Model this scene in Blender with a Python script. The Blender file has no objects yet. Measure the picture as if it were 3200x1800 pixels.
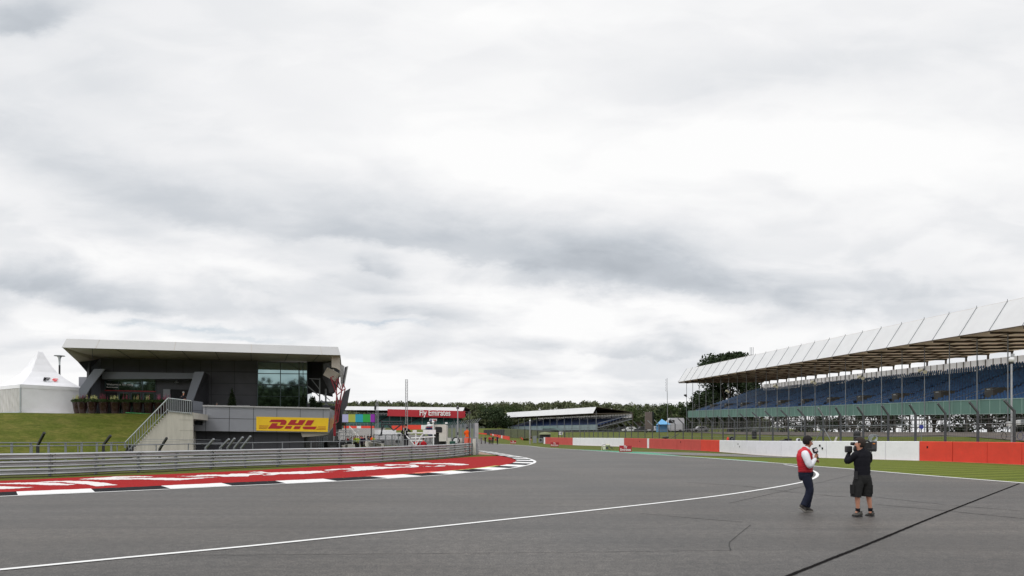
import bpy, bmesh, math, random
from math import radians, sin, cos, pi
from mathutils import Vector, Matrix
from mathutils.geometry import tessellate_polygon
import numpy as np
random.seed(7); rng = np.random.default_rng(7)
C = bpy.context.scene.collection
SC = bpy.context.scene

# ------------------------------------------------------------------ camera
F = 2133.33; CXP = 1600.0; HY = 1362.0; EYE = 1.8     # photograph measured at 3200 x 1800
cam = bpy.data.cameras.new('camera'); camo = bpy.data.objects.new('camera', cam); C.objects.link(camo)
camo.location = (0, 0, EYE); camo.rotation_euler = (radians(90), 0, 0)
cam.sensor_width = 36; cam.lens = 24.0; cam.shift_y = (HY-900)/3200.0
cam.clip_start = 0.1; cam.clip_end = 6000
SC.camera = camo
SC.view_settings.view_transform = 'Standard'; SC.view_settings.look = 'None'
SC.view_settings.exposure = 0.0; SC.view_settings.gamma = 1
SC.cycles.use_denoising = True
SC.cycles.max_bounces = 6; SC.cycles.transparent_max_bounces = 24

# ------------------------------------------------------------------ sky and sun
SUN_EL, SUN_AZ = radians(48), radians(215)            # behind the camera, to the left
def build_world():
    w = bpy.data.worlds.new("World"); SC.world = w; w.use_nodes = True
    nt = w.node_tree; nt.nodes.clear(); N = nt.nodes; L = nt.links
    def n(t, **k):
        x = N.new(t)
        for a, b in k.items(): setattr(x, a, b)
        return x
    def put(sock, v):
        if isinstance(v, (int, float)): sock.default_value = v
        else: L.new(v, sock)
    def m(op, a, b=None, c=None, clamp=False):
        x = n('ShaderNodeMath', operation=op, use_clamp=clamp)
        put(x.inputs[0], a)
        if b is not None: put(x.inputs[1], b)
        if c is not None: put(x.inputs[2], c)
        return x.outputs[0]
    def ramp(v, a, b, smooth=True):
        x = n('ShaderNodeMapRange', interpolation_type='SMOOTHSTEP' if smooth else 'LINEAR')
        put(x.inputs[0], v); x.inputs[1].default_value = a; x.inputs[2].default_value = b
        return x.outputs[0]
    tc = n('ShaderNodeTexCoord'); sep = n('ShaderNodeSeparateXYZ'); L.new(tc.outputs['Generated'], sep.inputs[0])
    dx, dy, dz = sep.outputs
    front = ramp(dy, 0.05, 0.35)
    yy = m('MAXIMUM', dy, 0.08)
    gx0 = m('DIVIDE', dx, yy); gz0 = m('DIVIDE', dz, yy)
    # cloud deck seen in perspective
    zz = m('ADD', m('MAXIMUM', dz, 0.0), 0.14)
    px = m('DIVIDE', dx, zz); py = m('DIVIDE', dy, zz)
    comb = n('ShaderNodeCombineXYZ'); put(comb.inputs[0], px); put(comb.inputs[1], py); comb.inputs[2].default_value = 3.7
    def noise(vec, scale, detail=6, rough=0.55, dist=0.0, out=0):
        x = n('ShaderNodeTexNoise'); L.new(vec, x.inputs['Vector'])
        x.inputs['Scale'].default_value = scale; x.inputs['Detail'].default_value = detail
        x.inputs['Roughness'].default_value = rough; x.inputs['Distortion'].default_value = dist
        return x.outputs[out]
    mp = n('ShaderNodeMapping'); L.new(comb.outputs[0], mp.inputs[0])
    mp.inputs['Rotation'].default_value = (0, 0, radians(-28)); mp.inputs['Scale'].default_value = (0.75, 1.15, 1)
    big = noise(mp.outputs[0], 0.55, 7, 0.5, 0.35); fine = noise(mp.outputs[0], 1.9, 8, 0.52, 0.5)
    # warp for the placed banks of cloud
    comb2 = n('ShaderNodeCombineXYZ'); put(comb2.inputs[0], gx0); put(comb2.inputs[1], m('MULTIPLY', gz0, 2.2)); comb2.inputs[2].default_value = 0.3
    wn = n('ShaderNodeTexNoise'); L.new(comb2.outputs[0], wn.inputs['Vector']); wn.inputs['Scale'].default_value = 5.5
    wn.inputs['Detail'].default_value = 9; wn.inputs['Roughness'].default_value = 0.62
    ws = n('ShaderNodeSeparateColor'); L.new(wn.outputs['Color'], ws.inputs[0])
    gx = m('ADD', gx0, m('MULTIPLY', m('SUBTRACT', ws.outputs[0], 0.5), 0.16))
    gz = m('ADD', gz0, m('MULTIPLY', m('SUBTRACT', ws.outputs[1], 0.5), 0.085))
    def gauss(x, z, rx, rz, tilt, amp, firm=0):
        """x, z centre in photo pixels (2576 wide); tilt in degrees, positive = falls to the right"""
        cx = (x*1.2422-1600)/F; cz = (HY-z*1.2422)/F; rx = rx*1.2422/F; rz = rz*1.2422/F
        a = m('SUBTRACT', gx, cx); b = m('SUBTRACT', gz, cz); t = radians(-tilt)
        u = m('ADD', m('MULTIPLY', a, cos(t)/rx), m('MULTIPLY', b, sin(t)/rx))
        v = m('ADD', m('MULTIPLY', a, -sin(t)/rz), m('MULTIPLY', b, cos(t)/rz))
        if firm: v = m('MULTIPLY', v, m('MULTIPLY_ADD', m('LESS_THAN', v, 0.0), 2.6, 1.0))
        r2 = m('ADD', m('MULTIPLY', u, u), m('MULTIPLY', v, v))
        return m('MULTIPLY', m('EXPONENT', m('MULTIPLY', r2, -1.0)), amp)
    acc = None
    for g in SKY_BLOBS:
        q = gauss(*g); acc = q if acc is None else m('ADD', acc, q)
    acc = m('MULTIPLY', acc, front)
    shade = m('ADD', m('MULTIPLY', acc, 0.82), m('MULTIPLY', m('SUBTRACT', big, 0.5), 0.36))
    shade = m('ADD', shade, m('MULTIPLY', m('SUBTRACT', ramp(fine, 0.36, 0.64), 0.5), 0.13))
    # fine crisp puffs near the horizon
    comb3 = n('ShaderNodeCombineXYZ'); put(comb3.inputs[0], gx0); put(comb3.inputs[1], m('MULTIPLY', gz0, 2.7)); comb3.inputs[2].default_value = 1.3
    puff = noise(comb3.outputs[0], 5.6, 7, 0.52, 0.45)
    low = m('SUBTRACT', 1.0, m('MULTIPLY', ramp(dz, 0.10, 0.34), .75))
    shade = m('ADD', shade, m('MULTIPLY', m('MULTIPLY', m('SUBTRACT', ramp(puff, 0.40, 0.62), 0.45), 0.30), low))
    shade = m('ADD', shade, 0.195)
    cr = n('ShaderNodeValToRGB'); put(cr.inputs[0], shade)
    el = cr.color_ramp.elements
    el[0].position = 0.0; el[0].color = (.985, .985, .985, 1)
    el[1].position = 1.0; el[1].color = (0.42, 0.455, 0.50, 1)
    for p, c in ((0.2, (0.88, 0.885, 0.90, 1)), (0.42, (0.745, 0.765, 0.795, 1)), (0.7, (0.57, 0.605, 0.65, 1))):
        e = el.new(p); e.color = c
    # the vault overhead and behind the camera is brighter (sunward part of the overcast)
    lift = m('ADD', 1.0, m('MULTIPLY', ramp(dz, 0.58, 0.95), 0.45))
    lift = m('MULTIPLY', lift, m('ADD', 1.0, m('MULTIPLY', ramp(m('MULTIPLY', dy, -1.0), -0.15, 0.6), 0.25)))
    bgc = n('ShaderNodeBackground'); L.new(cr.outputs[0], bgc.inputs[0]); put(bgc.inputs[1], lift)
    sky = n('ShaderNodeTexSky', sky_type='NISHITA'); sky.sun_disc = False
    sky.sun_elevation = SUN_EL; sky.sun_rotation = SUN_AZ
    bgs = n('ShaderNodeBackground'); L.new(sky.outputs[0], bgs.inputs[0]); bgs.inputs[1].default_value = 0.1
    # a few thin blue gaps low in the sky
    gap = m('ADD', gauss(480, 828, 150, 9, 2, 1.0), gauss(940, 812, 90, 7, 4, 0.8))
    gap = m('ADD', gap, gauss(330, 815, 50, 6, 0, 0.7))
    gap = m('ADD', gap, gauss(600, 850, 150, 7, 2, 0.7))
    gap = m('MULTIPLY', m('MULTIPLY', gap, front), 0.45, clamp=True)
    mix = n('ShaderNodeMixShader'); put(mix.inputs[0], gap); L.new(bgc.outputs[0], mix.inputs[1]); L.new(bgs.outputs[0], mix.inputs[2])
    out = n('ShaderNodeOutputWorld'); L.new(mix.outputs[0], out.inputs[0])
# (x, y, radius x, radius y, tilt, strength)
SKY_BLOBS = [
 # banks with a firm base and a soft top
 (40, 60, 150, 90, -14, .50, 1), (110, 10, 220, 50, -8, .15, 0),
 (180, 430, 300, 95, 20, .34, 0), (480, 530, 260, 70, 16, .20, 0), (20, 330, 200, 60, 10, .20, 0),
 (850, 590, 380, 75, 7, .38, 1), (1180, 635, 300, 60, 8, .24, 1), (1330, 600, 420, 90, 9, .20, 0),
 (1560, 712, 240, 105, 2, .42, 1), (1500, 660, 200, 60, 6, .20, 0), (1640, 610, 240, 80, 12, .18, 0),
 (1870, 748, 190, 62, 6, .32, 1), (1730, 700, 160, 40, 10, .12, 0),
 (60, 748, 270, 75, 5, .44, 1), (300, 780, 210, 46, 4, .26, 1), (120, 690, 200, 50, 10, .14, 0),
 (850, 790, 240, 78, 5, .32, 1), (740, 760, 130, 60, 0, .14, 1), (1010, 790, 140, 34, 6, .2, 1), (540, 720, 160, 50, -4, .12, 0),
 (905, 684, 26, 36, 0, .34, 1), (962, 690, 50, 46, 4, .36, 1),
 (2420, 770, 340, 110, 3, .26, 1), (2060, 800, 300, 70, 2, .16, 0), (2300, 640, 260, 60, 6, .10, 0),
 (1580, 884, 190, 32, 2, .32, 1), (880, 890, 140, 34, 0, .34, 1), (1120, 935, 150, 22, 2, .18, 1), (1750, 835, 200, 24, -4, .12, 0), (150, 935, 200, 26, 0, .12, 1), (1400, 940, 200, 20, 0, .10, 1), (1250, 880, 120, 16, 0, .10, 1), (2000, 880, 200, 26, 0, .12, 1),
 (2030, 175, 280, 65, -4, .16, 0), (2420, 80, 280, 55, -10, .16, 0), (1700, 230, 220, 60, 0, .09, 0), (2450, 10, 300, 50, 0, .08, 0),
 (700, 240, 260, 80, 26, .09, 0), (300, 230, 260, 70, 25, .20, 0), (700, 440, 280, 50, 22, .12, 0), (1010, 490, 170, 34, 28, .14, 0),
 (1960, 480, 140, 30, 26, .15, 0), (100, 250, 180, 50, 20, .10, 0),
 # bright openings
 (1700, 400, 560, 120, 2, -.30, 0), (1280, 430, 280, 80, 20, -.18, 0), (2300, 390, 320, 90, 0, -.18, 0), (900, 440, 120, 28, 25, -.12, 0),
 (230, 640, 240, 30, 8, -.20, 0), (1250, 30, 420, 70, 0, -.14, 0), (1320, 745, 280, 24, 7, -.26, 0), (1750, 800, 200, 22, 4, -.14, 0),
 (640, 665, 260, 18, 5, -.16, 0), (420, 825, 300, 20, 0, -.22, 0), (1250, 830, 300, 24, 0, -.20, 0), (100, 850, 200, 26, 0, -.26, 0),
 (480, 590, 130, 16, 14, -.12, 0), (1500, 790, 160, 18, 0, -.14, 0), (700, 910, 300, 14, 0, -.12, 0), (1700, 950, 300, 16, 0, -.1, 0),
]
build_world()
sun = bpy.data.lights.new('sun', 'SUN'); sun.energy = 0.9; sun.angle = radians(14); sun.color = (1, .98, .95)
suno = bpy.data.objects.new('sun', sun); C.objects.link(suno)
sd = Vector((sin(SUN_AZ)*cos(SUN_EL), cos(SUN_AZ)*cos(SUN_EL), sin(SUN_EL)))
suno.rotation_euler = sd.to_track_quat('Z', 'Y').to_euler(); suno.location = (-30, -40, 60)

# ------------------------------------------------------------------ measuring helpers
def W(px, py, Y): return Vector(((px-CXP)/F*Y, Y, EYE-(py-HY)/F*Y))
def G(px, py, z=0.0):
    Y = (EYE-z)*F/(py-HY); return Vector(((px-CXP)/F*Y, Y, z))

# ------------------------------------------------------------------ materials
MATS = {}
def srgb(r, g, b):
    f = lambda c: (c/255/12.92) if c/255 <= .04045 else ((c/255+.055)/1.055)**2.4
    return (f(r), f(g), f(b), 1)
def mat(name, col, rough=.6, metal=0., var=.12, scale=3., bump=0., bscale=40., spec=.5, alpha=1., emit=0., trans=0., coord='Object', stretch=(1,1,1), col2=None, dirt=0.):
    if name in MATS: return MATS[name]
    if len(col) == 3: col = (*col, 1)
    m = bpy.data.materials.new(name); m.use_nodes = True; nt = m.node_tree; N = nt.nodes; L = nt.links
    b = N['Principled BSDF']; b.inputs['Roughness'].default_value = rough; b.inputs['Metallic'].default_value = metal
    b.inputs['Specular IOR Level'].default_value = spec
    if alpha < 1: b.inputs['Alpha'].default_value = alpha
    if trans: b.inputs['Transmission Weight'].default_value = trans
    if emit: b.inputs['Emission Color'].default_value = col; b.inputs['Emission Strength'].default_value = emit
    tc = N.new('ShaderNodeTexCoord'); mp = N.new('ShaderNodeMapping'); L.new(tc.outputs[coord], mp.inputs[0]); mp.inputs['Scale'].default_value = stretch
    nz = N.new('ShaderNodeTexNoise'); L.new(mp.outputs[0], nz.inputs['Vector']); nz.inputs['Scale'].default_value = scale
    nz.inputs['Detail'].default_value = 6; nz.inputs['Roughness'].default_value = .6
    mr = N.new('ShaderNodeMapRange'); L.new(nz.outputs[0], mr.inputs[0]); mr.inputs[1].default_value = .3; mr.inputs[2].default_value = .7
    mx = N.new('ShaderNodeMix'); mx.data_type = 'RGBA'; L.new(mr.outputs[0], mx.inputs[0])
    c2 = col2 if col2 else tuple(min(1, c*(1+var)) for c in col[:3])
    c1 = col[:3] if col2 else tuple(c*(1-var) for c in col[:3])
    mx.inputs[6].default_value = (*c1[:3], 1); mx.inputs[7].default_value = (*c2[:3], 1)
    last = mx.outputs[2]
    if dirt:
        n2 = N.new('ShaderNodeTexNoise'); L.new(mp.outputs[0], n2.inputs['Vector']); n2.inputs['Scale'].default_value = scale*4.3; n2.inputs['Detail'].default_value = 8
        m2 = N.new('ShaderNodeMapRange'); L.new(n2.outputs[0], m2.inputs[0]); m2.inputs[1].default_value = .55; m2.inputs[2].default_value = .8; m2.inputs[4].default_value = dirt
        mm = N.new('ShaderNodeMix'); mm.data_type = 'RGBA'; L.new(m2.outputs[0], mm.inputs[0]); L.new(last, mm.inputs[6]); mm.inputs[7].default_value = (.09, .08, .065, 1)
        last = mm.outputs[2]
    L.new(last, b.inputs['Base Color'])
    if bump:
        n3 = N.new('ShaderNodeTexNoise'); L.new(mp.outputs[0], n3.inputs['Vector']); n3.inputs['Scale'].default_value = bscale; n3.inputs['Detail'].default_value = 4
        bp = N.new('ShaderNodeBump'); bp.inputs['Strength'].default_value = bump; bp.inputs['Distance'].default_value = .02
        L.new(n3.outputs[0], bp.inputs['Height']); L.new(bp.outputs[0], b.inputs['Normal'])
    MATS[name] = m; return m

def asphalt(name, base, warm=0.):
    m = bpy.data.materials.new(name); m.use_nodes = True; nt = m.node_tree; N = nt.nodes; L = nt.links
    b = N['Principled BSDF']; b.inputs['Roughness'].default_value = .56; b.inputs['Specular IOR Level'].default_value = .62
    tc = N.new('ShaderNodeTexCoord')
    def nz(scale, det, st=(1,1,1), rot=0, rough=.6):
        mp = N.new('ShaderNodeMapping'); L.new(tc.outputs['Object'], mp.inputs[0]); mp.inputs['Scale'].default_value = st; mp.inputs['Rotation'].default_value = (0,0,rot)
        x = N.new('ShaderNodeTexNoise'); L.new(mp.outputs[0], x.inputs['Vector']); x.inputs['Scale'].default_value = scale; x.inputs['Detail'].default_value = det; x.inputs['Roughness'].default_value = rough
        return x.outputs[0]
    def mr(v, a, b_, lo, hi):
        x = N.new('ShaderNodeMapRange'); L.new(v, x.inputs[0])
        for i, q in enumerate((a, b_, lo, hi)): x.inputs[i+1].default_value = q
        return x.outputs[0]
    def mul(a, b_):
        x = N.new('ShaderNodeMath'); x.operation = 'MULTIPLY'; L.new(a, x.inputs[0]); L.new(b_, x.inputs[1]); return x.outputs[0]
    grain = mr(nz(38, 3, rough=.85), .43, .57, .35, 1.8)
    stone = mr(nz(6, 8, rough=.9), .455, .545, .68, 1.36)
    patch = mr(nz(.16, 6), .41, .59, .84, 1.17)
    streak = mr(nz(.5, 6, (.10, 2.2, 1), radians(14)), .42, .58, .86, 1.13)
    streak2 = mr(nz(.8, 6, (.06, 3.2, 1), radians(-32)), .42, .58, .93, 1.07)
    v = mul(mul(mul(grain, stone), mul(patch, streak)), streak2)
    hs = N.new('ShaderNodeMix'); hs.data_type = 'RGBA'; L.new(mr(nz(.12, 3), .35, .65, 0, 1), hs.inputs[0])
    hs.inputs[6].default_value = (base*1.14, base, base*.86, 1); hs.inputs[7].default_value = (base*1.08, base, base*.92, 1)
    vm = N.new('ShaderNodeVectorMath'); vm.operation = 'SCALE'; L.new(hs.outputs[2], vm.inputs[0]); L.new(v, vm.inputs['Scale'])
    L.new(vm.outputs[0], b.inputs['Base Color'])
    bp = N.new('ShaderNodeBump'); bp.inputs['Strength'].default_value = .55; bp.inputs['Distance'].default_value = .006
    L.new(nz(60, 3, rough=.8), bp.inputs['Height']); L.new(bp.outputs[0], b.inputs['Normal'])
    MATS[name] = m; return m

def grass(name, dark, light, dry, drya=.5, stripes=0., rot=0.):
    m = bpy.data.materials.new(name); m.use_nodes = True; nt = m.node_tree; N = nt.nodes; L = nt.links
    b = N['Principled BSDF']; b.inputs['Roughness'].default_value = .9; b.inputs['Specular IOR Level'].default_value = .1
    tc = N.new('ShaderNodeTexCoord')
    def nz(scale, det, st=(1,1,1), r=0):
        mp = N.new('ShaderNodeMapping'); L.new(tc.outputs['Object'], mp.inputs[0]); mp.inputs['Scale'].default_value = st; mp.inputs['Rotation'].default_value = (0,0,r)
        x = N.new('ShaderNodeTexNoise'); L.new(mp.outputs[0], x.inputs['Vector']); x.inputs['Scale'].default_value = scale; x.inputs['Detail'].default_value = det; x.inputs['Roughness'].default_value = .7
        return x.outputs[0]
    def mr(v, a, b_, lo=0., hi=1.):
        x = N.new('ShaderNodeMapRange'); L.new(v, x.inputs[0])
        for i, q in enumerate((a, b_, lo, hi)): x.inputs[i+1].default_value = q
        return x.outputs[0]
    def mix(f, a, c):
        x = N.new('ShaderNodeMix'); x.data_type = 'RGBA'; L.new(f, x.inputs[0])
        for i, q in ((6, a), (7, c)):
            if isinstance(q, tuple): x.inputs[i].default_value = (*q[:3], 1)
            else: L.new(q, x.inputs[i])
        return x.outputs[2]
    c = mix(mr(nz(5.5, 8), .35, .65), dark, light)
    c = mix(mr(nz(.55, 7, (1, 1.6, 1.6)), .45, .72, 0, drya), c, dry)
    c = mix(mr(nz(1.7, 9, (1, 2.4, 2.4)), .42, .62, 0, .45), c, tuple(q*.62 for q in dark[:3]))
    c = mix(mr(nz(22, 4), .5, .8, 0, .35), c, tuple(q*.45 for q in dark[:3]))
    if stripes:
        mp = N.new('ShaderNodeMapping'); L.new(tc.outputs['Object'], mp.inputs[0]); mp.inputs['Rotation'].default_value = (0,0,rot)
        wv = N.new('ShaderNodeTexWave'); L.new(mp.outputs[0], wv.inputs['Vector']); wv.inputs['Scale'].default_value = .22; wv.inputs['Distortion'].default_value = .6
        x = mr(wv.outputs['Fac'], .35, .65, 0, stripes); c = mix(x, c, tuple(q*1.55 for q in light[:3]))
    L.new(c, b.inputs['Base Color'])
    bp = N.new('ShaderNodeBump'); bp.inputs['Strength'].default_value = .8; bp.inputs['Distance'].default_value = .05
    L.new(nz(30, 5), bp.inputs['Height']); L.new(bp.outputs[0], b.inputs['Normal'])
    MATS[name] = m; return m

M_asph = asphalt('asphalt', .051)
M_asph2 = asphalt('pit_asphalt', .11)
M_grass = grass('grass', (.075, .10, .018), (.135, .155, .03), (.24, .22, .07), .45)
M_verge = grass('verge_grass', (.090, .118, .018), (.145, .175, .030), (.23, .215, .06), .25, .35, radians(68))
M_bank = grass('bank_grass', (.072, .092, .014), (.125, .145, .024), (.22, .19, .055), .75)
M_white = mat('white_paint', (.80, .80, .79), .55, var=.05, scale=2, dirt=.12)
M_black = mat('black_paint', (.018, .018, .021), .95, var=.3, scale=4, spec=.08)
M_red = mat('red_painted_turf', srgb(154, 18, 20), .85, var=.34, scale=11, bump=.6, bscale=60, spec=.15, dirt=.30)
M_wturf = mat('white_painted_turf', (.74, .70, .69), .9, var=.14, scale=30, bump=.5, bscale=60, spec=.2)
M_lime = mat('lime_paint', srgb(186, 200, 110), .8, var=.12, scale=10)
M_pink = mat('worn_red_paint', srgb(228, 110, 92), .8, var=.12, scale=10)
M_teal = mat('green_paint', srgb(70, 150, 120), .8, var=.15, scale=8)
M_tan = mat('tan_tarmac', srgb(176, 150, 132), .85, var=.1, scale=6)
M_crack = mat('tar_seam', (.010, .009, .009), 1.0, spec=.05, var=.3, scale=9)
M_faint = mat('faint_joint', (.040, .038, .036), .8, var=.25, scale=3)
M_lightpatch = mat('scuffed_tarmac', (.20, .19, .185), .8, var=.3, scale=20, alpha=.35)
M_galv = mat('galvanised_steel', srgb(172, 173, 176), .38, .55, var=.12, scale=1.2, dirt=.16, stretch=(1,1,4))
M_galvd = mat('dull_steel', srgb(128, 132, 136), .5, .35, var=.12, scale=2)
M_post = mat('dark_steel', srgb(82, 84, 88), .5, .3, var=.15, scale=3)
M_dkpost = mat('black_steel', srgb(42, 43, 46), .5, .2, var=.2, scale=3)
M_conc = mat('board_marked_concrete', srgb(176, 172, 162), .85, var=.12, scale=1.4, bump=.3, bscale=9, stretch=(3,3,.35), dirt=.2)
M_lconc = mat('pale_concrete', srgb(200, 196, 188), .85, var=.1, scale=2)

# ------------------------------------------------------------------ mesh building
class MB:
    def __init__(s): s.v = []; s.f = []
    def add(s, vs, fs):
        n = len(s.v); s.v += [tuple(v) for v in vs]; s.f += [tuple(i+n for i in f) for f in fs]; return s
    def quad(s, a, b, c, d): return s.add([a, b, c, d], [(0, 1, 2, 3)])
    def box(s, c, size, R=None):
        c = Vector(c); h = [q/2 for q in size]; vs = []
        for i in (-1, 1):
            for j in (-1, 1):
                for k in (-1, 1):
                    p = Vector((i*h[0], j*h[1], k*h[2])); vs.append(c+(R @ p if R is not None else p))
        return s.add(vs, [(0,1,3,2), (4,6,7,5), (0,4,5,1), (2,3,7,6), (0,2,6,4), (1,5,7,3)])
    def span(s, x0, x1, y0, y1, z0, z1): return s.box(((x0+x1)/2, (y0+y1)/2, (z0+z1)/2), (abs(x1-x0), abs(y1-y0), abs(z1-z0)))
    def bar(s, a, b, w, h=None, up=(0,0,1)):
        a = Vector(a); b = Vector(b); d = b-a; L = d.length
        if L < 1e-6: return s
        d /= L; u = Vector(up)
        if abs(d.dot(u)) > .98: u = Vector((1, 0, 0))
        x = d.cross(u).normalized(); y = x.cross(d)
        R = Matrix((d, x, y)).transposed(); return s.box((a+b)/2, (L, w, h or w), R)
    def tube(s, a, b, r, n=7, r2=None, cap=True):
        a = Vector(a); b = Vector(b); d = (b-a)
        if d.length < 1e-6: return s
        d.normalize(); u = Vector((0,0,1)) if abs(d.z) < .95 else Vector((1,0,0))
        x = d.cross(u).normalized(); y = x.cross(d); r2 = r if r2 is None else r2; vs = []
        for p, q in ((a, r), (b, r2)):
            for k in range(n):
                t = 2*pi*k/n; vs.append(p+x*cos(t)*q+y*sin(t)*q)
        fs = [(k, (k+1) % n, n+(k+1) % n, n+k) for k in range(n)]
        if cap: fs += [tuple(range(n))[::-1], tuple(range(n, 2*n))]
        return s.add(vs, fs)
    def path(s, pts, r, n=6):
        for a, b in zip(pts, pts[1:]): s.tube(a, b, r, n)
        return s
    def lathe(s, c, prof, n=16):
        c = Vector(c); vs = []; m = len(prof)
        for r, z in prof:
            for k in range(n): vs.append(c+Vector((r*cos(2*pi*k/n), r*sin(2*pi*k/n), z)))
        fs = [(i*n+k, i*n+(k+1) % n, (i+1)*n+(k+1) % n, (i+1)*n+k) for i in range(m-1) for k in range(n)]
        fs += [tuple(range(n))[::-1], tuple(range((m-1)*n, m*n))]
        return s.add(vs, fs)
    def ball(s, c, r, n=10, m=6, sc=(1,1,1)):
        pr = [(max(.001, r*sin(pi*i/m)), -r*cos(pi*i/m)) for i in range(m+1)]
        k = len(s.v); s.lathe((0,0,0), pr, n)
        for i in range(k, len(s.v)):
            v = s.v[i]; s.v[i] = (c[0]+v[0]*sc[0], c[1]+v[1]*sc[1], c[2]+v[2]*sc[2])
        return s
    def poly(s, pts): 
        pts = [Vector(p) for p in pts]
        tri = tessellate_polygon([pts]); return s.add(pts, [tuple(t) for t in tri])
    def prism(s, pts, off):
        """flat polygon given thickness by the vector off"""
        pts = [Vector(p) for p in pts]; off = Vector(off); n = len(pts)
        tri = [tuple(t) for t in tessellate_polygon([pts])]
        return s.add(pts+[p+off for p in pts], tri+[tuple(i+n for i in t[::-1]) for t in tri]+[(i, (i+1) % n, n+(i+1) % n, n+i) for i in range(n)])
    def build(s, name, material, parent=None, smooth=False):
        me = bpy.data.meshes.new(name); me.from_pydata(s.v, [], s.f); me.update()
        if smooth: me.shade_smooth()
        me.materials.append(material)
        o = bpy.data.objects.new(name, me); C.objects.link(o)
        if parent is not None:
            o.parent = parent; o.matrix_parent_inverse = parent.matrix_world.inverted() if parent.type == 'EMPTY' or parent.type == 'MESH' else Matrix()
        return o
def fixn(o):
    bm = bmesh.new(); bm.from_mesh(o.data); bmesh.ops.recalc_face_normals(bm, faces=bm.faces); bm.to_mesh(o.data); bm.free(); return o
def merge(dst, src):
    """surface pattern (joints) becomes part of the mesh it lies on"""
    bm = bmesh.new(); bm.from_mesh(dst.data); n = len(bm.faces); bm.from_mesh(src.data); bm.faces.ensure_lookup_table()
    k = len(dst.data.materials)
    for f in bm.faces[n:]: f.material_index = k
    dst.data.materials.append(src.data.materials[0]); bm.to_mesh(dst.data); bm.free(); bpy.data.objects.remove(src); return dst
def tag(o, label=None, cat=None, group=None, kind=None):
    if label: o['label'] = label
    if cat: o['category'] = cat
    if group: o['group'] = group
    if kind: o['kind'] = kind
    return o
def thing(name, label, cat, loc=(0,0,0), rz=0, group=None):
    o = bpy.data.objects.new(name, None); C.objects.link(o); o.location = loc; o.rotation_euler = (0,0,rz); o.empty_display_size = .3
    o.matrix_world = Matrix.Translation(Vector(loc)) @ Matrix.Rotation(rz, 4, 'Z')
    return tag(o, label, cat, group)
def local(mb, name, m, root, smooth=False):
    """mesh given in the coordinates of its root"""
    o = mb.build(name, m, None, smooth); o.parent = root; return o
def copy_tree(o, parent=None):
    c = o.copy(); C.objects.link(c)
    if parent is not None: c.parent = parent; c.matrix_parent_inverse = o.matrix_parent_inverse.copy()
    for ch in o.children: copy_tree(ch, c)
    return c
def ribbon(pts, w, side=0.0, z=None):
    """flat strip along pts; side -1..1 shifts it to one side"""
    mb = MB(); P = [Vector(p) for p in pts]; vs = []
    for i, p in enumerate(P):
        d = (P[min(i+1, len(P)-1)]-P[max(i-1, 0)]); d.z = 0; d.normalize(); nrm = Vector((-d.y, d.x, 0))
        zz = p.z if z is None else z
        for t in (-.5, .5):
            q = p+nrm*(t+side*.5)*w; vs.append((q.x, q.y, zz))
    return mb.add(vs, [(2*i, 2*i+1, 2*i+3, 2*i+2) for i in range(len(P)-1)])
def smooth_path(pts, step=.5):
    P = [Vector(p) for p in pts]; out = []
    for i in range(len(P)-1):
        p0 = P[max(i-1, 0)]; p1 = P[i]; p2 = P[i+1]; p3 = P[min(i+2, len(P)-1)]
        n = max(1, int((p2-p1).length/step))
        for k in range(n):
            t = k/n; out.append(.5*((2*p1)+(p2-p0)*t+(2*p0-5*p1+4*p2-p3)*t*t+(3*p1-p0-3*p2+p3)*t**3))
    out.append(P[-1]); return out
def arclen(P):
    s = [0]
    for a, b in zip(P, P[1:]): s.append(s[-1]+(b-a).length)
    return s
def text_mesh(s, material, width=None, height=None, bold=.0, shear=0., spacing=1., font_align='CENTER'):
    """lettering as a flat mesh centred on the origin in the xz plane, facing -y"""
    cu = bpy.data.curves.new('lettering', 'FONT'); cu.body = s; cu.align_x = font_align; cu.align_y = 'CENTER'; cu.size = 1; cu.offset = bold; cu.shear = shear
    cu.space_character = spacing; cu.space_line = .85; cu.extrude = .01; cu.resolution_u = 4
    o = bpy.data.objects.new('tmp', cu); C.objects.link(o); bpy.context.view_layer.update()
    me = bpy.data.meshes.new_from_object(o.evaluated_get(bpy.context.evaluated_depsgraph_get()))
    bpy.data.objects.remove(o); bpy.data.curves.remove(cu)
    v = np.array([x.co for x in me.vertices]); lo = v.min(0); hi = v.max(0)
    sx = width/(hi[0]-lo[0]) if width else None; sy = height/(hi[1]-lo[1]) if height else None
    sx = sx or sy; sy = sy or sx
    for x in me.vertices:
        c = x.co; x.co = ((c.x-(lo[0]+hi[0])/2)*sx, -(c.z), (c.y-(lo[1]+hi[1])/2)*sy)
    me.materials.clear(); me.materials.append(material); me.name = 'lettering'; return me
def place(me, name, parent, loc, rz=0):
    o = bpy.data.objects.new(name, me); C.objects.link(o)
    mw = Matrix.Translation(Vector(loc)) @ Matrix.Rotation(rz, 4, 'Z')
    if parent is not None: o.parent = parent; o.matrix_parent_inverse = parent.matrix_world.inverted()
    o.location = loc; o.rotation_euler = (0,0,rz); return o
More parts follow.
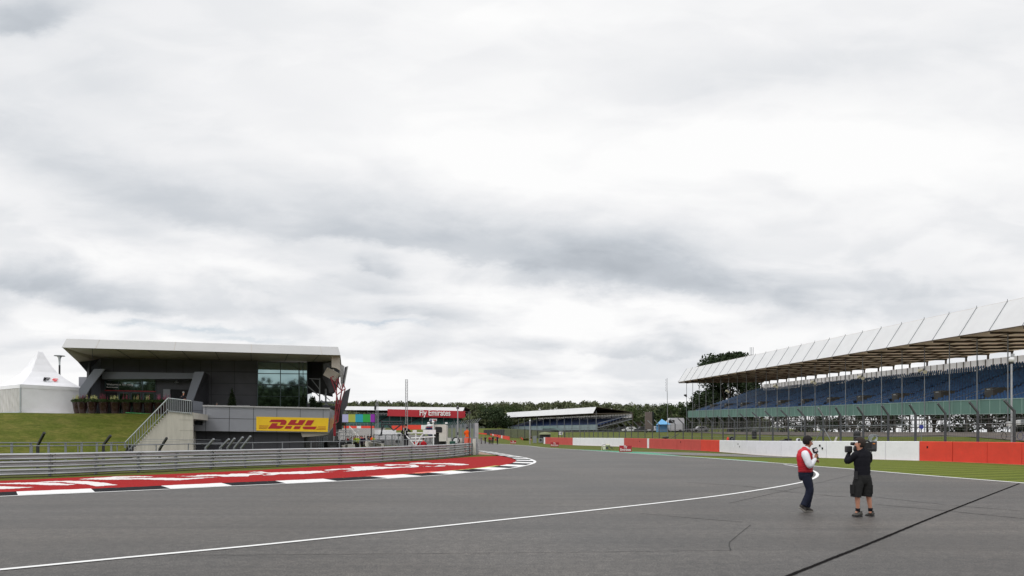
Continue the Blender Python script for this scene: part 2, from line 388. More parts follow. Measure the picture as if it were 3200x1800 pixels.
# ------------------------------------------------------------------ ground
WALLP = [(1698.7,1386.6),(1789.7,1391),(1870,1393.4),(1950,1396),(2025,1400.3),(2130,1405.5),(2248,1412),(2310,1417),(2381.6,1422.7),(2496,1428.5),(2630,1432.3),(2750,1436),(2873.3,1439.4),(3069.6,1446.7),(3200,1452.5)]
wall_w = [G(*p) for p in WALLP]
wall_w += [Vector((32.6, 38, 0)), Vector((33.4, 30, 0)), Vector((34, 22, 0))]
wall_s = smooth_path(wall_w, 1.0)
far_ext = [Vector((-150, 330, 0)), Vector((-60, 270, 0)), Vector((-22, 215, 0)), Vector((-5, 180, 0))]
LINE = np.array([(p.x, p.y) for p in far_ext+wall_w])
def dist_line(X, Y):
    best = np.full(X.shape, 1e9); sgn = np.zeros(X.shape)
    for a, b in zip(LINE, LINE[1:]):
        d = b-a; L2 = (d**2).sum(); t = np.clip(((X-a[0])*d[0]+(Y-a[1])*d[1])/L2, 0, 1)
        qx = a[0]+d[0]*t; qy = a[1]+d[1]*t; dd = np.hypot(X-qx, Y-qy)
        cr = d[0]*(Y-a[1])-d[1]*(X-a[0])          # positive: beyond the wall
        k = dd < best; best = np.where(k, dd, best); sgn = np.where(k, np.sign(cr), sgn)
    return best*sgn
def sstep(x, a, b):
    t = np.clip((x-a)/(b-a), 0, 1); return t*t*(3-2*t)
def hfun(X, Y):
    X = np.asarray(X, float); Y = np.asarray(Y, float)
    d = dist_line(X, Y)
    right = np.where(Y < 20, 0, 1)*sstep(d, 1.5, 24)*(2.15+.006*np.clip(Y-72, 0, 150))
    right *= sstep(X, -60, 5)
    far = .055*np.clip(Y-162, 0, 82)*(1-sstep(X, -10, 40)*.45)
    hill = 31*sstep(Y, 420, 820)*(1+.12*np.sin(X/130+.6)+.05*np.sin(X/47.)) + 6*sstep(Y, 800, 1600)
    hill *= 1-.92*sstep(X/np.maximum(Y, 1), .29, .42)
    hill *= 1-.16*sstep(X, -150, -20)-.24*sstep(X, 40, 330)
    return np.maximum(right, far)+hill
def hz(x, y): return float(hfun(np.array([x]), np.array([y]))[0])
def grid(xs, ys, f, z0=0.):
    X, Y = np.meshgrid(xs, ys); Z = f(X, Y)+z0; nx, ny = len(xs), len(ys)
    mb = MB(); mb.v = list(map(tuple, np.stack([X, Y, Z], -1).reshape(-1, 3).tolist()))
    mb.f = [(j*nx+i, j*nx+i+1, (j+1)*nx+i+1, (j+1)*nx+i) for j in range(ny-1) for i in range(nx-1)]
    return mb
xs = np.unique(np.concatenate([np.linspace(-2600, -200, 18), np.linspace(-200, -60, 30), np.linspace(-60, 120, 121), np.linspace(120, 320, 30), np.linspace(320, 2600, 16)]))
ys = np.unique(np.concatenate([np.linspace(-300, -10, 6), np.linspace(-10, 20, 6), np.linspace(20, 200, 121), np.linspace(200, 400, 40), np.linspace(400, 1000, 40), np.linspace(1000, 3600, 12)]))
tag(grid(xs, ys, hfun, -.03).build('ground', M_grass, smooth=True), kind='structure')

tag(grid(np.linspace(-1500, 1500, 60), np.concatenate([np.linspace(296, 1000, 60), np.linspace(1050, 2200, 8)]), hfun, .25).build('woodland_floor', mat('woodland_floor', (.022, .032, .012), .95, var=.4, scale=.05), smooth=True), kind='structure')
# ------------------------------------------------------------------ the circuit
KERB = [(-160,1560.5),(0,1552.7),(299,1540),(500,1531),(731.4,1519.8),(900,1512.3),(1061,1504.8),(1177,1498.5),(1288,1491.6),(1400,1483.8),(1451,1478.8),(1551.9,1469.5),(1614,1461.7),(1652.8,1454),(1669.9,1448.5),(1675.8,1443.9),(1669.9,1438.4),(1645,1430.7),(1606,1424),(1567.4,1417.5),(1536,1412.5),(1496,1408)]
kerb_w = [Vector((-19.5, 16.5, 0)), Vector((-17.2,18.2,0))]+[G(*p) for p in KERB[1:]]
kerb_s = smooth_path(kerb_w, .35)
EDGE = [(1496,1383.3),(1567,1387.6),(1645,1392.6),(1700,1398.6),(1787,1404.3),(1894,1411),(2020,1419.3),(2099.8,1423.9),(2200,1430.3),(2278,1436),(2419,1446.2),(2495.9,1451.5),(2549,1456.6),(2668.8,1465.8),(2718.8,1470.4),(2947.8,1489.5),(3185.5,1507.9),(3400,1525)]
edge_w = [G(*p) for p in EDGE]
edge_s = smooth_path(edge_w, .8)
inner_ext = [Vector((-9, 100, 0)), Vector((-22, 128, 0)), Vector((-48, 165, 0)), Vector((-90, 205, 0))]
outer_ext = [Vector((-90, 260, 0)), Vector((-45, 222, 0)), Vector((-20, 190, 0))]
trk = [Vector((-60, -12, 0)), Vector((-60, 9, 0)), Vector((-28, 11.5, 0))]+kerb_s+inner_ext+outer_ext+edge_s+[Vector((24.5, 20, 0)), Vector((27, 8, 0)), Vector((30, -12, 0))]
# drape it: triangulate finely by clipping a grid would cost more than it shows; the road is flat up to 165 m
mb = MB()
def zr(p, e): return Vector((p.x, p.y, (hz(p.x, p.y) if p.y > 160 else 0)+e))
mb.poly([zr(p, .0) for p in trk]); tag(mb.build('track', M_asph), kind='structure')
def flat(pts, name, m, z, kind='structure'):
    mb = MB()
    for i, P in enumerate(pts): mb.poly([Vector((p.x, p.y, z+i*.0007)) for p in P])
    return tag(mb.build(name, m), kind=kind)
# kerb edge line, blocks, painted turf
tag(ribbon(kerb_s, .2, 1, .012).build('kerb_edge_line', M_white), kind='structure')
al = arclen(kerb_s); wk, bk = MB(), MB(); kin = []
for i in range(len(kerb_s)-1):
    a, b = kerb_s[i], kerb_s[i+1]
    def nrm(j):
        d = kerb_s[min(j+1, len(kerb_s)-1)]-kerb_s[max(j-1, 0)]; d.normalize(); return Vector((-d.y, d.x, 0))
    sgn = ((al[i]+2.65) // 2.12) % 2
    u = ((al[i]+2.65) % 2.12)/.707 % 1
    w0 = 1.12+.10*u
    taper = min(1, max(0, (len(kerb_s)-i)/18.))
    w0 *= .25+.75*taper
    na, nb = nrm(i), nrm(i+1)
    q = [a+na*.2, b+nb*.2, b+nb*(w0+.2), a+na*(w0+.2)]
    kin.append(q[3].copy())
    (bk if sgn else wk).add([(q[0].x, q[0].y, .016), (q[1].x, q[1].y, .016), (q[2].x, q[2].y, .05), (q[3].x, q[3].y, .05)], [(0, 1, 2, 3)])
tag(wk.build('white_kerb_blocks', M_white), kind='structure'); tag(bk.build('black_kerb_blocks', M_black), kind='structure')
REDTOP = [(0,1502.7),(194,1493.5),(500,1482.9),(741,1472.2),(900,1464),(1125,1449.9),(1346,1438),(1400,1433.4),(1443,1429.9),(1505,1426.8),(1572,1424.6)]
rt = [Vector((-26, 24.5, 0))]+[G(*p) for p in REDTOP]
rt = smooth_path(rt, 1.)
k_in = [p for p in kin if p.y < 62]
flat([[Vector((-26, 19.2, 0))]+k_in+rt[::-1]], 'painted_turf', M_red, .004)
# lime and worn red strip beside the kerb
def kin_part(x0, x1, w, z, m, nm):
    P = [p for p in kin if x0 <= 1600+F*p.x/p.y <= x1 and p.y < 41]
    if len(P) > 2: tag(ribbon(P, w, 1, z).build(nm, m), kind='structure')
kin_part(725, 1200, .45, .010, M_lime, 'lime_strip'); kin_part(1190, 1600, .55, .010, M_lime, 'lime_strip')
kin_part(1165, 1262, .75, .014, M_pink, 'worn_red_strip'); kin_part(1330, 1412, .9, .014, M_pink, 'worn_red_strip')
# white lettering across the painted turf
GL = []
gr_ = random.Random(21)
def glyph(org, sc, pts):
    out = []
    for (x0, y0), (x1, y1) in zip(pts, pts[1:]+pts[:1]):
        n = max(1, int(math.hypot(x1-x0, y1-y0)/28))
        for k in range(n):
            f = k/n; out.append(G(org[0]+(x0+(x1-x0)*f+gr_.uniform(-14, 14)*(k > 0))/sc, org[1]+(y0+(y1-y0)*f+gr_.uniform(-2.6, 2.6)*(k > 0))/sc))
    GL.append(out)
A_, B_, C_, D_ = (0,1380), (450,1380), (900,1380), (1350,1360)
glyph(A_, 5.152, [(560,655),(820,642),(1080,635),(1420,640),(1700,668),(1895,703),(1540,722),(1400,692),(1250,680),(1000,655),(740,654)])
glyph(A_, 5.152, [(-600,700),(0,672),(640,658),(740,662),(900,666),(1080,684),(1250,684),(1100,706),(800,706),(480,690),(0,686),(-600,708)])
glyph(A_, 5.152, [(-600,735),(0,722),(180,730),(560,738),(200,763),(0,770),(-600,790)])
glyph(A_, 5.152, [(1240,610),(1480,592),(1900,565),(2250,560),(2480,575),(2150,578),(1850,590),(2100,594),(2576,586),(2880,592),(3100,606),(2900,626),(2576,620),(2240,611),(1750,618)])
glyph(B_, 5.152, [(280,602),(420,600),(800,588),(1190,575),(860,603),(430,622),(330,626)])
glyph(B_, 5.152, [(0,560),(150,570),(0,574)])
glyph(B_, 5.152, [(520,560),(830,555),(860,543),(1100,535),(1350,537),(1400,522),(1900,516),(1940,530),(1700,545),(1680,564),(1280,570),(1190,558),(840,568)])
glyph(B_, 5.152, [(1650,498),(1900,485),(2000,503),(2300,494),(2576,482),(2860,490),(2900,500),(2576,524),(2200,525),(2050,545),(1900,548),(2050,528),(1960,512)])
glyph(C_, 5.152, [(200,485),(530,475),(590,492),(760,487),(580,500),(330,513),(200,524),(60,524)])
glyph(C_, 5.152, [(580,463),(700,446),(1040,435),(1060,455),(850,453),(740,465),(620,472)])
glyph(C_, 5.152, [(1040,433),(1000,407),(1280,402),(1450,392),(1360,408),(1900,419),(1600,436),(1340,457),(1100,476),(880,487),(1030,466),(1070,452)])
glyph(C_, 5.152, [(1540,382),(1600,370),(2050,375),(2110,398),(2100,412),(1980,421),(1700,416),(1990,402),(1960,390),(1760,381),(1650,397)])
glyph(C_, 5.152, [(2110,400),(2400,402),(2550,388),(2520,402),(2280,408)])
glyph(C_, 5.152, [(1940,356),(2010,345),(2350,339),(2180,352),(2640,358),(2620,370),(2200,366)])
glyph(D_, 6.44, [(40,572),(350,567),(600,580),(750,598),(600,611),(250,607),(480,598),(280,585),(60,586)])
glyph(D_, 6.44, [(60,634),(140,612),(280,618),(220,633)])
flat(GL, 'painted_turf_lettering', M_wturf, .009)
# run-off beyond the apex
flat([[G(1496,1409.5), G(1536,1414.2), G(1567,1419.5), G(1562,1421.5), G(1530,1421), G(1488,1420.5), Vector((-9.5, 84, 0))]], 'tan_runoff', M_tan, .004)
# edge lines
tag(ribbon(edge_s, .24, -1, .010).build('track_edge_line', M_white), kind='structure')
near = [(-300,1809),(0,1781.7),(400,1743),(795,1706),(1200,1664),(1600,1622),(1900,1590),(2150,1561.9),(2278,1545.5),(2384.8,1529.4),(2460,1516.5),(2510.8,1506),(2540.7,1496.0),(2552,1489),(2554.5,1482),(2548,1475),(2535,1469.6),(2495.9,1459.5),(2449,1451.5)]
near_s = smooth_path([G(*p) for p in near], .4)
tag(ribbon(near_s, .135, 0, .010).build('inner_track_line', M_white), kind='structure')
# green kerb paint and service tarmac on the far side
flat([[G(1787,1403.8), G(1860,1406.5), G(1960,1411), G(2030,1414.3), G(2101,1421.7), G(2140,1426.2), G(2099,1423.4), G(2020,1418.8), G(1894,1410.4)]], 'green_kerb', M_teal, .006)
flat([[G(2140,1426.4), G(2278,1434.6), G(2400,1443.6), G(2400,1444.8), G(2278,1436), G(2140,1427.6)]], 'green_kerb', M_teal, .006)
flat([[G(1977,1411.2), G(2150,1414.2), G(2295,1418.9), G(2381,1424), G(2496,1429.5), G(2440,1430), G(2329,1427.5), G(2150,1422.5), G(2101,1420.5)]], 'service_tarmac', M_asph2, .002)
# mown verge between the track and the wall
vg = [G(*p) for p in [(2060,1421.5),(2160,1424.5),(2329,1428.4),(2440,1431),(2500,1430.5)]]+[p for p in wall_w if p.y < 57]+[Vector((26.8, 21, 0))]+[p for p in edge_w[::-1] if p.y < 64]
flat([vg], 'verge', M_verge, -.006)
# soil at the foot of the walls
# tar seams and joints in the asphalt
def jag(P, w, z, j, seed=1):
    r = random.Random(seed); P = smooth_path(P, .12); vs = []
    for i, p in enumerate(P):
        d = P[min(i+1, len(P)-1)]-P[max(i-1, 0)]; d.normalize(); n = Vector((-d.y, d.x, 0))
        a = w/2*(1+r.uniform(-j, j)); b = w/2*(1+r.uniform(-j, j)); vs += [tuple(p+n*a+Vector((0,0,z))), tuple(p-n*b+Vector((0,0,z)))]
    return MB().add(vs, [(2*i, 2*i+1, 2*i+3, 2*i+2) for i in range(len(P)-1)])
tag(jag([G(2400,1826), G(2600,1745.8), G(2721.7,1697.4), G(2907,1620.6), G(3060,1560), G(3185.5,1511.5)], .066, .006, .16).build('tar_seam', M_crack), kind='structure')
for pts, w in (([(2280,1572.5),(2491.6,1525),(2668.8,1482.5)], .028), ([(559,1735.8),(1000,1733),(1600,1728),(2100,1722.5),(2283.6,1720.8)], .016),
               ([(2283.6,1720.8),(2279,1702.5),(2288,1687.5),(2345.5,1640.6)], .02), ([(2100,1613.7),(2200,1622),(2320,1632)], .03),
               ([(2000,1604),(2100,1613.7)], .02), ([(2733,1553),(2950,1577),(3210,1598)], .04), ([(2733,1576),(2950,1596),(3210,1622)], .04),
               ([(2150,1508),(2330,1520),(2500,1541),(2700,1557)], .05), ([(2200,1466),(2420,1462),(2560,1470)], .04)):
    tag(jag([G(*p) for p in pts], w, .005, .5, int(w*1000)).build('asphalt_joint', M_faint), kind='structure')
# ------------------------------------------------------------------ pit building
TH = radians(13.4); U = Vector((cos(TH), sin(TH), 0)); V = Vector((-sin(TH), cos(TH), 0)); O = Vector(((1028-CXP)/F*62, 62, 0))
def BP(px, py, v=0.):
    """point on the plane parallel to the facade, v metres behind it"""
    r = Vector(((px-CXP)/F, 1, 0)); t = (O.dot(V)+v)/r.dot(V)
    return Vector((r.x*t, t, EYE-(py-HY)/F*t))
def BU(u, v, z): return O+U*u+V*v+Vector((0,0,z))
def uof(px, v=0.): return (BP(px, 1300, v)-O).dot(U)
def zof(px, py, v=0.): return BP(px, py, v).z
M_cladd = mat('dark_cladding', srgb(68, 69, 75), .45, .1, var=.16, scale=.8)
M_cladl = mat('grey_cladding', srgb(142, 144, 150), .42, .2, var=.05, scale=.6, dirt=.06)
M_fin = mat('fin_cladding', srgb(112, 116, 126), .42, .2, var=.06, scale=.6)
M_roofw = mat('roof_edge_metal', srgb(178, 178, 178), .4, .15, var=.04, scale=.5, dirt=.05)
M_soff = mat('soffit_metal', srgb(178, 170, 160), .45, .2, var=.06, scale=.5)
M_joint = mat('panel_joint', (.02, .02, .022), .7)
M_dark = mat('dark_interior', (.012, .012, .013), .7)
M_glass = mat('dark_glass', (.22, .31, .315), .03, 1.0, var=.05, scale=1, spec=1.0)
M_glassr = mat('reflective_glass', (.22, .30, .31), .03, 1.0, var=.05, scale=1, spec=1.0)
M_mull = mat('window_frame', srgb(60, 74, 76), .4, .3)
M_redf = mat('red_frame', srgb(150, 40, 48), .5)
M_yel = mat('yellow_panel', srgb(232, 190, 20), .5, var=.04, scale=2)
M_dred = mat('dark_red_letters', srgb(168, 30, 34), .5, var=.03)
M_wtxt = mat('white_letters', (.82, .82, .82), .5, var=.02)
M_hand = mat('handrail_steel', srgb(178, 184, 186), .35, .6, var=.06)
M_red = MATS['red_painted_turf']
bld = thing('pit_building', 'low dark clad pit building with a broad pale overhanging roof', 'building', tuple(BU(-12, 6, 0)))
def quadp(name, m, a, b, c, d, t=.15):
    """a panel through four points with a little thickness behind it"""
    mb = MB(); mb.prism([a, b, c, d], V*t); return fixn(mb.build(name, m, bld))
WV = 5.0                                           # main wall
# body behind, so that the building is solid from any side
zt = 9.0
mb = MB(); mb.prism([BU(uof(314, WV), WV+.3, 0), BU(uof(804, WV)-.3, WV+.3, 0), BU(uof(804, WV)-.3, 40, 0), BU(uof(314, WV), 40, 0)], Vector((0, 0, zt)))
fixn(mb.build('rear_block', M_cladd, bld))
# upper wall, in panels
x0, x1 = 314, 804
mb = MB(); mb.prism([BP(x0, 1118, WV), BP(x1, 1124, WV), BP(x1, 1286, WV), BP(x0, 1286, WV)], V*.2); upw = fixn(mb.build('upper_wall', M_cladd, bld))
mb = MB(); e = WV-.012
def jline(x, y0, y1, v=e, w=.035): mb.bar(BP(x, y0, v), BP(x, y1, v), w, .01, up=V)
def hline(x0, x1, y0, y1, v=e, w=.035): mb.bar(BP(x0, y0, v), BP(x1, y1, v), w, .01, up=V)
for x in (355, 436, 520, 572, 626, 661, 733): jline(x, 1120, 1268)
for y in (1162, 1199, 1235): hline(612, 803, y-2, y)
hline(640, 803, 1160, 1164)
merge(upw, mb.build('panel_joint', M_joint, bld))
# pale return at the left corner
q = [BP(271, 1131.6, 3.6), BP(314, 1118, WV), BP(314, 1290, WV), BP(271, 1290, 3.6)]
quadp('corner_wall', M_fin, *q)
mb = MB(); mb.prism([BP(271, 1128, 3.6), BP(271, 1290, 3.6), BU(uof(271, 3.6)+1, 40, 1.8), BU(uof(271, 3.6)+1, 40, 9.5)], U*.2); fixn(mb.build('side_wall', M_cladd, bld))
quadp('low_side_wall', M_cladl, BP(246, 1178, 7), BP(280, 1178, 7), BP(280, 1290, 7), BP(246, 1290, 7))
# roof: pale front edge, underside, top
ZR = -3.0
RT, RTR = BP(210, 1058.4, ZR+.5), BP(1054.6, 1084, ZR+.5)
RB, RBR = BP(194.5, 1085.7, ZR), BP(1062, 1109.7, ZR)
mb = MB(); mb.prism([RB, RBR, RTR, RT], V*.12); redge = fixn(mb.build('roof_edge', M_roofw, bld))
mb = MB()
for px in (296, 528, 770, 1000):
    t = (px-200)/860; mb.bar(RB.lerp(RBR, t)-V*.01, RT.lerp(RTR, t)-V*.01, .03, .01, up=V)
merge(redge, mb.build('roof_edge_joint', M_soff, bld))
mb = MB(); bk = V*38
mb.add([RT, RTR, RTR+bk+Vector((0,0,.5)), RT+bk+Vector((0,0,.5))], [(0,1,2,3)])
rside = [RBR, RTR, RTR+bk, RBR+bk]; mb.prism(rside, U*.05)
mb.prism([RB, RT, RT+bk, RB+bk], -U*.05)
fixn(mb.build('roof', M_roofw, bld))
S1, S2, S3 = BP(244, 1131.6, 2.6), BP(314, 1119, WV-.05), BP(1034, 1131, WV-.05)
S0 = BP(290, 1126, 3.9)
mb = MB(); mb.poly([RB+V*.02, RBR+V*.02, BP(1062, 1131, 3), S3, S2, S0, S1]) if False else None
mb.add([RB, RBR, S3, S2, S0, S1], [(0,1,2,3), (0,3,4), (0,4,5)])
mb.add([S3, RBR, RBR+V*9], [(0,1,2)])
sof = mb.build('soffit', M_soff, bld)
mb = MB()
for t, s in ((.10, (0,1)), (.18, (0,1)), (.29, 1), (.41, 1), (.53, 1), (.66, 1), (.8, 1), (.92, 1)):
    a = RB.lerp(RBR, t); b = S2.lerp(S3, max(0, (t-.06)/.94)) if t > .12 else S0
    mb.bar(a-Vector((0,0,.02)), b-Vector((0,0,.02)), .04, .02)
a, b = RB.lerp(S1, .5), RBR.lerp(S3, .5); 
merge(sof, mb.build('soffit_joint', M_cladd, bld))
mb = MB(); mb.add([S1, S0, S2, BP(272, 1164, 3.7), RB+V*36], [(0,1,3), (1,2,3), (0,3,4)]); mb.build('side_soffit', M_cladd, bld)
# entrance beam and the two raking fins
def pan(name, m, pts, v, t):
    mb = MB(); mb.prism([BP(x, y, v) for x, y in pts], V*t); return fixn(mb.build(name, m, bld))
pan('entrance_beam', M_fin, [(320,1161.5),(607,1166),(603,1184),(318,1184)], 3.2, 1.7)
pan('raking_fin', M_fin, [(294,1153),(327,1153),(281,1213),(268,1236),(262,1291),(247,1291),(247,1215)], 2.0, .25)
mb = MB(); mb.prism([BP(327,1153,2.0), BP(281,1213,2.0), BP(268,1236,2.), BP(268,1236,4.9), BP(281,1213,4.9), BP(327,1153,4.9)], U*.05); fixn(mb.build('raking_fin_side', M_cladd, bld))
pan('raking_fin', M_fin, [(608,1161.5),(638,1161.5),(602,1256),(580,1250)], 1.2, .25)
mb = MB(); mb.add([BP(638,1161.5,1.2), BP(602,1256,1.2), BP(602,1256,4.95), BP(645,1170,4.95)], [(0,1,2,3)]); mb.prism([BP(638,1161.5,1.2), BP(652,1172,4.95), BP(652,1270,4.95), BP(602,1256,1.2)], V*.05); fixn(mb.build('raking_fin_side', M_cladd, bld))
ffo = pan('fin_foot', M_fin, [(602,1252),(633,1256),(633,1330),(603,1328)], 1.2, .4)
mb = MB(); mb.bar(BP(603,1282,1.19), BP(633,1284,1.19), .03, .01, up=V); mb.bar(BP(603,1328,1.19), BP(633,1330,1.19), .05, .03, up=V); merge(ffo, mb.build('panel_joint', M_joint, bld))
# entrance glazing and doors
vE = WV-.06
pan('entrance_recess', M_cladd, [(322,1184),(604,1184),(604,1292),(322,1292)], vE, .04)
gl = pan('entrance_window', M_glassr, [(328,1187.5),(486,1188),(486,1221),(330,1219.5)], vE-.05, .04)
mb = MB()
for x in (328, 369, 445, 486): mb.bar(BP(x, 1187, vE-.08), BP(x, 1220.5, vE-.08), .05, .05, up=V)
mb.bar(BP(328, 1187, vE-.08), BP(486, 1187.5, vE-.08), .05, .05, up=V); o = mb.build('window_frame', M_mull, gl)
mb = MB(); mb.bar(BP(327, 1220, vE-.1), BP(487, 1223.5, vE-.1), .10, .06, up=V); mb.build('red_transom', M_redf, gl)
for a, b in ((372, 403), (409, 440), (449, 482)):
    d = pan('entrance_door', M_glassr, [(a,1228),(b,1228),(b,1290),(a,1290)], vE-.05, .04)
    mb = MB()
    for x in (a, b): mb.bar(BP(x, 1227, vE-.09), BP(x, 1290, vE-.09), .07, .05, up=V)
    mb.bar(BP(a, 1228, vE-.09), BP(b, 1228, vE-.09), .07, .05, up=V); mb.build('door_frame', M_mull, d)
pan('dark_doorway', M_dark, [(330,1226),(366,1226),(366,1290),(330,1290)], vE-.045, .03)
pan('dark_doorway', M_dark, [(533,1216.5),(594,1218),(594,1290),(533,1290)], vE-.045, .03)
pan('door_leaf', M_cladl, [(510,1216),(532,1216.5),(532,1290),(510,1290)], vE-.07, .03)
c = BP(415, 1204, vE-.16); me = text_mesh('Welcome to The Wing', M_wtxt, width=(BP(416,1204,vE)-BP(333,1204,vE)).length, bold=.03); place(me, 'welcome_lettering', gl, BP(374.5, 1202.5, vE-.16), TH)
me = text_mesh('North Entrance', M_wtxt, width=(BP(368,1204,vE)-BP(333,1204,vE)).length, bold=.03); place(me, 'entrance_lettering', gl, BP(350.5, 1209.8, vE-.16), TH)
mb = MB(); p = BP(552, 1192, 4.2); mb.lathe(tuple(p), [(.16, -.14), (.2, -.1), (.1, .02), (.05, .12)], 12); mb.build('entrance_lamp', M_hand, bld)
# big corner window
wpts = [(806,1131.5),(960,1134),(960,1272),(803,1270)]
mb = MB(); mb.prism([BP(x, y, WV-.3) for x, y in wpts], V*.1); bw = fixn(mb.build('corner_window', M_glass, bld))
mb = MB(); vv = WV-.34
for x, w in ((806,.05),(876.5,.06),(934.5,.09),(947,.05),(960,.07)): mb.bar(BP(x, 1131, vv), BP(x-(2 if x<830 else 0), 1271, vv), w, .08, up=V)
for y, w in ((1132,.05),(1167,.06),(1202,.11),(1238,.03)): mb.bar(BP(806, y, vv), BP(960, y+1.5, vv), w, .08, up=V)
mb.build('window_frame', M_mull, bw)
mb = MB(); mb.prism([BP(960,1134,WV-.3), BP(960,1272,WV-.3), BP(975,1272,WV+4), BP(975,1138,WV+4)], V*.08); fixn(mb.build('side_window', M_glass, bld))
mb = MB(); mb.bar(BP(806,1124.5,WV-.35), BP(962,1127,WV-.35), .08, .12, up=V); mb.build('window_head', M_roofw, bld)
# recess right of the window, back wall and upper level of terraces
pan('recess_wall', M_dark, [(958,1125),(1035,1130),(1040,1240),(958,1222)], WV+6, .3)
pan('recess_panel', M_cladd, [(1008,1134),(1034,1128),(1060,1150),(1058,1204),(1045,1228),(1034,1232),(1008,1180)], WV-1, .4)
pan('recess_panel', M_fin, [(1010,1138),(1034,1131),(1036,1158),(1014,1172)], WV-1.4, .3)
pan('recess_panel', M_cladd, [(1020,1150),(1060,1150),(1060,1196),(1044,1222),(1028,1228)], WV-1.8, .3)
pan('roof_end_panel', M_soff, [(1036,1112),(1062,1110),(1063,1158),(1050,1150),(1036,1148)], ZR+1, .25)
mb = MB()
for a, b, w in (((959,1204),(1000,1240),.09), ((966,1183),(1000,1185),.08), ((974,1186),(998,1216),.08), ((1003,1250),(1036,1274),.08), ((1008,1232),(1032,1252),.07), ((1000,1255),(1075,1262),.16), ((1008,1270),(1072,1274),.14), ((1018,1215),(1018,1276),.16), ((999,1182),(999,1272),.12)):
    mb.bar(BP(*a, WV-.2), BP(*b, WV-.2), w, w, up=V)
mb.build('terrace_steelwork', M_galvd, bld)
mb = MB(); 
for k, x in enumerate((961, 965, 969)): mb.bar(BP(x, 1222+k*2, WV+3), BP(x, 1262, WV+3), .16, .05, up=V)
mb.build('bright_blind', M_white, bld)
pan('terrace_floor', M_cladd, [(960,1262),(1076,1270),(1076,1276),(960,1270)], WV-.4, 5)
# pale blades standing past the roof end
for pts in ([(1063,1140),(1070,1139),(1069,1205),(1064,1196)], [(1070,1141),(1076,1144),(1070,1216),(1066,1206)], [(1078,1146),(1088,1144),(1076,1206),(1070,1214),(1073,1180)]):
    pan('roof_blade', M_roofw, pts, 2.0, .5)
pan('roof_blade_back', M_cladd, [(1077,1148),(1084,1147),(1074,1200),(1071,1196)], 1.9, .08)
pan('wing_panel', M_cladd, [(1095,1213),(1085,1268),(1066,1300),(1064,1258),(1079,1222)], .8, .3)
pan('pit_side_pier', M_dark, [(1052,1262),(1070,1268),(1068,1342),(1052,1342)], 4.0, 2)
# red lattice mast of tubes
M_rtruss = mat('red_steel_tube', srgb(140, 40, 52), .45, .1, var=.2, scale=3)
tr = thing('red_lattice_mast', 'bent mast of red steel tubes at the end of the dark building', 'mast', tuple(BP(1047, 1365, -.2)))
mb = MB()
n = {'a':(1033,1180),'b':(1052,1172),'c':(1052,1235),'d':(1068,1222),'e':(1045,1324),'f':(1056,1318),'g':(1073,1200),'h':(1079,1215),'i':(1062,1272),'j':(1049,1300),'k':(1062,1270)}
def dv(k): return {'a':-.6,'b':.8,'c':-.4,'d':.6,'e':-.2,'f':.4,'g':1.2,'h':1.,'i':.9,'j':.3,'k':.7}[k]
for a, b in ('ab','ac','bd','ad','bc','cd','ce','de','df','cf','cj','dg','gh','hd','hk','kd','ef','jf','kf','ck'):
    mb.tube(BP(*n[a], dv(a)), BP(*n[b], dv(b)), .045, 6)
mb.build('lattice', M_rtruss, tr)
mb = MB(); mb.tube(BP(1045,1324,-.2), BP(1046,1362,0), .12, 8); mb.build('foot', M_rtruss, tr)
mb = MB(); mb.box(BP(1036,1170,.4), (1.1,.7,.8), Matrix.Rotation(.5, 3, 'Y')); mb.box(BP(1034,1160,.4), (.5,.5,.3)); mb.build('head_box', M_soff, tr)
# balcony with the yellow sign
pts = [(634,1268.5),(1031,1277),(1028,1342),(1028,1352),(603,1346.5),(603,1327),(634,1329)]
mb = MB(); mb.prism([BP(x, y, 0) for x, y in pts], V*1.6); bal = fixn(mb.build('balcony_front', M_cladl, bld))
mb = MB(); mb.bar(BP(634,1268,-.03), BP(1031,1276.5,-.03), .12, .3, up=V); mb.build('balcony_coping', M_roofw, bal)
mb = MB(); j = -.012
for x in (643.5,717,792.5,865.5,938.5,1010): mb.bar(BP(x, 1270+(x-634)*.021, j), BP(x-1, 1350, j), .03, .01, up=V)
mb.bar(BP(634,1306.5,j), BP(1029,1314,j), .03, .01, up=V); merge(bal, mb.build('panel_joint', M_joint, bld))
EQ = [BP(1031,1277,0), BP(1045,1283,3.4), BP(1048,1326,3.4), BP(1028,1352,0)]
mb = MB(); mb.prism(EQ, V*.3); fixn(mb.build('balcony_end', M_cladl, bal))
mb = MB(); mb.prism([p+Vector((.03,-.03,0)) for p in (EQ[0].lerp(EQ[3], .42), EQ[1].lerp(EQ[2], .30), EQ[2]+Vector((0,0,.04)), EQ[3]+Vector((0,0,.15)))], -V*.03); fixn(mb.build('yellow_end_panel', mat('dull_yellow', srgb(176,128,70), .5), bal))
sgn = tag(fixn(MB().prism([BP(801,1302,-.06), BP(1027.5,1306.5,-.06), BP(1024,1350,-.06), BP(800.5,1345.5,-.06)], V*.05).build('sign_panel', M_yel)), 'yellow banner with dark red italic DHL letters on the balcony', 'banner')
def dh(pts):
    m_ = MB(); m_.prism([BP(780+x/9.2, 1280+y/9.2, -.085) for x, y in pts], V*.02); return m_
lets = MB()
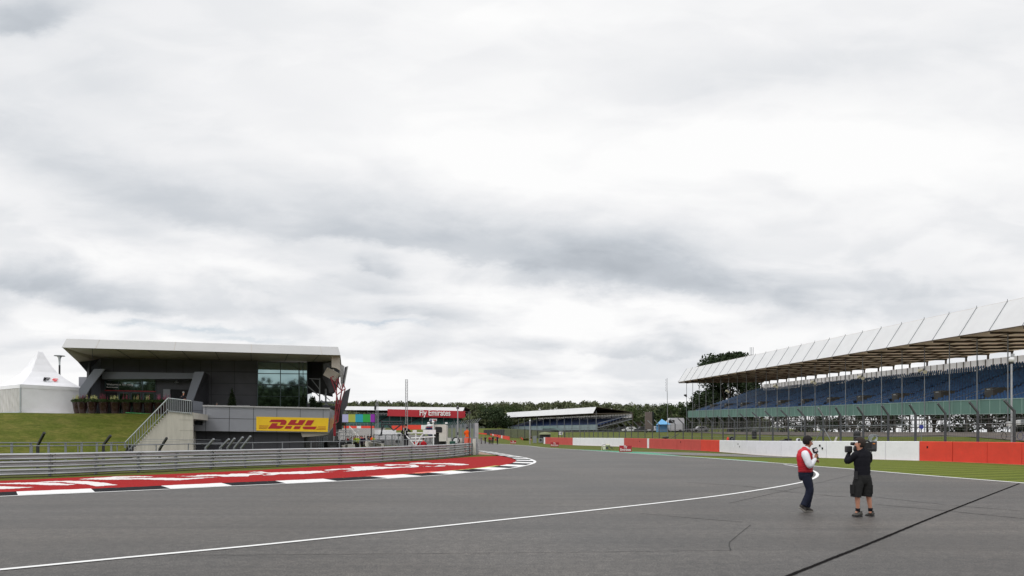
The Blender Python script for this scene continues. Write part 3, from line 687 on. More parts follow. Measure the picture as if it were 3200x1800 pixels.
for pts in ([(620,287),(975,287),(1030,300),(1062,330),(1064,370),(1030,430),(1015,441),(862,437),(905,362),(560,357)],
            [(645,388),(815,390),(778,462),(995,470),(960,505),(905,538),(860,549),(527,546)],
            [(1190,294),(1363,296),(1310,385),(1388,388),(1440,298),(1617,300),(1510,448),(1083,440)],
            [(1050,470),(1226,473),(1180,552),(1002,549)], [(1303,476),(1480,478),(1432,558),(1254,556)],
            [(1672,304),(1865,306),(1760,458),(1575,455)],
            [(1545,484),(1932,488),(1885,566),(1590,564),(1540,548),(1520,520)],
            [(272,455),(552,462),(545,470),(272,466)], [(270,493),(530,497),(522,507),(270,503)], [(268,528),(500,532),(492,542),(268,540)],
            [(1972,486),(2190,488),(2190,498),(1965,496)], [(1950,524),(2190,526),(2190,536),(1942,534)], [(1925,560),(2190,562),(2190,572),(1915,571)]):
    m_ = dh(pts); lets.add(m_.v, m_.f)
o = fixn(lets.build('lettering', M_dred, sgn))
# ground floor under the balcony
gfw = pan('ground_floor_wall', M_cladd, [(560,1346),(950,1351),(950,1418),(560,1414)], 1.5, .3)
mb = MB()
for x in (644,717,792,866,905): mb.bar(BP(x, 1350, 1.488), BP(x, 1412, 1.488), .03, .01, up=V)
merge(gfw, mb.build('panel_joint', M_joint, bld))
pan('underside', M_soff, [(940,1352),(1027,1354),(1022,1358),(1000,1362),(945,1366)], .4, 3)
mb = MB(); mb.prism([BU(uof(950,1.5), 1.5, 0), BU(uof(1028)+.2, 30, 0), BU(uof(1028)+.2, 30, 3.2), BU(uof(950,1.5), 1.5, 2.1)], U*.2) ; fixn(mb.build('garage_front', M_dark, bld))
mb = MB()
for k in range(9): MB().bar(BP(952+k*8.5, 1364, 2+k*1.6), BP(952+k*8.5, 1400, 2+k*1.6), .22, .3, up=V).build('garage_pier', M_galvd, bld)
# conifers, tables and chairs on the balcony
def leaf_cloud(blobs, n, size, seed=1, flat=.0):
    r = np.random.default_rng(seed); wts = np.array([b[3]*b[4]*b[5] for b in blobs])**.7; wts /= wts.sum(); k = r.choice(len(blobs), n, p=wts)
    B = np.array(blobs)[k]; d = r.normal(size=(n,3)); d /= np.linalg.norm(d, axis=1)[:,None]; rad = r.random(n)**(.42)
    P = B[:,:3]+d*rad[:,None]*B[:,3:6]
    a = r.normal(size=(n,3)); a[:,2] *= 1-flat; a /= np.linalg.norm(a, axis=1)[:,None]; b = np.cross(a, r.normal(size=(n,3))); b /= np.linalg.norm(b, axis=1)[:,None]
    s = size*(.6+.8*r.random(n))[:,None]; a *= s; b *= s*.6
    v = np.stack([P-a, P-b*.9, P+a, P+b], 1).reshape(-1, 3)
    mb = MB(); mb.v = list(map(tuple, v.tolist())); mb.f = [(4*i, 4*i+1, 4*i+2, 4*i+3) for i in range(n)]; return mb
def leafmat(name, c, var=.45, scale=1.2):
    m = mat(name, c, .7, var=var, scale=scale, spec=.2); return m
M_leafd = leafmat('dark_leaves', (.020, .034, .012)); M_leaf = leafmat('leaves', (.042, .065, .018)); M_leafp = leafmat('planter_leaves', (.045, .075, .022), .5, 8)
M_bark = mat('bark', (.07, .055, .04), .9, var=.3, scale=8)
for (px, h, w), lab in (((725, 1.75, .95), 'dark clipped conifer on the balcony in front of the plain wall'), ((948, 1.35, .75), 'small dark conifer on the balcony in front of the tall window')):
    b = BP(px, 1271, 2.2); t = thing('conifer', lab, 'conifer', tuple(b), 0, 'conifers on the balcony')
    local(leaf_cloud([(0,0,h*f, w*.5*(1.05-f), w*.5*(1.05-f), h*.12) for f in np.linspace(.12,.95,9)], 900, .07, int(px)), 'crown', M_leafd, t)
    local(MB().tube((0,0,-.3), (0,0,h*.6), .04), 'trunk', M_bark, t)
for (x0, x1, h), lab in (((968, 985, 1.2), 'bushy dark shrub on the balcony beside the tall window'), ((985, 1006, .55), 'low spreading shrub near the right end of the balcony')):
    b = BP((x0+x1)/2, 1272, 2.0); w = (BP(x1,1272,2)-BP(x0,1272,2)).length
    t = thing('shrub', lab, 'shrub', tuple(b), TH); local(leaf_cloud([(q*w, 0, h*.4, w*.3, .3, h*.45) for q in (-.3,0,.3)], 700, .07, int(x0)), 'foliage', M_leafd, t); local(MB().tube((0,0,-.3), (0,0,h*.5), .03), 'stem', M_bark, t)
for k, (px, lab) in enumerate(((658,'pale metal chair on the balcony, left of the seated person'),(685,'pale metal chair just right of the seated person'),(700,'pale metal chair nearest the left side of the dark conifer'),(750,'pale metal chair just right of the dark conifer'),(770,'pale metal chair left of the tall window'))):
    b = BP(px, 1270, 1.5); t = thing('balcony_chair', lab, 'chair', (b.x, b.y, 3.75), TH, 'chairs on the balcony')
    local(MB().path([(-.28,0,.45),(-.28,0,.78),(.28,0,.78),(.28,0,.45)], .03).tube((-.28,0,0),(-.28,0,.45),.025).tube((.28,0,0),(.28,0,.45),.025), 'frame', M_roofw, t)
    local(MB().box((0,.22,.43), (.5,.45,.05)), 'seat', M_hand, t)
# ------------------------------------------------------------------ terrace, bank, stair, planters
def bank_z(u, v):
    return .35+3.3*sstep(np.asarray(v, float), -7.6, .6)
mb = MB()
for ua, ub, va, n_, m_n in ((-75, uof(400, -5.8), -8.5, 56, 24), (uof(400, -5.8), uof(560, -5.8), -5.66, 12, 20)):
    us = np.linspace(ua, ub, n_); vs_ = np.linspace(va, 1.0, m_n); k0 = len(mb.v)
    for v in vs_:
        for u in us:
            z = float(.02+3.68*np.clip((v+7.4)/7.6, 0, 1)**.85)+.05*sin(u*.7)*sin(v*.9); mb.v.append(tuple(BU(u, v, z)))
    mb.f += [(k0+j*n_+i, k0+j*n_+i+1, k0+(j+1)*n_+i+1, k0+(j+1)*n_+i) for j in range(m_n-1) for i in range(n_-1)]
tag(mb.build('grass_bank', M_bank, smooth=True), kind='structure')
mb = MB(); mb.prism([BU(-75, .9, 3.70), BU(uof(600), .9, 3.70), BU(uof(600), WV+.5, 3.70), BU(-75, 30, 3.70)], Vector((0,0,-3.6)))
tag(fixn(mb.build('terrace', M_lconc)), kind='structure')
mb = MB(); mb.bar(BP(395, 1289.6, .8), BP(475, 1293.5, .8), .5, .05); tag(mb.build('green_matting', mat('green_mat', srgb(70,160,95), .8)), kind='structure')
# external stair
SV = -6.0
st = thing('external_stair', 'concrete stair with grey steel railing beside the grass bank', 'stairs', tuple(BP(500, 1404, SV)*1))
top = [(414,1404.5),(527.7,1287.7),(602,1289),(603,1408)]
mb = MB(); pts = [BP(x, y, SV) for x, y in top]; pts[0].z = .6; pts.insert(0, Vector((pts[0].x, pts[0].y, 0))); pts[-1].z = 0
mb.prism(pts, V*.3); sw_ = fixn(mb.build('side_wall', M_conc, st))
mb = MB(); pa, pb = BP(414,1404.5,SV), BP(527.7,1287.7,SV); pc = BP(602,1289,SV)
N_ = 18
for k in range(N_):
    a = pa.lerp(pb, k/N_); b = pa.lerp(pb, (k+1)/N_); z = a.z+.19
    mb.prism([Vector((a.x,a.y,z))+V*.3, Vector((b.x,b.y,z))+V*.3, Vector((b.x,b.y,z))+V*2.6, Vector((a.x,a.y,z))+V*2.6], Vector((0,0,-.4)))
mb.prism([pb+V*.3, pc+V*.3, pc+V*6.8, pb+V*6.8], Vector((0,0,-.5))); fixn(mb.build('flight', M_lconc, st))
mb = MB()
for y in (1312, 1345, 1375): mb.bar(BP(560, y, SV-.006), BP(602, y+.6, SV-.006), .012, .01, up=V)
merge(sw_, mb.build('shuttering_joint', mat('concrete_joint', (.16,.15,.13), .9), st))
ra = BP(391,1383,SV-.1); rb = BP(525.7,1244,SV-.1); rc = BP(598,1252.5,SV-.1)
for vv, nm in ((0, 'handrail'),):
    mb = MB(); off = V*vv
    mb.tube(ra+off, rb+off, .045, 8).tube(rb+off, rc+off, .03, 8)
    lo = Vector((0,0,-.85)); mb.tube(ra+off+lo, rb+off+lo, .02, 6).tube(rb+off+Vector((0,0,-1.0)), rc+off+Vector((0,0,-.98)), .02, 6)
    mb.build(nm, M_hand, st)
    for k in range(16):
        t = (k+.3)/16; p = ra.lerp(rb, t)+off; mb = MB(); mb.bar(p, p+Vector((0,0,-1.12)), .05, .03, up=V); mb.build('baluster', M_galvd, st)
    for k in range(13):
        t = k/12; p = rb.lerp(rc, t)+off; mb = MB(); mb.bar(p, p+Vector((0,0,-1.08)), .055, .03, up=V); mb.build('baluster', M_galvd, st)
# planters
M_pot = mat('glazed_brown_pot', srgb(46, 27, 25), .25, .0, var=.2, scale=4, spec=.6)
cols = {'y': mat('cream_flowers', srgb(206,206,146), .7, var=.2, scale=20), 'r': mat('rose_flowers', srgb(132,66,80), .7, var=.3, scale=20), 'p': mat('pink_flowers', srgb(178,104,128), .7, var=.3, scale=20)}
POTS = [(243,'y','leftmost tall brown pot, partly behind the next, beside the tent'),(258,'r','slim brown pot with rose plumes close to the tent corner'),(288,'y','wide brown pot with two cream plumes, third from the tent'),(324,'r','wide brown pot under the open white door, rose plumes'),
        (360,'y','brown pot with a cream plume in front of the dark doorway'),(395,'r','brown pot with reddish plumes under the middle of the glazing'),(430,'yr','brown pot with cream and red plumes, third from the stair rail'),(464,'yp','brown pot with cream and pink plumes, second from the stair rail'),
        (497,'p','brown pot with tall pink plumes half hidden by the stair rail'),(520,'p','brown pot with pink plumes behind the top of the stair rail')]
pot0 = None
for k, (px, cc, lab) in enumerate(POTS):
    v = 1.6 if k > 1 else 1.9+.3*(1-k); b = BP(px, 1292, v); 
    if pot0 is None:
        t = thing('planter', lab, 'planter', (b.x, b.y, 3.70), 0, 'tall planters along the terrace')
        potm = local(MB().lathe((0,0,0), [(.24,0),(.26,.03),(.35,.55),(.42,.98),(.44,1.0),(.42,1.03),(.38,1.0)], 20), 'pot', M_pot, t, True); pot0 = t
    else:
        t = thing('planter', lab, 'planter', (b.x, b.y, 3.70), k*.7, 'tall planters along the terrace'); o = potm.copy(); C.objects.link(o); o.parent = t
    local(leaf_cloud([(.3*cos(a), .3*sin(a), 1.12, .26, .26, .17) for a in np.arange(0, 6.28, 1.05)]+[(0,0,1.2,.3,.3,.2)], 800, .055, 40+k), 'foliage', M_leafp, t)
    rr = random.Random(k)
    for c_ in cc:
        mbf = MB()
        for q in range(13 if len(cc) == 1 else 7):
            a = rr.uniform(0, 6.28); r_ = rr.uniform(.02,.40); x, y = r_*cos(a), r_*sin(a); h = rr.uniform(.3,.55) if c_ != 'y' else rr.uniform(.28,.42)
            w_ = .05 if c_ != 'y' else .085
            f_ = leaf_cloud([(x, y, 1.25+h*f, w_*(1.2-f), w_*(1.2-f), .06) for f in np.linspace(.2,1,5)], 42, .03, rr.randint(0,9999)); mbf.add(f_.v, f_.f)
        local(mbf, 'flowers', cols[c_], t)
# tent
bt = radians(56.5); e1 = Vector((cos(bt), sin(bt), 0)); e2 = Vector((-sin(bt), cos(bt), 0)); tc_ = Vector(((64-CXP)/F*57.0, 57.0, 3.72)); ts = 4.72
M_tent = mat('white_tent_fabric', (.85, .85, .88), .55, var=.04, scale=1.5, bump=.25, bscale=2.2, spec=.3)
M_tentg = mat('clear_tent_panel', srgb(168,166,160), .2, var=.35, scale=2.2, stretch=(7,7,.25), spec=.8)
tent = thing('marquee', 'white pagoda tent with pointed roof beside the brown pots', 'tent', tuple(tc_+e1*ts/2+e2*ts/2))
ez = 2.36
def TP(a, b, z): return tc_+e1*a+e2*b+Vector((0,0,z))
ctr = (ts/2, ts/2); prof = [(1.0, ez), (.80, ez+.36), (.6, ez+.80), (.42, ez+1.30), (.28, ez+1.90), (.17, ez+2.50), (.09, ez+3.05), (.075, ez+3.14)]
mb = MB(); n = 4
for f, z in prof:
    h = ts/2*f*1.02
    for k in range(4):
        c0 = [(-1,-1),(1,-1),(1,1),(-1,1)][k]; c1 = [(1,-1),(1,1),(-1,1),(-1,-1)][k]
        for s in range(6):
            t = s/6; x = c0[0]+(c1[0]-c0[0])*t; y = c0[1]+(c1[1]-c0[1])*t
            sg = 1-.04*sin(pi*t)*(1 if f < .95 else .3)
            mb.v.append(tuple(TP(ctr[0]+x*h*sg, ctr[1]+y*h*sg, z)))
m24 = 24
mb.f = [(i*m24+k, i*m24+(k+1) % m24, (i+1)*m24+(k+1) % m24, (i+1)*m24+k) for i in range(len(prof)-1) for k in range(m24)]+[tuple(range((len(prof)-1)*m24, len(prof)*m24))]
rf = fixn(mb.build('roof', M_tent, tent, smooth=False))
mb = MB()
for a, b in (((0,0),(ts,0)), ((ts,0),(ts,ts)), ((ts,ts),(0,ts)), ((0,ts),(0,0))):
    A, B_ = TP(*a, ez-.12), TP(*b, ez-.12); d = (B_-A).normalized(); mb.bar(A-d*.05, B_+d*.05, .08, .3)
mb.build('valance', M_tent, tent)
mb = MB()
def wavy(A, B_, z0, z1, amp, nn=36, ph=0., outw=None):
    d = B_-A; k0 = len(mb.v); rows = 10; nrm = Vector((d.y, -d.x, 0)).normalized()
    for j in range(rows+1):
        for i in range(nn+1):
            t = i/nn; z = z0+(z1-z0)*j/rows
            w = amp*(sin(i*.9+ph+j*.7)*.5+sin(i*.37+j*1.3+ph)*.7+random.uniform(-.3,.3))
            p = A+d*t+nrm*w; mb.v.append((p.x, p.y, z))
    for j in range(rows):
        for i in range(nn):
            a = k0+j*(nn+1)+i; mb.f.append((a, a+1, a+nn+2, a+nn+1))
zf = 3.70
wavy(TP(0,0,0), TP(ts,0,0), zf-.02, zf+ez-.1, .018); wavy(TP(ts,0,0), TP(ts,ts,0), zf-.02, zf+ez-.1, .02)
wavy(TP(ts,ts,0), TP(0,ts,0), zf-.02, zf+ez-.1, .02)
mb.build('side_panel', M_tent, tent, smooth=True)
mb = MB(); wavy(TP(0,ts-.1,0), TP(0,.1,0), zf+.1, zf+ez-.25, .015, 60); mb.build('glazed_panel', M_tentg, tent, smooth=True)
mb = MB()
for p in ((0,0),(ts,0),(ts,ts),(0,ts)): mb.bar(TP(*p, 0), TP(*p, ez), .09)
mb.bar(TP(-.01,0,.06), TP(-.01,ts,.06), .12); mb.build('frame', M_hand, tent)
# emblem on the tent roof
mF = MB(); mR = MB(); 
fa = lambda t, z, o=.0: None
def TR(x, y):
    """tent roof front-right face: x along the eave, y up the slope; sits just proud of the cloth"""
    z = ez+.36+(y)*(.44); f = .80-.2*(y); return TP(ctr[0]+(x), ctr[1]-ts/2*f*1.02-.035, z+.02)
for pts in ([(-.95,.25),(-.62,1.30),(.18,1.30),(.08,1.02),(-.42,1.02),(-.47,.85),(-.05,.85),(-.15,.6),(-.55,.6),(-.66,.25)],):
    mF.prism([TR(x*.62+.12, y*.70+.05) for x, y in pts], -e2*.01)
fixn(mF.build('emblem', M_black, rf))
for pts in ([(.25,.75),(.55,1.15),(1.15,1.15),(1.0,.9),(.6,.88),(.62,.7),(.95,.7),(.7,.3),(.5,.3)],): mR.prism([TR(x*.62+.12, y*.70+.05) for x, y in pts], -e2*.01)
fixn(mR.build('emblem_accent', mat('faded_red', srgb(226,84,90), .6), rf))
mb = MB(); mb.prism([TR(-.35,.14), TR(.3,.14), TR(.3,.19), TR(-.35,.19)], -e2*.01); fixn(mb.build('emblem_line', M_fin, rf))
# street lamp behind the tent
b = BP(186, 1290, 12); t = thing('street_lamp', 'dark post lamp with a flat pale disc, behind the tent', 'lamp', (b.x, b.y, 3.7)); zt_ = zof(186, 1113, 12)-3.7
local(MB().tube((0,0,0), (0,0,zt_-.9), .085, 10), 'pole', M_dkpost, t); local(MB().lathe((0,0,zt_), [(.07,-.95),(.08,-.6),(.12,-.2),(.2,-.05),(.18,-.02),(.05,0)], 14), 'lantern', M_hand, t); local(MB().lathe((0,0,zt_), [(.47,0),(.49,.02),(.45,.06),(.1,.10)], 24), 'disc', M_galvd, t)
# ------------------------------------------------------------------ steel crash barrier on the left
GR = [(-260,1502),(0,1491.5),(194,1485.8),(388,1476.5),(500,1472.5),(644,1465.5),(950,1454.3),(1125,1449),(1250,1440.5),(1350,1434.6),(1427,1427.6),(1470,1421.5),(1495,1418.8)]
gr = [G(*p) for p in GR]+[Vector((-4.2, 70.5, 0)), Vector((-6.5, 73.5, 0)), Vector((-11, 75, 0))]
gr_s = smooth_path(gr, .5); gal = arclen(gr_s)
guard = thing('crash_barrier', 'long steel crash barrier of stacked corrugated rails curving beside the red painted turf', 'crash barrier', tuple(gr_s[len(gr_s)//2]))
def top_h(p): return 1.04+.12*min(1, max(0, (p.y-38)/28))
rp = [(-.01,0),(.07,.028),(.085,.055),(.07,.085),(.0,.122),(.0,.158),(.07,.195),(.085,.225),(.07,.255),(-.01,.282)]    # one W-beam, toward the track
for r in range(3):
    mb = MB(); m = len(rp)
    for i, p in enumerate(gr_s):
        d = gr_s[min(i+1, len(gr_s)-1)]-gr_s[max(i-1, 0)]; d.normalize(); nrm = Vector((d.y, -d.x, 0)); k = top_h(p)/1.04
        z0 = (.055+r*.338)*k
        jog = .008*sin(int(gal[i]/4)*2.4)
        for o, z in rp: mb.v.append(tuple(p+nrm*(o+jog)+Vector((0,0,z0+z*k*1.06))))
    mb.f = [(i*m+j, i*m+j+1, (i+1)*m+j+1, (i+1)*m+j) for i in range(len(gr_s)-1) for j in range(m-1)]
    o = mb.build('rail', M_galv, guard, smooth=False)
def at(P, S, s):
    for i in range(len(S)-1):
        if S[i+1] >= s:
            t = (s-S[i])/max(1e-6, S[i+1]-S[i]); d = (P[i+1]-P[i]).normalized(); return P[i].lerp(P[i+1], t), d
    return P[-1].copy(), (P[-1]-P[-2]).normalized()
k = 0
for s in np.arange(.6, gal[-1], 2.0):
    p, d = at(gr_s, gal, s)
    if not (-26 < p.x < 2): continue
    nrm = Vector((d.y, -d.x, 0)); h = top_h(p); R = Matrix((d, nrm, Vector((0,0,1)))).transposed()
    mb = MB(); mb.box(p-nrm*.10+Vector((0,0,h*.47)), (.11,.1,h*.96), R)
    for r in range(3): mb.box(p-nrm*.02+Vector((0,0,(.055+r*.338+.14)*h/1.04)), (.16,.09,.1), R)
    po = mb.build('post', M_galvd, guard)
    if k % 2 == 0:
        mb = MB()
        for r in range(3):
            for zz in (.045, .235): mb.box(p+nrm*.092+Vector((0,0,(.055+r*.338+zz)*h/1.04)), (.035,.02,.035), R); mb.box(p+nrm*.092+d*.17+Vector((0,0,(.055+r*.338+zz)*h/1.04)), (.035,.02,.035), R)
            mb.box(p+nrm*.035+d*.09+Vector((0,0,(.055+r*.338+.14)*h/1.04)), (.012,.07,.30*h/1.04), R)
        mb.build('bolt_plate', M_post, po)
    k += 1
tag(ribbon([p+Vector((0,0,0)) for p in gr_s], .5, 0, -.004).build('bare_soil_strip', mat('bare_soil', (.075,.058,.035), .95, var=.4, scale=6)), kind='structure')
# pipe rail right behind it
def offs(P, w):
    out = []
    for i, p in enumerate(P):
        d = P[min(i+1, len(P)-1)]-P[max(i-1, 0)]; d.normalize(); out.append(p+Vector((-d.y, d.x, 0))*w)
    return out
pr = [p for p in offs(gr_s, 1.1) if p.y < 53 and p.x < -6]; prl = arclen(pr)
t = thing('pipe_railing', 'thin single pipe railing standing just behind the crash barrier', 'railing', tuple(pr[len(pr)//2]))
mb = MB(); hh = lambda p: 1.34+.012*max(0, p.y-36)
mb.path([p+Vector((0,0,hh(p))) for p in pr[::3]], .028, 6); mb.build('top_rail', M_galvd, t)
for s in np.arange(.5, prl[-1], 1.9):
    p, d = at(pr, prl, s); MB().tube(p, p+Vector((0,0,hh(p)+.04)), .028, 6).build('post', M_galvd, t)
# railing at the foot of the bank
t = thing('bank_railing', 'steel railing with flat posts at the foot of the grass bank', 'railing', tuple(BP(200,1400,SV-1.4)))
ya, yb = Vector((-33.5, 37.2, 0)), BP(391,1383,SV-.1); 
zt2 = lambda q: 1.8-(1384.6-HY)/F*q.y
mb = MB(); a = Vector((ya.x, ya.y, zt2(ya))); b = Vector((yb.x, yb.y, yb.z)); mb.tube(a, b, .04, 8); mb.build('top_rail', M_galvd, t)
for k in range(13):
    p = a.lerp(b, k/12); q = Vector((p.x, p.y, 0)); MB().bar(q, p, .14, .05, up=(0,1,0)).build('post', M_galvd, t)
# leaning debris fence posts
rt_ = random.Random(3)
LEAN = [((118,1392),(138.7,1352),'d'),((323,1391),(345.6,1361),'d'),((498.8,1404),(521.5,1368),'d'),((643,1400),(668,1372),'g'),((688,1400),(716,1372),'g'),((711,1400),(733,1370),'g'),((732,1400),(759,1366),'g'),((754,1400),(783,1363),'g')]
LL = ['leftmost of the dark leaning fence posts above the crash barrier','dark leaning fence post between the other two dark ones','dark leaning fence post in front of the concrete stair wall',
      'leftmost of the grey leaning posts below the balcony','second grey leaning post below the balcony','middle grey leaning post below the balcony','fourth grey leaning post below the balcony','rightmost and longest grey leaning post below the balcony']
for k, (a, b, c) in enumerate(LEAN):
    Y = (33.5, 35.2, 36.8)[k] if k < 3 else 38.5+(k-3)*.5
    A = W(*a, Y); B_ = W(*b, Y-.5); t = thing('fence_post', LL[k], 'fence post', (A.x, A.y, 0), 0, 'leaning debris fence posts')
    m_ = M_dkpost if c == 'd' else M_galvd; w = .10
    MB().bar(Vector((A.x, A.y, 0)), A, w, w).build('post', m_, t); MB().bar(A-(B_-A)*.03, B_, w*.95, w).build('raking_arm', m_, t)
t = thing('cable_fence', 'thin steel cables strung in front of the concrete stair wall', 'cable fence', (-16, 36.5, 0)); mb = MB()
for y in (1373, 1380, 1387): mb.tube(W(440, y, 36.6), W(690, y+2, 38.5), .008, 4)
mb.build('cables', M_galvd, t)

# ------------------------------------------------------------------ trackside wall, panel by panel
M_wr1 = mat('faded_red_wall', srgb(198, 80, 74), .75, var=.08, scale=1.2, dirt=.14); M_wr2 = mat('bright_red_wall', srgb(222, 68, 50), .7, var=.08, scale=1.2, dirt=.12)
M_ww = mat('white_wall', (.84, .84, .89), .7, var=.04, scale=1.2, dirt=.10)
def img_x(p): return CXP+F*p.x/p.y
wl = arclen(wall_s); wx = [img_x(p) for p in wall_s]
def s_at_px(px):
    for i in range(len(wx)-1):
        if (wx[i]-px)*(wx[i+1]-px) <= 0 and wall_s[i].y > 30: return wl[i]+(wl[i+1]-wl[i])*(px-wx[i])/(wx[i+1]-wx[i]+1e-9)
    return None
def wall_top(p): return float(np.interp(p.y, [42,50,55,63,77,100,113,132,156], [1.39,1.40,1.38,1.33,1.31,1.40,1.43,1.42,1.46]))
twall = thing('trackside_wall', 'long low concrete wall painted in red and white stretches, beyond the verge', 'wall', tuple(wall_s[len(wall_s)//2]))
RUNS = [(1698.7,1703.6,'w'),(1703.6,1789.7,'f'),(1789.7,1950,'w'),(1950,2022.2,'f'),(2022.2,2028.2,'w'),(2028.2,2190,'f'),(2190,2248.2,'r'),(2248.2,2873.3,'w'),(2873.3,3400,'r')]
for a, b, c in RUNS:
    s0 = s_at_px(a+.01); s1 = s_at_px(b) if b < 3200 else wl[-1]-1
    n = max(1, round((s1-s0)/(2.4 if c != 'w' or a < 2300 else 2.6)))
    if s1-s0 < 1.2: n = 1
    for k in range(n):
        p, d = at(wall_s, wl, s0+(s1-s0)*k/n); q, d2 = at(wall_s, wl, s0+(s1-s0)*(k+1)/n)
        g = min(.018, (q-p).length*.02); p = p+d*g; q = q-d*g; nrm = Vector((-(q-p).y, (q-p).x, 0)).normalized()
        j = random.uniform(-.012, .012); mb = MB(); z0, z1 = wall_top(p), wall_top(q)
        A = [p+nrm*j, q+nrm*j, q+nrm*j+Vector((0,0,z1-.03)), q+nrm*(.03+j)+Vector((0,0,z1)), p+nrm*(.03+j)+Vector((0,0,z0)), p+nrm*j+Vector((0,0,z0-.03))]
        B_ = [x+nrm*.3 for x in (p, q, q+Vector((0,0,z1)), p+Vector((0,0,z0)))]
        mb.add(A+B_, [(0,1,2,5), (5,2,3,4), (4,3,8,9), (6,7,8,9), (0,5,4,9,6), (1,7,8,3,2)])
        o = fixn(mb.build('wall_panel', {'w': M_ww, 'f': M_wr1, 'r': M_wr2}[c], twall))
        o['label'] = {'w': 'white painted panel', 'f': 'faded red painted panel', 'r': 'bright red painted panel'}[c]
for k, (px, z) in enumerate(((2306,.95),(2311,.7),(2562,1.0),(2570,.78),(2899,.98),(2906,.68),(2127,1.0),(1999,.95))):
    s = s_at_px(px); p, d = at(wall_s, wl, s); nrm = Vector((d.y, -d.x, 0)); nrm = nrm if nrm.y < 0 else -nrm
    R = Matrix((d, nrm, Vector((0,0,1)))).transposed(); MB().box(p+nrm*.012+Vector((0,0,z)), (.11,.04,.16), R).build('lifting_socket', M_black, twall)
# dirt line at the foot of the wall
tag(ribbon([p for p in wall_s if p.y > 36], .6, 0, .000).build('bare_soil_strip', mat('pale_soil', srgb(158,142,112), .95, var=.25, scale=3)), kind='structure')

# ------------------------------------------------------------------ catch fence behind the wall
fn = [p for p in offs(wall_s, -1.3)]
if fn[5].y < wall_s[5].y and fn[5].x < wall_s[5].x: fn = offs(wall_s, 1.3)
chk = offs(wall_s, 1.3); fn = chk if chk[len(chk)//2].x > wall_s[len(chk)//2].x else offs(wall_s, -1.3)
fx = [img_x(p) for p in fn]; fl = arclen(fn)
def f_at(px):
    for i in range(len(fx)-1):
        if (fx[i]-px)*(fx[i+1]-px) <= 0 and fn[i].y > 30: return fl[i]+(fl[i+1]-fl[i])*(px-fx[i])/(fx[i+1]-fx[i]+1e-9)
    return None
cf = thing('catch_fence', 'tall wire catch fence on steel posts with raking tops behind the red and white wall', 'fence', tuple(fn[len(fn)//2]))
FPX = [3305,3170,3056,2954,2861,2775.6,2698,2627.3,2572.5,2515.5,2464,2415,2374.4,2334,2295.7,2259.5,2225,2193,2163,2135,2109.7,2060,2038.8,2015.6,1994,1973.6,1954.4,1935,1917,1900,1884,1869,1855,1841,1826,1813,1790,1778,1766,1755]
fposts = []
for px in FPX:
    s = f_at(px)
    if s is None: continue
    p, d = at(fn, fl, s); fposts.append((px, p, d))
M_wire = mat('fence_wire', srgb(84,86,88), .5, .4, var=.1)
for px, p, d in fposts:
    g0 = hz(p.x, p.y)
    near = p.y < 118
    w = .115 if px > 2300 else .11
    kz = 3.45 if near else 2.9+random.uniform(-.1,.1)
    nrm = Vector((-abs(d.y), d.x*math.copysign(1, d.y), 0)).normalized()
    if nrm.x > 0: nrm = -nrm
    mt = M_post
    o = MB().bar(Vector((p.x,p.y,g0-.1)), Vector((p.x,p.y,kz)), w, w*1.2, up=(0,1,0)).build('post', mt, cf)
    if near or px in (2038.8, 2060): MB().bar(Vector((p.x,p.y,kz-.03)), Vector((p.x,p.y,kz))+nrm*.72+Vector((0,.12,.68)), w*.9, w).build('raking_arm', M_galvd if px in (2572.5,2060,2038.8,2109.7) else mt, o)
mb = MB(); mesh = MB()
FP = sorted(fposts, key=lambda q: -q[1].y)
for (pa, A, _), (pb, B_, _) in zip(FP, FP[1:]):
    if (A-B_).length > 12: continue
    for z, r in ((2.62,.03),(1.75,.016)): mb.tube(A+Vector((0,0,z)), B_+Vector((0,0,z)), r, 5)
    L = (B_-A).length; far_ = A.y > 95
    for z in np.arange(.5, 3.45, .25 if not far_ else .4): mesh.tube(A+Vector((0,0,z)), B_+Vector((0,0,z)), .0075 if not far_ else .009, 3, cap=False)
    nn = int(L/(.16 if not far_ else .35))
    for k in range(nn):
        p = A.lerp(B_, (k+.5)/nn); mesh.tube(p+Vector((0,0,.4)), p+Vector((0,0,3.42)), .0055 if not far_ else .008, 3, cap=False)
mb.build('rail', M_galvd, cf); mesh.build('wire_mesh', M_wire, cf)
s = f_at(2572.5); p, d = at(fn, fl, s)
MB().tube(p+Vector((0,0,2.5)), p+d*1.3+Vector((0,0,.3)), .035, 6).tube(p+Vector((0,0,2.5)), p-d*1.3+Vector((0,0,.3)), .035, 6).build('brace', M_galvd, cf)

# ------------------------------------------------------------------ grandstands
M_fab = mat('white_roof_fabric', (.82, .81, .80), .5, var=.035, scale=.35, dirt=.05, spec=.3); M_under = mat('fabric_underside', srgb(176, 160, 140), .8, var=.08, scale=.5)
M_raft = mat('brown_steel', srgb(78, 66, 56), .6, var=.1); M_gpan = mat('green_fascia', srgb(92, 126, 116), .55, var=.08, scale=.7, dirt=.06); M_gpanj = mat('fascia_trim', srgb(150,176,166), .5)
M_seatb = mat('blue_seat', srgb(38, 84, 132), .5, var=.55, scale=2.3, spec=.4); M_seatd = mat('navy_seat', srgb(40, 62, 110), .5, var=.2, scale=.5)
M_seatg = mat('teal_seat', srgb(34, 92, 88), .6, var=.2, scale=.5)
M_deck = mat('stand_deck', srgb(74, 74, 76), .85, var=.1, scale=1); M_screenp0 = mat('translucent_screen0', srgb(226,224,230), .4, var=.06, scale=.8, stretch=(6,6,.3))
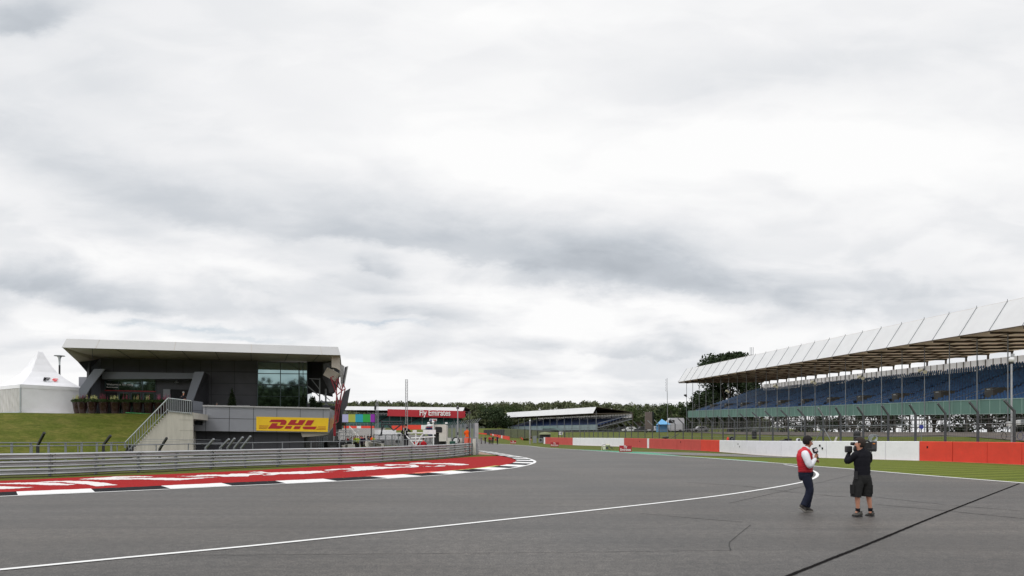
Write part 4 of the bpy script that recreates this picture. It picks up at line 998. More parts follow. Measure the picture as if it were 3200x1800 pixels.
def translucent(name, col, tcol, f):
    m = mat(name, col, .6, var=.04, scale=.5, spec=.2); nt = m.node_tree; N = nt.nodes; L = nt.links
    b = N['Principled BSDF']; o = next(n for n in N if n.type == 'OUTPUT_MATERIAL'); t = N.new('ShaderNodeBsdfTranslucent'); t.inputs[0].default_value = tcol
    x = N.new('ShaderNodeMixShader'); x.inputs[0].default_value = f; L.new(b.outputs[0], x.inputs[1]); L.new(t.outputs[0], x.inputs[2]); L.new(x.outputs[0], o.inputs['Surface']); return m
M_fab = translucent('white_roof_membrane', (.79,.795,.81,1), (.80,.74,.66,1), .12); M_fabt = translucent('white_roof_top', (.82,.81,.80,1), (.90,.86,.80,1), .62); M_under = translucent('membrane_underside', srgb(206,194,176), (.96,.89,.79,1), .74); M_screenp = translucent('clear_screen', srgb(225,225,235), (1,.98,1,1), .92)
M_underd = mat('brown_underside', srgb(104,94,84), .8)
M_scaf = mat('scaffold_tube', srgb(120,118,114), .5, .3, var=.15)
SEAT = [(-.19,-.20,.40),(.19,-.20,.40),(.19,.20,.38),(-.19,.20,.38),(-.19,.22,.40),(.19,.22,.40),(.18,.27,.62),(-.18,.27,.62),(.11,.28,.76),(-.11,.28,.76),(-.19,-.20,.33),(.19,-.20,.33)]
SEATF = [(0,1,2,3),(3,2,5,4),(4,5,6,7),(7,6,8,9),(10,11,1,0)]
def seat_mesh(m, R):
    me = bpy.data.meshes.new('seat'); me.from_pydata([tuple(R @ Vector(v)) for v in SEAT], [], SEATF); me.materials.append(m); return me
def stand(name, label, P0, P1, pv, W_, nb, ext, z, rise, g0, g1, seatm, panm, rows, ind=0, detail=2, scale_seat=1., pitch=.47):
    """z: dict ridge, eave, ov, back, ptop, pbot, s0 (first row level), s1 (last row level)"""
    P0 = Vector((P0[0], P0[1], 0)); P1 = Vector((P1[0], P1[1], 0)); a = (P1-P0); L = a.length; a /= L; p = Vector((pv[0], pv[1], 0)).normalized(); bay = L/nb
    def Q(s, v, h): r = rise*max(-.2, s/L); return P0+a*s+p*v+Vector((0,0,h+r))
    t = thing(name, label, 'grandstand', (P0.x+a.x*L/2, P0.y+a.y*L/2, g0)); S0 = -ext*bay
    # roof
    mb = MB(); mb.prism([Q(S0, 0, z['ridge']), Q(L, 0, z['ridge']), Q(L, -z['ov'], z['eave']), Q(S0, -z['ov'], z['eave'])], p*.08); fixn(mb.build('roof_front', M_fab, t))
    mb = MB(); mb.prism([Q(S0, .1, z['ridge']), Q(L, .1, z['ridge']), Q(L, W_+.8, z['back']+.25), Q(S0, W_+.8, z['back']+.25)], Vector((0,0,.06))); fixn(mb.build('roof_top', M_fabt if detail > 1 else M_underd, t))
    mb = MB(); mb.prism([Q(S0, -z['ov']+.12, z['eave']-.02), Q(L, -z['ov']+.12, z['eave']-.02), Q(L, W_+.6, z['back']-.02), Q(S0, W_+.6, z['back']-.02)], Vector((0,0,.03))); fixn(mb.build('roof_underside', M_under if detail > 1 else M_underd, t))
    r = .045 if detail > 1 else .07
    for k in range(-ext, nb+1):
        s = k*bay; fo = Q(s, -z['ov'], z['eave']); 
        if detail > 1: mb = MB(); mb.tube(Q(s, -.03, z['ridge']+.05), Q(s, -z['ov']-.05, z['eave']), .03, 5); mb.tube(Q(s,-.05,z['ridge']-.1), Q(s,-.05,z['ridge']+.22), .03, 5); mb.build('seam_batten', M_galvd, t)
        mb = MB(); mb.bar(Q(s, -z['ov']+.15, z['eave']-.16), Q(s, W_+.2, z['back']-.16), .12, .22); mb.build('rafter', M_raft, t)
        if k > -ext-1:
            gz = g0+(g1-g0)*max(0, s/L); mb = MB(); q0 = Q(s, 0, 0); mb.tube(Vector((q0.x, q0.y, gz-.3)), Q(s, 0, z['eave']+.3+z['ov']*.4), r*1.25, 8); mb.build('front_post', M_galvd if detail < 2 else M_galvd, t)
            mb = MB(); q0 = Q(s, W_, 0); mb.bar(Vector((q0.x, q0.y, gz)), Q(s, W_, z['back']-.1), .2, .2, up=(0,1,0)); mb.build('rear_post', M_raft, t)
    mb = MB()
    for v in ([0]+[W_*q for q in (.2,.4,.6,.8)] if detail > 1 else [0, W_*.5]):
        h = z['eave']-.3+(z['back']-z['eave'])*v/W_; mb.tube(Q(S0, v, h), Q(L, v, h), .05, 5)
    mb.tube(Q(S0, -z['ov'], z['eave']), Q(L, -z['ov'], z['eave']), .05, 6); mb.build('purlins', M_raft, t)
    # front panel
    vp = .35
    mb = MB(); mb.prism([Q(S0, vp, z['pbot']), Q(L, vp, z['pbot']), Q(L, vp, z['ptop']), Q(S0, vp, z['ptop'])], p*.08); fixn(mb.build('front_panel', panm, t))
    mb = MB(); nj = (nb+ext)*3
    for k in range(nj+1): s = S0+(L-S0)*k/nj; mb.bar(Q(s, vp-.02, z['pbot']), Q(s, vp-.02, z['ptop']), .045, .03, up=p)
    mb.bar(Q(S0, vp-.02, z['ptop']), Q(L, vp-.02, z['ptop']), .07, .07); mb.bar(Q(S0, vp-.02, z['pbot']), Q(L, vp-.02, z['pbot']), .05, .05); mb.build('panel_trim', M_gpanj, t)
    # deck and seats
    v0 = 1.2; vt = (W_-1.3-v0)/rows
    mb = MB(); mb.prism([Q(S0, .45, z['s0']-.2), Q(L, .45, z['s0']-.2), Q(L, W_-.6, z['s1']-.2), Q(S0, W_-.6, z['s1']-.2)], Vector((0,0,-.25))); fixn(mb.build('deck', M_deck, t))
    mb = MB()
    for k in range(rows):
        v = v0+vt*k; h = z['s0']+(z['s1']-z['s0'])*k/(rows-1); mb.prism([Q(S0, v-.3, h), Q(L, v-.3, h), Q(L, v+vt-.3, h), Q(S0, v+vt-.3, h)], Vector((0,0,-.3)))
    fixn(mb.build('treads', M_deck, t))
    X = -a; R = Matrix((a, p, Vector((0,0,1)))).transposed()
    allS = []; ns = int((L-S0)/pitch)
    step = 2*bay if detail > 1 else 3*bay
    for k in range(rows):
        v = v0+vt*k; h = z['s0']+(z['s1']-z['s0'])*k/(rows-1)
        for j in range(ns):
            s = S0+pitch*(j+.5)
            ph = ((s+.6*bay-(k*.0)) % step)
            if ph < .95: continue
            if 3 <= k <= 6 and 1.0 <= ph < 2.25 and detail > 1: continue
            
            allS.append((s, v, h, k))
    vis = []
    if ind:
        pr_ = []
        for i, (s, v, h, k) in enumerate(allS):
            q = Q(s, v, h+.4); ix = CXP+F*q.x/q.y; iy = HY-(q.z-EYE)*F/q.y
            if 0 < ix < 3190: pr_.append((q.length if not q.y < 1 else 1e9, i))
        pr_.sort(); vis = set(i for _, i in pr_[:ind]); me = seat_mesh(seatm, R); base = Q(0,0,0)
        for i in vis:
            s, v, h, k = allS[i]; o = bpy.data.objects.new('seat', me); C.objects.link(o); o.parent = t; o.location = Q(s, v, h)-t.location
    arr = np.array([[tuple(Q(s, v, h)) for s, v, h, k in (x,)][0] for i, x in enumerate(allS) if i not in vis]); sv = np.array([tuple(R @ (Vector(q)*scale_seat)) for q in SEAT])
    vv = (arr[:,None,:]+sv[None]).reshape(-1,3); mb = MB(); mb.v = vv.tolist(); ff = np.array(SEATF); n12 = len(SEAT)
    mb.f = (ff[None]+np.arange(len(arr))[:,None,None]*n12).reshape(-1,4).tolist(); o = mb.build('seats', seatm, t); o['kind'] = 'stuff'
    # entrances in the seating
    if detail > 1:
        s = S0-((S0+.6*bay) % step)+step
        while s < L-bay:
            k = 5; v = v0+vt*k; h = z['s0']+(z['s1']-z['s0'])*k/(rows-1)
            c = Q(s+1.65, v+vt*.5, h+.15); e_ = MB().box(c, (1.25, vt*3, 1.5), R).build('entrance_box', mat('entrance_grey', srgb(92,92,88), .8), t)
            place(text_mesh('BLOCK', M_wtxt, width=.5, bold=.01), 'block_lettering', e_, Q(s+1.65, v-vt*1.02, h+.72), math.atan2(a.y, a.x)+pi)
            mb = MB(); 
            for q in (1.0, 2.9): mb.path([Q(s+q, v0-.3, z['s0']+.1), Q(s+q, v0-.3, z['s0']+1.0), Q(s+q, v, h+.9)], .03, 5)
            mb.build('stair_rail', M_galvd, t)
            s += step
    # rear screen
    mb, mu = MB(), MB(); zt_, zb_ = z['s1']+1.75, z['s1']+.1; n3 = (nb+ext)*3
    mb.prism([Q(S0, W_-.35, zb_), Q(L-(0 if detail < 2 else bay*.4), W_-.35, zb_), Q(L-(0 if detail < 2 else bay*.4), W_-.35, zt_), Q(S0, W_-.35, zt_)], p*.03); fixn(mb.build('rear_screen', M_screenp, t))
    for k in range(n3): s = S0+(L-S0)*k/n3; mu.bar(Q(s, W_-.42, zb_), Q(s, W_-.42, zt_), .1, .06, up=p)
    mu.build('screen_uprights', M_raft, t)
    # scaffold below
    mb = MB(); gm = lambda s: g0+(g1-g0)*max(0, s/L)
    lv = [0, 5, 10] if detail > 1 else [0, 6]
    for v in lv:
        for k in range(-ext*2, nb*2+1):
            s = k*bay/2; top_ = min(z['pbot'], 99) if v == 0 else z['s0']+(z['s1']-z['s0'])*v/W_-.4
            q0 = Q(s, v+.5, 0); mb.tube(Vector((q0.x, q0.y, gm(s)-.2)), Q(s, v+.5, top_), .035, 5, cap=False)
            if k % 2 == 0 and k < nb*2: mb.tube(Q(s, v+.5, top_), Q(s+bay*.6, v+.5, gm(s)-rise*s/L), .03, 5, cap=False)
        for f in (.25, .65): 
            mb.tube(Vector((*Q(S0, v+.5, 0).xy, g0+f*(z['pbot']-g0))), Vector((*Q(L, v+.5, 0).xy, g1+f*(z['pbot']+rise-g1))), .03, 5)
    for k in range(-ext, nb+1): s = k*bay; mb.tube(Q(s, .5, z['pbot']-.1), Q(s, W_-.8, z['s1']-.5), .06, 5)
    mb.build('scaffold_frame', M_scaf, t)
    if detail > 1:
        # end rail
        mb = MB()
        for k in range(14): f = k/13; mb.tube(Q(L-.1, .5+f*(W_-1.5), z['s0']+f*(z['s1']-z['s0'])), Q(L-.1, .5+f*(W_-1.5), z['s0']+1.05+f*(z['s1']-z['s0'])), .025, 5)
        mb.tube(Q(L-.1, .5, z['s0']+1.05), Q(L-.1, W_-1, z['s1']+1.05), .03, 5); mb.build('end_railing', M_scaf, t)
    return t, Q, bay, L, R
sA = .058*72/.9953
A0 = Vector((52.3, 72, 0)); aA = Vector((-.0966, .9953, 0)); pA = Vector((.9953, .0966, 0)); LA = sA*23; A1 = A0+aA*LA
big, QA, bayA, LA, RA = stand('grandstand', 'large grandstand of blue seats under a white fabric roof on the right', A0, A1, pA, 19.2, 23, 4,
    dict(ridge=16.0, eave=12.8, ov=2.15, back=13.2, ptop=5.72, pbot=4.15, s0=5.05, s1=10.55), 2.2, 2.1, 2.7, M_seatb, M_gpan, 22, ind=100, detail=2)
B0 = (26.5, 215); B1 = (-1.9, 269.7)
sB, QB, bayB, LB, RB_ = stand('grandstand', 'middle-distance grandstand with a white roof seen end-on behind the track bend', B0, B1, (.888,.461), 14.3, 13, 0,
    dict(ridge=10.9, eave=8.87, ov=1.25, back=9.2, ptop=5.3, pbot=3.7, s0=4.7, s1=7.6), .1, 2.2, 2.4, M_seatd, mat('grey_fascia', srgb(132,146,150), .5, var=.12, scale=.5), 13, detail=1, pitch=.6, scale_seat=1.2)
C0 = (-21.9, 315); C1 = (-74, 303)
sC, QC, bayC, LC, RC_ = stand('grandstand', 'far grandstand with a white roof behind the long red banner', C0, C1, (.45,.89), 16, 11, 0,
    dict(ridge=14.9, eave=13.2, ov=1.4, back=12.6, ptop=7.2, pbot=5.6, s0=6.6, s1=11.2), 0.0, 4.3, 4.3, M_seatg, mat('dark_green_fascia', srgb(46,84,80), .6), 12, detail=1, pitch=.7, scale_seat=1.4)
# end wall of the middle stand (open side railing)
mb = MB()
for k in range(12): f = k/11; mb.tube(QB(-.3, .3+f*13.5, 4.5+f*2.9), QB(-.3, .3+f*13.5, 5.7+f*2.9), .05, 5)
mb.tube(QB(-.3, .3, 5.7), QB(-.3, 13.8, 8.6), .08, 5).tube(QB(-.3, .3, 4.3), QB(-.3, 13.8, 7.2), .1, 5); mb.build('end_railing', M_galvd, sB)
mb = MB(); mb.prism([QB(LB*.55, -.6, 4.4), QB(LB*.55, -.6, 5.0), QB(LB*.40, -.6, 5.0), QB(LB*.27, -.6, 2.9), QB(LB*.27, -.6, 2.3), QB(LB*.40, -.6, 4.4)], Vector((.1,.3,0))); fixn(mb.build('stair_flight', mat('teal_grey', srgb(112,134,132), .6), sB))
# loudspeakers on the posts of the big stand
LS = [(3,'pair of cream horn loudspeakers on the third post from the right edge'),(6,'pair of cream horn loudspeakers lower left of the one near the right edge'),(9,'cream horn loudspeakers on a post near the middle of the big stand'),(12,'pale horn loudspeakers over the blue seats left of the middle'),(17,'small pale horn loudspeakers in front of the big tree'),(23,'tiny dark loudspeakers on the leftmost post of the big stand')]
M_horn = mat('cream_horn', srgb(206,200,176), .5)
for k, lab in LS[:]:
    c = QA(k*bayA, -.12, 9.6); t = thing('loudspeaker', lab, 'loudspeaker', tuple(c), 0, 'horn loudspeakers on the grandstand posts'); m_ = M_horn if k < 20 else M_dkpost
    for sg, dz in ((1, .15), (-1, -.1)):
        d = (aA*sg+Vector((-.35,0,-.25))).normalized(); MB().tube(c+Vector((0,0,dz)), c+d*.62+Vector((0,0,dz)), .07, 10, .24).build('horn', m_, t)
    MB().box(c, (.14,.14,.5)).build('bracket', M_post, t)
# long red banner on the far stand
M_ban = mat('red_banner', srgb(176, 34, 46), .55, var=.05, scale=.3); MB_W = M_wtxt
bx0, bx1 = 1211, 1453.5; YB0, YB1 = 302.0, 311.5
b0t, b0b, b1t, b1b = W(bx0,1278.5,YB0), W(bx0,1300,YB0), W(bx1,1284.5,YB1), W(bx1,1307,YB1)
bn = thing('banner', 'long red banner lettered Fly Emirates across the far grandstand', 'banner', tuple((b0t+b1b)/2))
mb = MB(); mb.prism([b0b, b1b, b1t, b0t], Vector((.05,.4,0))); fixn(mb.build('panel', M_ban, bn)); ang = math.atan2(b1t.y-b0t.y, b1t.x-b0t.x)
def serif(s, w, bold=.02):
    return text_mesh(s, M_wtxt, width=w, bold=bold, spacing=.98)
c = W(1360, 1291.6, 307.5); me = serif('Fly Emirates', (1409-1312)/F*307, .014)
for v in me.vertices: v.co.z *= 1.28
place(me, 'lettering', bn, c+Vector((0,-.3,-.15)), ang)
# ------------------------------------------------------------------ people
def skin(joints, edges, name, m, parent=None, sub=2, root=0):
    """joints: list of (Vector, rx, ry)"""
    me = bpy.data.meshes.new(name); me.from_pydata([tuple(j[0]) for j in joints], edges, [])
    o = bpy.data.objects.new(name, me); C.objects.link(o)
    md = o.modifiers.new('s', 'SKIN'); md.use_smooth_shade = True
    sv = me.skin_vertices[0].data
    for i, j in enumerate(joints): sv[i].radius = (j[1], j[2] if len(j) > 2 else j[1]); sv[i].use_root = (i == root)
    o.modifiers.new('u', 'SUBSURF').levels = sub
    bpy.context.view_layer.update()
    new = bpy.data.meshes.new_from_object(o.evaluated_get(bpy.context.evaluated_depsgraph_get())); bpy.data.objects.remove(o); bpy.data.meshes.remove(me)
    new.name = name; new.materials.clear(); new.materials.append(m); new.shade_smooth()
    r = bpy.data.objects.new(name, new); C.objects.link(r)
    if parent is not None: r.parent = parent; r.matrix_parent_inverse = parent.matrix_world.inverted()
    return r
M_skin = mat('skin', srgb(188,134,110), .55, var=.06, scale=8); M_skin2 = mat('tanned_skin', srgb(156,104,80), .55, var=.06, scale=8)
M_hair = mat('dark_hair', (.006,.004,.004), .85, var=.3, scale=40, bump=.5, bscale=80); M_hairb = mat('brown_hair', (.022,.014,.010), .85, var=.3, scale=40, bump=.5, bscale=80)
def clothm(n, c, var=.15): return mat(n, c, .85, var=var, scale=9, bump=.35, bscale=16, spec=.2)
M_vest = mat('red_quilted', srgb(196, 22, 42), .5, var=.12, scale=7, bump=.3, bscale=14); M_shirt = clothm('white_shirt', (.72,.72,.76), .05); M_navy = clothm('navy_trousers', (.013,.016,.032)); M_blk = clothm('black_cloth', (.008,.008,.012)); M_short = clothm('charcoal_shorts', (.018,.018,.018)); M_shoe = mat('grey_shoe', (.055,.052,.046), .7, var=.6, scale=30); M_shoed = mat('dark_shoe', (.03,.025,.022), .6, var=.4, scale=20); M_sole = mat('pale_sole', (.25,.235,.21), .7)
M_plast = mat('black_plastic', (.012,.012,.014), .4, var=.2); M_plastg = mat('dark_grey_plastic', (.05,.05,.055), .45, var=.2); M_eye = mat('eye', (.02,.015,.01), .3)

def sweep(mb, pts, rad, ref, n=14, sub=4):
    """smooth tube of changing, possibly oval section; rad: r or (r along ref, r across)"""
    pts = [Vector(p) for p in pts]; rad = [(r, r) if isinstance(r, (int, float)) else r for r in rad]; ref = Vector(ref); P_, R_ = [], []
    for i in range(len(pts)-1):
        p0, p1, p2, p3 = pts[max(i-1,0)], pts[i], pts[i+1], pts[min(i+2,len(pts)-1)]
        for k in range(sub):
            t = k/sub; P_.append(.5*((2*p1)+(p2-p0)*t+(2*p0-5*p1+4*p2-p3)*t*t+(3*p1-p0-3*p2+p3)*t**3)); w = t*t*(3-2*t)
            R_.append((rad[i][0]*(1-w)+rad[i+1][0]*w, rad[i][1]*(1-w)+rad[i+1][1]*w))
    P_.append(pts[-1]); R_.append(rad[-1]); vs = []
    for i, p in enumerate(P_):
        d = (P_[min(i+1,len(P_)-1)]-P_[max(i-1,0)]).normalized(); x = ref-d*ref.dot(d)
        if x.length < .2: x = Vector((0,0,1))-d*d.z
        x.normalize(); y = d.cross(x)
        wr = 1+.02*sin(i*2.1)+.012*sin(i*5.3)
        for k in range(n): a = 2*pi*k/n; vs.append(p+x*cos(a)*R_[i][0]*wr+y*sin(a)*R_[i][1]*wr)
    m = len(P_); fs = [(i*n+k, i*n+(k+1)%n, (i+1)*n+(k+1)%n, (i+1)*n+k) for i in range(m-1) for k in range(n)]+[tuple(range(n))[::-1], tuple(range((m-1)*n, m*n))]
    return mb.add(vs, fs)
def finger(mbj, mbe, base, dirs, r=.0085):
    """appends a chain of finger joints rooted at index base"""
    prev = base
    for i, d in enumerate(dirs):
        mbj.append((d, r*(1-.12*i), r*(1-.12*i))); mbe.append((prev, len(mbj)-1)); prev = len(mbj)-1
def hero_hand(J, E, wi, palm, fdir, cdir, side, size=1.0, curl=1.0):
    """grow palm, four fingers and a thumb from wrist index wi. palm: centre; fdir: finger direction; cdir: direction in which the fingers close; side: thumb side"""
    fdir = fdir.normalized(); cdir = cdir.normalized(); side = side.normalized()
    J.append((palm, .030*size, .022*size)); E.append((wi, len(J)-1)); pi_ = len(J)-1
    for k, (off, L) in enumerate(((.027,.030),(.009,.034),(-.009,.032),(-.026,.025))):
        b = palm+side*off*size+fdir*.030*size
        p1 = b+fdir*L*size*.7+cdir*.012*curl*size; p2 = p1+fdir*L*size*.15+cdir*L*.8*curl*size; p3 = p2-fdir*L*.5*curl*size+cdir*L*.35*size
        finger(J, E, pi_, [b, p1, p2, p3], .0092*size)
    b = palm+side*.032*size; finger(J, E, pi_, [b, b+fdir*.02*size+side*.012*size+cdir*.018, b+fdir*.038*size+cdir*.038*size], .0105*size)

def shoe(name, heel, toe, up, m, parent, w=.048, sole=True):
    heel = Vector(heel); toe = Vector(toe); d = (toe-heel); L = d.length; d.normalize(); u = Vector(up).normalized(); s = d.cross(u).normalized(); u = s.cross(d)
    g = MB(); sweep(g, [heel+d*L*f+u*h for f, h in ((.02,.045),(.10,.055),(.25,.060),(.42,.052),(.60,.042),(.80,.034),(.95,.028))],
                    [(.034,.028),(.048,.040),(.056,.042),(.050,.042),(.038,.048),(.030,.048),(.018,.030)], u, 14, 3)
    sweep(g, [heel+d*L*.24+u*.06, heel+d*L*.20+u*.10, heel+d*L*.19+u*.125], [(.052,.044),(.046,.040),(.044,.038)], d, 12, 2)
    o = fixn(g.build(name, m, parent, smooth=True))
    if sole:
        mb = MB(); top = [(0,.024),(.06,.038),(.3,.040),(.5,.040),(.72,.050),(.9,.042),(1.0,.020)]
        mb.prism([heel+d*L*f+s*q+u*.002 for f, q in top]+[heel+d*L*f-s*q+u*.002 for f, q in top[::-1]], u*.024); fixn(mb.build('sole', M_sole if m is M_shoed else M_plast, o))
        mb = MB()
        for f in (.36, .44, .52): mb.tube(heel+d*L*f+s*.028+u*(.098-.12*(f-.3)), heel+d*L*f-s*.028+u*(.098-.12*(f-.3)), .0045, 5)
        mb.build('laces', M_lconc, o)
    return o

def head_parts(root, hc, fwd, hairm, skinm, r=.098, cut=.0):
    """hair cap, ears and eyes as pieces on the body's head; hc: head centre; fwd: facing"""
    fwd = Vector(fwd).normalized(); up = Vector((0,0,1)); sd_ = up.cross(fwd).normalized()
    vs, fs = [], []; n, mrow = 20, 12
    for i in range(mrow+1):
        for k in range(n):
            th = pi*i/mrow; ph = 2*pi*k/n; v = Vector((sin(th)*cos(ph), sin(th)*sin(ph), cos(th)))     # x forward
            rr = r*(1+.035*sin(ph*7+i)+.03*random.uniform(-1,1)); 
            vs.append(hc+fwd*(v.x*rr*1.06-.008)+sd_*v.y*rr*.86+up*(v.z*rr*1.12+.018))
    for i in range(mrow):
        for k in range(n):
            th = pi*(i+.5)/mrow; ph = 2*pi*(k+.5)/n; v = Vector((sin(th)*cos(ph), sin(th)*sin(ph), cos(th)))
            lim = .42 if v.x > .25 else (-.05 if v.x > -.1 else -.62)
            if v.x > .25: lim = .50-.1*(1-v.x)
            if v.z > lim: fs.append((i*n+k, i*n+(k+1) % n, (i+1)*n+(k+1) % n, (i+1)*n+k))
    h = MB().add(vs, fs).build('hair', hairm, root, smooth=True)
    md = h.modifiers.new('t', 'SOLIDIFY'); md.thickness = .012; md.offset = -1
    for sg in (-1, 1):
        e = MB().ball(tuple(hc+sd_*sg*r*.86-fwd*.008-up*.005), .026, 8, 6, (.45,.45,1)) ; e.build('ear', skinm, root, smooth=True)
        MB().ball(tuple(hc+fwd*r*.86+sd_*sg*.032+up*.014), .010, 6, 5).build('eye', M_eye, root, smooth=True)
    MB().box(hc+fwd*r*.90-up*.055, (.03,.03,.008)).build('mouth', mat('lips', srgb(120,62,58), .6), root)

def body_joints(d):
    """the ordinary connected skeleton from named points"""
    J = []; E_ = []; ix = {}
    def a(k, r, r2=None, to=None):
        J.append((d[k], r, r2 or r)); ix[k] = len(J)-1
        if to: E_.append((ix[to], ix[k]))
    return J, E_, ix, a

# ---- presenter, side on, facing right --------------------------------------
def K7(x, y, dy=0., Y=16.1): return W(2440+x/4.528, 1330+y/4.528, Y+dy)
P = lambda x, y, dy=0.: K7(x, y, dy, 16.10)
pres = thing('person', 'man in red quilted vest and navy trousers holding a microphone, facing the camera operator', 'person', tuple(G(2518, 1601)))
d = dict(pelvis=P(352,665), waist=P(350,590), chest=P(335,470), neck0=P(358,345), neck=P(378,305), skull=P(388,238), crown=P(392,196), jaw=P(412,285), nose=P(455,262),
         sR=P(345,395,-.17), eR=P(405,560,-.26), wR=P(488,468,-.14), sL=P(350,395,.17), eL=P(400,540,.27), wL=P(478,505,.16),
         hR=P(352,690,-.06), kR=P(395,905,-.10), aR=P(322,1110,-.08), hL=P(360,690,.06), kL=P(412,910,.07), aL=P(368,1135,.10))
J, E_, ix, a = body_joints(d)
a('pelvis',.09,.10); a('waist',.09,.10,'pelvis'); a('chest',.09,.11,'waist'); a('neck0',.062,.062,'chest'); a('neck',.055,.055,'neck0'); a('skull',.088,.078,'neck'); a('crown',.062,.058,'skull'); a('jaw',.042,.04,'skull'); a('nose',.015,.015,'skull')
for s in 'RL':
    a('s'+s,.045,.045,'chest'); a('e'+s,.034,.034,'s'+s); a('w'+s,.027,.027,'e'+s); a('h'+s,.055,.055,'pelvis'); a('k'+s,.048,.048,'h'+s); a('a'+s,.034,.034,'k'+s)
J.append((P(300,1165,-.08),.02,.02)); E_.append((ix['aR'], len(J)-1)); J.append((P(385,1185,.10),.02,.02)); E_.append((ix['aL'], len(J)-1))
mic0, mic1 = P(488,350,-.10), P(530,468,-.07); md_ = (mic1-mic0).normalized()
grip = mic0.lerp(mic1, .52)
hero_hand(J, E_, ix['wR'], grip+Vector((-.028,-.012,-.02)), Vector((.75,-.35,.35)), Vector((.25,.9,-.1)), -md_)
hero_hand(J, E_, ix['wL'], P(498,500,.14), Vector((1,0,.1)), Vector((0,-.6,-.8)), Vector((0,-.3,1)))
skin(J, E_, 'body', M_skin2, pres, 2)
head_parts(pres, P(388,228), (1,0,-.12), M_hair, M_skin2, .106)
MB().ball(tuple(P(415,190,-.0)), .05, 8, 6, (1.1,1.4,.6)).build('fringe', M_hair, pres, smooth=True)
# clothes
g = MB(); sweep(g, [P(350,655),P(348,600),P(338,520),P(336,440),P(345,385),P(358,340),P(368,322)], [(.165,.165),(.158,.16),(.160,.17),(.158,.18),(.145,.17),(.10,.11),(.072,.075)], (0,1,0), 20)
vst = fixn(g.build('quilted_vest', M_vest, pres, smooth=True))
mb = MB()
for k, y in enumerate(range(425, 650, 24)):
    t = (y-425)/225; c = P(337+12*t, y); n = 24
    mb.path([c+Vector((.161*cos(q*2*pi/n), .178*sin(q*2*pi/n), .006*sin(q+k))) for q in range(n+1)], .0075, 4)
mb.build('quilt_seam', mat('dark_red_seam', srgb(150,12,30), .7), vst)
g = MB(); sweep(g, [P(340,385,-.13),P(350,420,-.19),P(378,490,-.245),P(405,560,-.27),P(428,550,-.25),P(458,512,-.20),P(486,472,-.145)], [.075,.088,.080,.070,.068,.056,.040], (0,1,0), 14)
fixn(g.build('shirt_sleeve', M_shirt, pres, smooth=True))
g = MB(); sweep(g, [P(342,385,.13),P(352,420,.18),P(378,480,.24),P(402,540,.275),P(430,535,.25),P(474,508,.17)], [.075,.082,.074,.064,.06,.040], (0,1,0), 14)
fixn(g.build('shirt_sleeve', M_shirt, pres, smooth=True))
MB().tube(P(362,340), P(382,306), .088, 14, .066).build('shirt_collar', M_shirt, pres, smooth=True)
MB().tube(P(480,478,-.15), P(487,470,-.14), .038, 10).build('watch', M_plast, pres)
g = MB(); sweep(g, [P(351,610),P(354,670),P(356,715),P(365,745)], [(.152,.158),(.160,.168),(.145,.17),(.10,.15)], (0,1,0), 18)
sweep(g, [P(350,690,-.075),P(372,780,-.09),P(400,880,-.10),P(402,930,-.10),P(378,1010,-.09),P(345,1075,-.08),P(320,1132,-.08)], [.105,.098,.085,.083,.080,.076,.074], (0,1,0), 14)
sweep(g, [P(362,690,.075),P(388,780,.085),P(412,880,.08),P(414,930,.08),P(398,1020,.09),P(382,1090,.10),P(375,1152,.10)], [.105,.096,.083,.080,.077,.074,.072], (0,1,0), 14)
fixn(g.build('trousers', M_navy, pres, smooth=True))
shoe('shoe', P(252,1160,-.08), P(352,1232,-.08), (.6,0,1), M_shoed, pres)
shoe('shoe', P(345,1212,.10), P(460,1219,.07), (0,0,1), M_shoed, pres)
mic = thing('microphone', 'black handheld microphone with a square flag cube, held by the man in the red vest', 'microphone', tuple(grip))
MB().tube(P(488,348,-.10), mic1, .014, 12, .018).build('handle', M_plast, mic, smooth=True)
mm = MB(); R = Matrix.Rotation(-.32, 3, 'Y'); mm.box(P(486,350,-.10), (.105,.085,.135), R); o = mm.build('flag_cube', M_plast, mic); bv = o.modifiers.new('b', 'BEVEL'); bv.width = .022; bv.segments = 3
MB().box(P(484,345,-.10)+Vector((0,-.0445,0)), (.062,.004,.06), R).build('white_badge', M_wtxt, o); MB().box(P(484,343,-.10)+Vector((0,-.0475,0)), (.046,.003,.012), R).build('red_mark', M_vest, o)

# ---- camera operator, seen from behind ---------------------------------------
Q7 = lambda x, y, dy=0.: K7(x, y, dy, 15.20)
opr = thing('person', 'camera operator in black top and charcoal shorts, seen from behind with a shoulder camera', 'person', tuple(G(2694, 1614)))
d = dict(pelvis=Q7(1150,725), waist=Q7(1155,640), chest=Q7(1155,500), chest2=Q7(1150,410), neck0=Q7(1125,345), neck=Q7(1112,322), skull=Q7(1112,262), crown=Q7(1115,232), jaw=Q7(1082,300,.03), nose=Q7(1040,268,.05),
         sL=Q7(1058,415,-.03), eL=Q7(940,508,.10), wL=Q7(962,400,.22), sR=Q7(1240,420,.03), eR=Q7(1245,500,.28), wR=Q7(1130,400,.42),
         hL=Q7(1105,740), kL=Q7(1078,965,-.03), aL=Q7(1090,1195,.0), hR=Q7(1205,740), kR=Q7(1232,965,.03), aR=Q7(1268,1190,.06))
J, E_, ix, a = body_joints(d)
a('pelvis',.09,.09); a('waist',.09,.09,'pelvis'); a('chest',.095,.09,'waist'); a('chest2',.08,.08,'chest'); a('neck0',.068,.068,'chest2'); a('neck',.06,.06,'neck0'); a('skull',.088,.085,'neck'); a('crown',.066,.064,'skull'); a('jaw',.045,.045,'skull'); a('nose',.015,.015,'skull')
